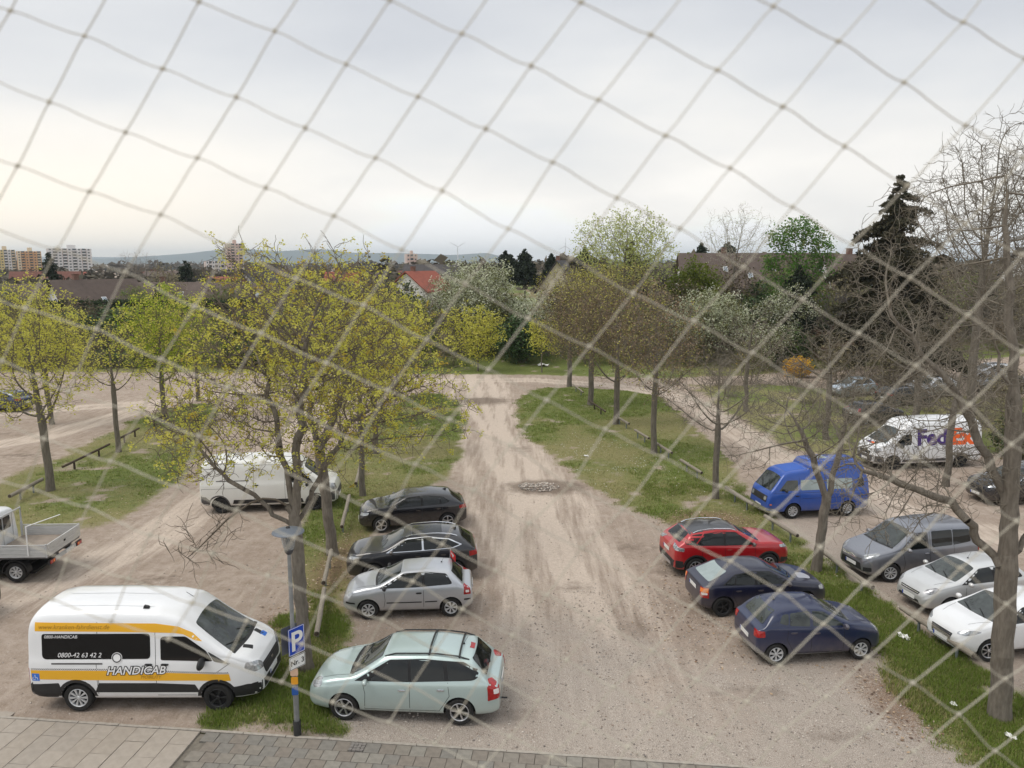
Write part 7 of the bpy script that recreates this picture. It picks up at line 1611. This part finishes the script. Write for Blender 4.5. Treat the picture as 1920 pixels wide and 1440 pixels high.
shrub('far_bare_tree', (-112,232), 'wide feathery bare tree on the skyline right of the white tower block', 127, (7.,5.,5.), 500, 4, None, tw=(3,3,1.8,.06), twm=mat('twig_far', (.22,.18,.155), .9), group='skyline trees', cat='tree', zc=8.0, dk=1.0, step=.6, base=.2)
bare_big((17.8,118.), 'thin bare tree on the skyline right of the willow', 128, (4.,3.,3.6), 9.6, 350, 14, .15, stem=6., up=.3, m=TWIG, jit=.25, group='skyline trees')
# --- conifers
def conifer(loc, label, seed, H, Rm, m, levels=16, ragged=.35, droop=.5, group='dark conifers', lean=0., per=7, z0=.14):
    rs = np.random.RandomState(seed); root = empty('conifer_tree', (loc[0], loc[1], gz(*loc)-.1), 0, label, 'tree', group)
    MB().tube([(0,0,0),(lean*.3,0,H*.5),(lean,0,H*.99)], [H*.018,H*.010,.02], 8).build('trunk', [BARK], root)
    pts = []; bough = MB()
    for l in range(levels):
        f = l/(levels-1); z = H*(z0+(.985-z0)*f); R_ = Rm*(1-f)**.68*(1+rs.normal(0, ragged*.4))+.06
        for k in range(int(per+rs.randint(-1, 3)) if f < .9 else 3):
            a = rs.uniform(0, 2*PI); L_ = R_*rs.uniform(1-ragged*1.3, 1+ragged*.5); ns = int(4+L_*5); ca, sa = math.cos(a), math.sin(a)
            hz_ = lambda t: z+.30*L_*t-droop*L_*t*t*.75+.18*L_*max(t-.75, 0)
            bough.tube([(L_*t*ca+lean*f, L_*t*sa, hz_(t)) for t in (0,.35,.7,1)], [.012+.008*L_,.010+.004*L_,.008,.004], 4, caps=False)
            for q in range(ns):                                     # hanging sprays along the bough
                t = .15+.85*(q+rs.uniform(0,1))/ns; side = rs.normal(0, .10+.10*L_*(1-t)*1.1); n = rs.randint(4, 8); hang = rs.uniform(.15,.55)*(.35+.12*L_)
                u = np.linspace(0, 1, n); px_ = L_*t; 
                pts.append(np.stack([px_*ca-side*sa+lean*f+rs.normal(0,.03,n)+u*.08*ca, px_*sa+side*ca+rs.normal(0,.03,n)+u*.08*sa, hz_(t)-u*hang+rs.normal(0,.02,n)], 1))
    bough.build('boughs', [BARK], root)
    P = np.concatenate(pts); far_ = math.hypot(*loc) > 80; s_ = (.030+.0020*H)*(2.1 if far_ else 1.35); P = P[::2] if far_ else P; V, F = leaf_quads(rs, P, 2 if far_ else 3, s_*.9, s_, s_*2.0, flat=1.2)
    link(bpy.data.objects.new('crown', np_mesh('crown', V, F, m)), root); return root
conifer((33.2,67.5), 'tall ragged dark spruce before the skyline on the right', 131, 18.2, 6.6, SPR, 30, .42, .62, per=6)
conifer((38.5,78), 'dark spruce behind the thick bare trunk on the right', 132, 12.5, 4.2, SPR, 18, .45)
conifer((31.0,84), 'dark fir low beneath the ragged spruce', 133, 9.5, 3.6, CON, 16)
conifer((-84.5,142), 'pointed dark conifer before the white tower block', 134, 11.0, 3.4, CON, 18, .25)
conifer((-63.,150), 'squat dark conifer with a pointed top behind the left roofs', 135, 9.6, 4.2, CON, 16, .3)
conifer((2.5,150), 'round dark pine on the skyline behind the blossoming thorn', 136, 11.8, 3.5, CON, 22, .3, per=9, z0=.45)
conifer((7.6,150), 'small dark pine just right of the round one', 137, 11.0, 2.6, CON, 20, .3, per=9, z0=.45)
conifer((15.0,160), 'dark pine on the skyline left of the willow', 138, 12.5, 3., CON, 22, .3, per=9, z0=.4)
conifer((-1.2,152), 'broad dark pine crown above the blossoming thorn', 139, 11.6, 3.6, CON, 22, .3, per=10, z0=.5)
conifer((34.5,142), 'little dark pine on the ridge above the long brown roof', 140, 12.8, 3.4, CON, 20, .3, per=9, z0=.4)
conifer((41.5,150), 'larger rounded dark pine on the ridge above the long brown roof', 141, 13.2, 4.4, CON, 22, .3, per=10, z0=.5)
conifer((13.6,88), 'dark pointed fir inside the willow crown', 142, 11.6, 2.6, CON, 14, .3)
conifer((-44,96), 'small bushy conifer before the left brown roofs', 143, 6.4, 1.8, CON, 12, .3)
# --- hedge and brown garden wall on the left
HG = mat('hedge_dark', (.025,.045,.014), .8, color2=(.045,.065,.02), scale=2, spec=.2)
def hedge(a, b, z0, h, w, label):
    A, B = Vector((*a,0)), Vector((*b,0)); L_ = (B-A).length; rs = np.random.RandomState(5)
    t = empty('hedge', ((A.x+B.x)/2, (A.y+B.y)/2, z0), math.atan2(B.y-A.y, B.x-A.x), label, 'hedge'); n = int(L_*130)
    p = np.stack([rs.uniform(-L_/2, L_/2, n), rs.uniform(-w/2, w/2, n), rs.uniform(0, h, n)+.15*np.sin(rs.uniform(0,6,n))], 1)
    V, F = leaf_quads(rs, p, 4, .1, .08, .16); link(bpy.data.objects.new('foliage', np_mesh('foliage', V, F, HG)), t)
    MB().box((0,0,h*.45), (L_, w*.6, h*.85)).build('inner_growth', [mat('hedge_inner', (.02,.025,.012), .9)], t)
hedge((-66,101), (-34,103), 1.6+3.0, 1.1, 1.4, 'clipped dark hedge along the top of the brown wall on the left')
WALLB = mat('wall_planks_brown', (.085,.060,.050), .85, var=.3, scale=1.5)
t = empty('garden_wall', (-50,100.6,1.5), math.atan2(2,32), 'long brown timber garden wall below the dark hedge on the left', 'wall')
for k in range(22):
    o = MB().box((0,0,1.5), (1.46,.12,3.2)).build('plank_panel', [WALLB], t); o.location = (-16+k*1.5, random.uniform(-.02,.02), random.uniform(-.05,.05))
MB().box((0,.2,1.5), (33,.1,3.0)).build('backing', [WALLB], t)
# --- houses
ROOFB = mat('roof_tiles_brown', (.085,.062,.052), .85, color2=(.12,.09,.075), scale=1.2, det=6, bump=.5, bscale=6); ROOFG = mat('roof_tiles_grey', (.075,.068,.068), .85, var=.3, scale=1.2, bump=.5, bscale=6)
ROOFR = mat('roof_tiles_red', (.30,.085,.05), .85, color2=(.22,.06,.04), scale=1.5, bump=.5, bscale=6); ROOFRB = mat('roof_tiles_russet', (.17,.065,.045), .8, var=.3, scale=1.5)
REND = mat('render_white', (.72,.71,.68), .8, var=.1, scale=1); RENDC = mat('render_cream', (.58,.52,.40), .8, var=.1, scale=1); BRK = mat('chimney_brick', (.22,.12,.09), .9, var=.3, scale=5); WING = mat('house_window', (.05,.06,.065), .1); FRW = mat('window_frame_white', (.7,.7,.7), .6)
def house(x, y, rz, w, d, hw, hr, label, roof=ROOFB, wall=REND, chim=1, sky=2, dormer=0, over=.5, z=1.4, group=None, name='house', rows=None):
    """ridge runs along local x; w along the ridge, d across, hw eaves height, hr ridge height"""
    t = empty(name, (x, y, z), R(rz), label, 'house', group)
    m = MB(); m.add([(-w/2,-d/2,-2),(w/2,-d/2,-2),(w/2,d/2,-2),(-w/2,d/2,-2),(-w/2,-d/2,hw),(w/2,-d/2,hw),(w/2,d/2,hw),(-w/2,d/2,hw),(-w/2,0,hr-.15),(w/2,0,hr-.15)],
        [(0,1,5,4),(2,3,7,6),(1,2,6,9,5),(3,0,4,8,7),(0,3,2,1),(4,5,9,8),(6,7,8,9)]); m.build('wall', [wall], t, angle=10)
    W2 = w/2+over; e = over*.7; sl = (hr-hw)/(d/2)
    for s in (-1, 1):
        q = MB(); y0, z0 = s*(d/2+e), hw-e*sl; th = .22
        q.add([(-W2,y0,z0),(W2,y0,z0),(W2,0,hr),(-W2,0,hr),(-W2,y0,z0+th),(W2,y0,z0+th),(W2,0,hr+th),(-W2,0,hr+th)], [(0,1,2,3),(4,5,6,7),(0,1,5,4),(1,2,6,5),(2,3,7,6),(3,0,4,7)]); r_ = q.build('roof', [roof], t, angle=10)
        if s < 0:
            for k in range(sky):
                u = -w/2+w*(k+.8)/(sky+.6); f = .45+.15*(k % 2); yc = y0*(1-f); zc = z0+(hr-z0)*f+th
                ang = math.atan(sl); o = MB().box((0,0,.04), (.75,1.1,.08)).build('skylight', [FRW], t); o.location = (u, yc, zc+.02); o.rotation_euler = (ang, 0, 0)
                g_ = MB().box((0,0,.09), (.6,.92,.03)).build('pane', [mat('skylight_glass', (.30,.34,.38), .1, .3)], o)
        for k in range(dormer if s < 0 else 0):
            u = -w/2+w*(k+.5)/dormer; yc = y0*.62; zc = z0+(hr-z0)*.38
            o = MB().box((0,0,0), (1.8,1.9,1.3)).build('dormer', [wall], t); o.location = (u, yc, zc+.5)
            MB().box((0,-.1,.70), (2.1,2.2,.14)).build('dormer_roof', [roof], o); MB().box((0,-.96,.05), (1.3,.04,.8)).build('pane', [WING], o)
    n = max(2, int(w/3.2))
    for s in (-1, 1):
        for k in range(n):
            for zf in ((.5,) if hw < 3.6 else (.25,.72)):
                o = MB().box((0,0,0), (1.15,.08,1.25)).build('window', [FRW], t); o.location = (-w/2+w*(k+.5)/n, s*(d/2+.01), hw*zf); MB().box((0,s*.045,0), (1.0,.02,1.1)).build('pane', [WING], o)
        for (yy, zz2) in ((0, hw+.5), (-d*.22, hw*.5), (d*.22, hw*.5)):
            o = MB().box((0,0,0), (.08,1.1,1.2)).build('window', [FRW], t); o.location = (s*(w/2+.01), yy, zz2); MB().box((s*.045,0,0), (.02,.95,1.05)).build('pane', [WING], o)
    for k in range(chim):
        u = -w*.22+k*w*.5; MB().box((u,.3,hr+.35), (.7,.7,1.3)).box((u,.3,hr+1.02), (.85,.85,.08)).build('chimney', [BRK], t)
    return t
GH = 'houses behind the thicket'
house(-63.5,118,54, 12,9,1.4,6.6, 'brown-roofed house with a steep white gable above the hedge', chim=1, sky=1, group=GH)
house(-53,126,4, 17,9,2.8,6.0, 'long brown roof right of the steep white gable', chim=1, sky=1, group=GH, wall=RENDC)
house(-40,124,2, 13,9,2.8,5.8, 'brown roof with a pale chimney left of the dark squat conifer', chim=2, sky=1, group=GH)
house(-84,130,10, 12,9,2.8,5.6, 'brown roof half hidden by the left maple crown', sky=1, group=GH)
house(-46.5,142,80, 9,9,3.0,7.6, 'white-gabled house behind the lime-green maple', roof=ROOFG, sky=0, group=GH)
house(-30,120,20, 10,8,3.0,6.2, 'grey-brown roof seen through the largest maple crown', roof=ROOFG, sky=1, group=GH)
house(-17.2,146,62, 9,9,4.2,7.6, 'red-roofed house with white gable wall beyond the middle trees', roof=ROOFR, sky=0, chim=1, group=GH)
house(-17,165,0, 11,10,5.0,8.8, 'dark grey hipped-looking roof above the red-roofed house', roof=ROOFG, sky=0, chim=0, group=GH)
house(-33,152,0, 6,9,4.0,7.4, 'red roof glimpsed through the top of the largest maple', roof=ROOFR, sky=0, chim=1, group=GH)
house(9.5,150,75, 8,8,4.0,9.6, 'dark gabled house left of the willow', roof=ROOFG, wall=RENDC, sky=0, group=GH)
house(38.5,122,-3, 24,11,4.6,10.6, 'long brown-roofed terrace with small skylights right of the willow', sky=6, chim=1, group=GH, wall=REND)
house(54,118,0, 13,10,4.6,10.4, 'brown roof right of the bright green tree', sky=2, chim=1, group=GH)
house(53,112,62, 10,10,4.0,10.2, 'brown house with a white-edged gable behind the bright green tree', sky=1, chim=1, group=GH)
house(64,136,70, 12,10,5.0,12.6, 'house with a russet roof peak left of the spruce', roof=ROOFRB, sky=0, chim=0, group=GH)
house(85,120,10, 16,10,5.0,11.4, 'grey-roofed house behind the tall bare trees', roof=ROOFG, sky=2, chim=1, group=GH)
house(38,96,-8, 7,6,2.6,5.4, 'low white shed-like house behind the blossoming thicket', roof=ROOFG, sky=0, chim=0, group=GH)
rr = random.Random(5)
DL = ['distant roof %s' % q for q in ('at the foot of the orange tower cut by the left edge','between the orange and the cream tower foot','at the foot of the cream tower','between the cream and the white tower','at the left foot of the white tower','at the right foot of the white tower','just right of the white tower','right below the feathery skyline tree','behind the feathery skyline tree','left of the lone pink tower','right of the lone pink tower','left of the squat dark conifer','behind the pines left of the willow','seen above the small thorn at the lane end','above the large cream blackthorn')]
for k, (px, y) in enumerate([(-250,330),(-222,300),(-196,340),(-172,290),(-150,330),(-128,300),(-104,340),(-150,250),(-118,262),(-76,300),(-60,330),(-88,250),(20,300),(40,320),(-40,310)]):
    house(px, y, rr.uniform(-30,30), rr.uniform(12,22), 10, 3.5, rr.uniform(6.0,7.8), DL[k], z=.2, roof=rr.choice([ROOFR,ROOFB,ROOFB,ROOFRB]), wall=rr.choice([REND,RENDC]), sky=0, chim=1, group='distant houses on the skyline')
# --- tower blocks
def tower(x, y, rz, w, d, h, floors, bays, label, cols, name='tower_block', top=True):
    t = empty(name, (x, y, 0), R(rz), label, 'building', 'tower blocks on the skyline')
    MB().box((0,0,h/2), (w,d,h)).build('wall', [cols[0]], t, angle=10)
    fh = h/floors
    bw = w/bays
    for b in range(bays):
        c = cols[b % len(cols)]; x0 = -w/2+bw*(b+.5); rec = b % 2 == 1
        MB().box((x0, -d/2-(.15 if not rec else -.1), h/2), (bw*(.96 if not rec else 1.0), .9 if not rec else .3, h-.3)).build('facade_strip', [c], t, angle=10)
        for f in range(floors):
            if rec:
                o = MB().box((0,0,0), (bw*.86,1.5,fh*.38)).build('balcony', [cols[(b+1) % len(cols)]], t); o.location = (x0, -d/2-.9, fh*(f+.22))
                q = MB().box((0,0,0), (bw*.8,.1,fh*.55)).build('window', [WING], t); q.location = (x0, -d/2-.12, fh*(f+.68))
            else:
                q = MB().box((0,0,0), (bw*.42,.1,fh*.42)).build('window', [WING], t); q.location = (x0, -d/2-.62, fh*(f+.6))
    for s in (-1, 1):
        for k in range(3):
            MB().box((s*(w/2+.1), -d/2+d*(k+.5)/3, h/2), (.5,d/3*.5,h-.4)).build('facade_strip', [cols[(k+1) % len(cols)]], t, angle=10)
    if top: MB().box((w*.05,0,h+1.4), (w*.2,d*.5,2.8)).build('lift_housing', [cols[0]], t)
TW = [mat('tower_white', (.66,.65,.64), .8), mat('tower_cream', (.66,.56,.40), .8), mat('tower_pink', (.58,.44,.38), .8), mat('tower_orange', (.62,.36,.17), .8), mat('tower_yellow', (.66,.54,.24), .8)]
tower(-352,620,34, 30,9,22.6,10,9, 'white tower block with rows of balconies, right of the orange blocks', [TW[0],TW[0],TW[0],TW[2]])
tower(-383,618,34, 16,8,20.5,10,6, 'cream and orange tower block left of the white one', [TW[1],TW[3],TW[3]])
tower(-399,612,34, 15,8,21.5,10,6, 'pale tower block with dark balcony columns at the left', [TW[1],TW[0],TW[4]])
tower(-412,606,34, 13,8,24,10,4, 'orange tower block cut by the left edge', [TW[3],TW[4]])
tower(-221,620,30, 12,8,26.5,12,4, 'lone pale pink tower rising behind the largest maple', [TW[2],TW[0]])
tower(-238,625,30, 16,8,13,4,7, 'low pale block left of the lone tower', [TW[0],TW[2]], top=False)
tower(-83,640,20, 9,7,18.5,6,3, 'small far block above the grey roof beyond the middle trees', [TW[2],TW[0]])
# --- wind turbines, pylons, chimneys
def turbine(x, y, h, r_, ang, label):
    t = empty('wind_turbine', (x, y, 0), 0, label, 'wind turbine', 'wind turbines on the skyline'); m = mat('turbine_white', (.62,.64,.66), .6)
    MB().tube([(0,0,0),(0,0,h)], [h*.028,h*.016], 10).build('mast', [m], t); MB().box((0,0,h), (h*.03,h*.09,h*.035)).build('nacelle', [m], t)
    for k in range(3):
        a = R(ang+120*k); q = MB(); q.prism([(0,-r_*.022),(r_*.2,-r_*.05),(r_,-.3),(r_,.3),(0,r_*.022)], -.6, .6, lambda u, v, d: (u*math.cos(a)-v*math.sin(a), -h*.05+d, h+u*math.sin(a)+v*math.cos(a))); q.build('blade', [m], t)
turbine(-146,2100,56,24, 30, 'wind turbine with a forked silhouette above the red-roofed house')
turbine(150,2200,60,24, 88, 'wind turbine on the skyline left of the willow')
# --- far woods band and hills
WD = mat('far_wood', (.075,.07,.045), .9, color2=(.11,.085,.06), scale=.02)
def wood(name, n, x0, x1, y0, y1, h0, h1, s, m, seed):
    rs = np.random.RandomState(seed); x = rs.uniform(x0, x1, n); y = rs.uniform(y0, y1, n); h = rs.uniform(h0, h1, n)
    c = []
    for k in range(n):
        q = 26; c.append(np.stack([x[k]+rs.normal(0,s,q), y[k]+rs.normal(0,s,q), 1+np.abs(rs.uniform(0,h[k],q))], 1))
    P = np.concatenate(c); V, F = leaf_quads(rs, P, 2, s*.3, s*.32, s*.72)
    tag(link(bpy.data.objects.new(name, np_mesh(name, V, F, m))), kind='stuff')
wood('far_woods', 240, -330, -30, 250, 420, 4, 7.0, 2.6, [WD, CON], 3)
wood('far_woods', 330, -40, 420, 160, 420, 7, 11, 3.0, [WD, WD, CON], 4)
wood('far_woods', 200, -160, -20, 140, 230, 3.5, 5.6, 2.0, [WD, OL1], 6)
wood('far_woods', 260, 40, 200, 95, 170, 6, 10, 2.2, [WD, OL1, CON], 7)
wood('far_woods', 500, -1500, 1400, 700, 1600, 5, 10, 7, [WD, CON], 8)
def hills(pts, y, depth, label):
    n = 90; xs = np.linspace(pts[0][0], pts[-1][0], n); hz = np.interp(xs, [p[0] for p in pts], [p[1] for p in pts])
    hz = hz*(1+.06*(fbm(xs, xs*0+y, .0016, 4)-.5)); rows = 12; V = []
    for j in range(rows):
        f = j/(rows-1); g_ = math.sin(f*PI)**.9; V.append(np.stack([xs, y+depth*(f-.5)+xs*0, hz*g_+18*(fbm(xs, xs*0+j*700., .002, 3)-.5)*g_-2], 1))
    V = np.concatenate(V); i = (np.arange(rows-1)[:, None]*n+np.arange(n-1)[None]).ravel(); F = np.stack([i, i+1, i+n+1, i+n], 1)
    tag(link(bpy.data.objects.new('hills', np_mesh('hills', V, F, mat('hill_forest', (.05,.08,.075), .95, var=.3, scale=.003), smooth=True))), kind='structure')
hills([(-4800,20),(-3500,45),(-2950,60),(-2450,90),(-2130,135),(-1800,110),(-1460,128),(-1200,98),(-800,92),(-460,80),(-200,100),(66,40),(460,15)], 6000, 1700, '')
hills([(-6000,60),(-4700,85),(-3600,75),(-2600,60),(-1300,45),(1000,50),(2600,60),(5200,75)], 8000, 1300, '')
# --- the air: pale haze between here and the hills
hz = MB().box((0,4400,80), (16000,9400,170)).build('haze', [], None); hz.data.materials.clear()
hm = bpy.data.materials.new('haze_air'); hm.use_nodes = True; nt = hm.node_tree; nt.nodes.clear(); o_ = nt.nodes.new('ShaderNodeOutputMaterial'); v_ = nt.nodes.new('ShaderNodeVolumePrincipled')
v_.inputs['Color'].default_value = (.82,.92,1.,1); v_.inputs['Density'].default_value = .00015; v_.inputs['Anisotropy'].default_value = .2
nt.links.new(v_.outputs[0], o_.inputs['Volume']); hz.data.materials.append(hm); tag(hz, kind='stuff')
if 'NOHAZE' in globals(): bpy.data.objects.remove(hz)
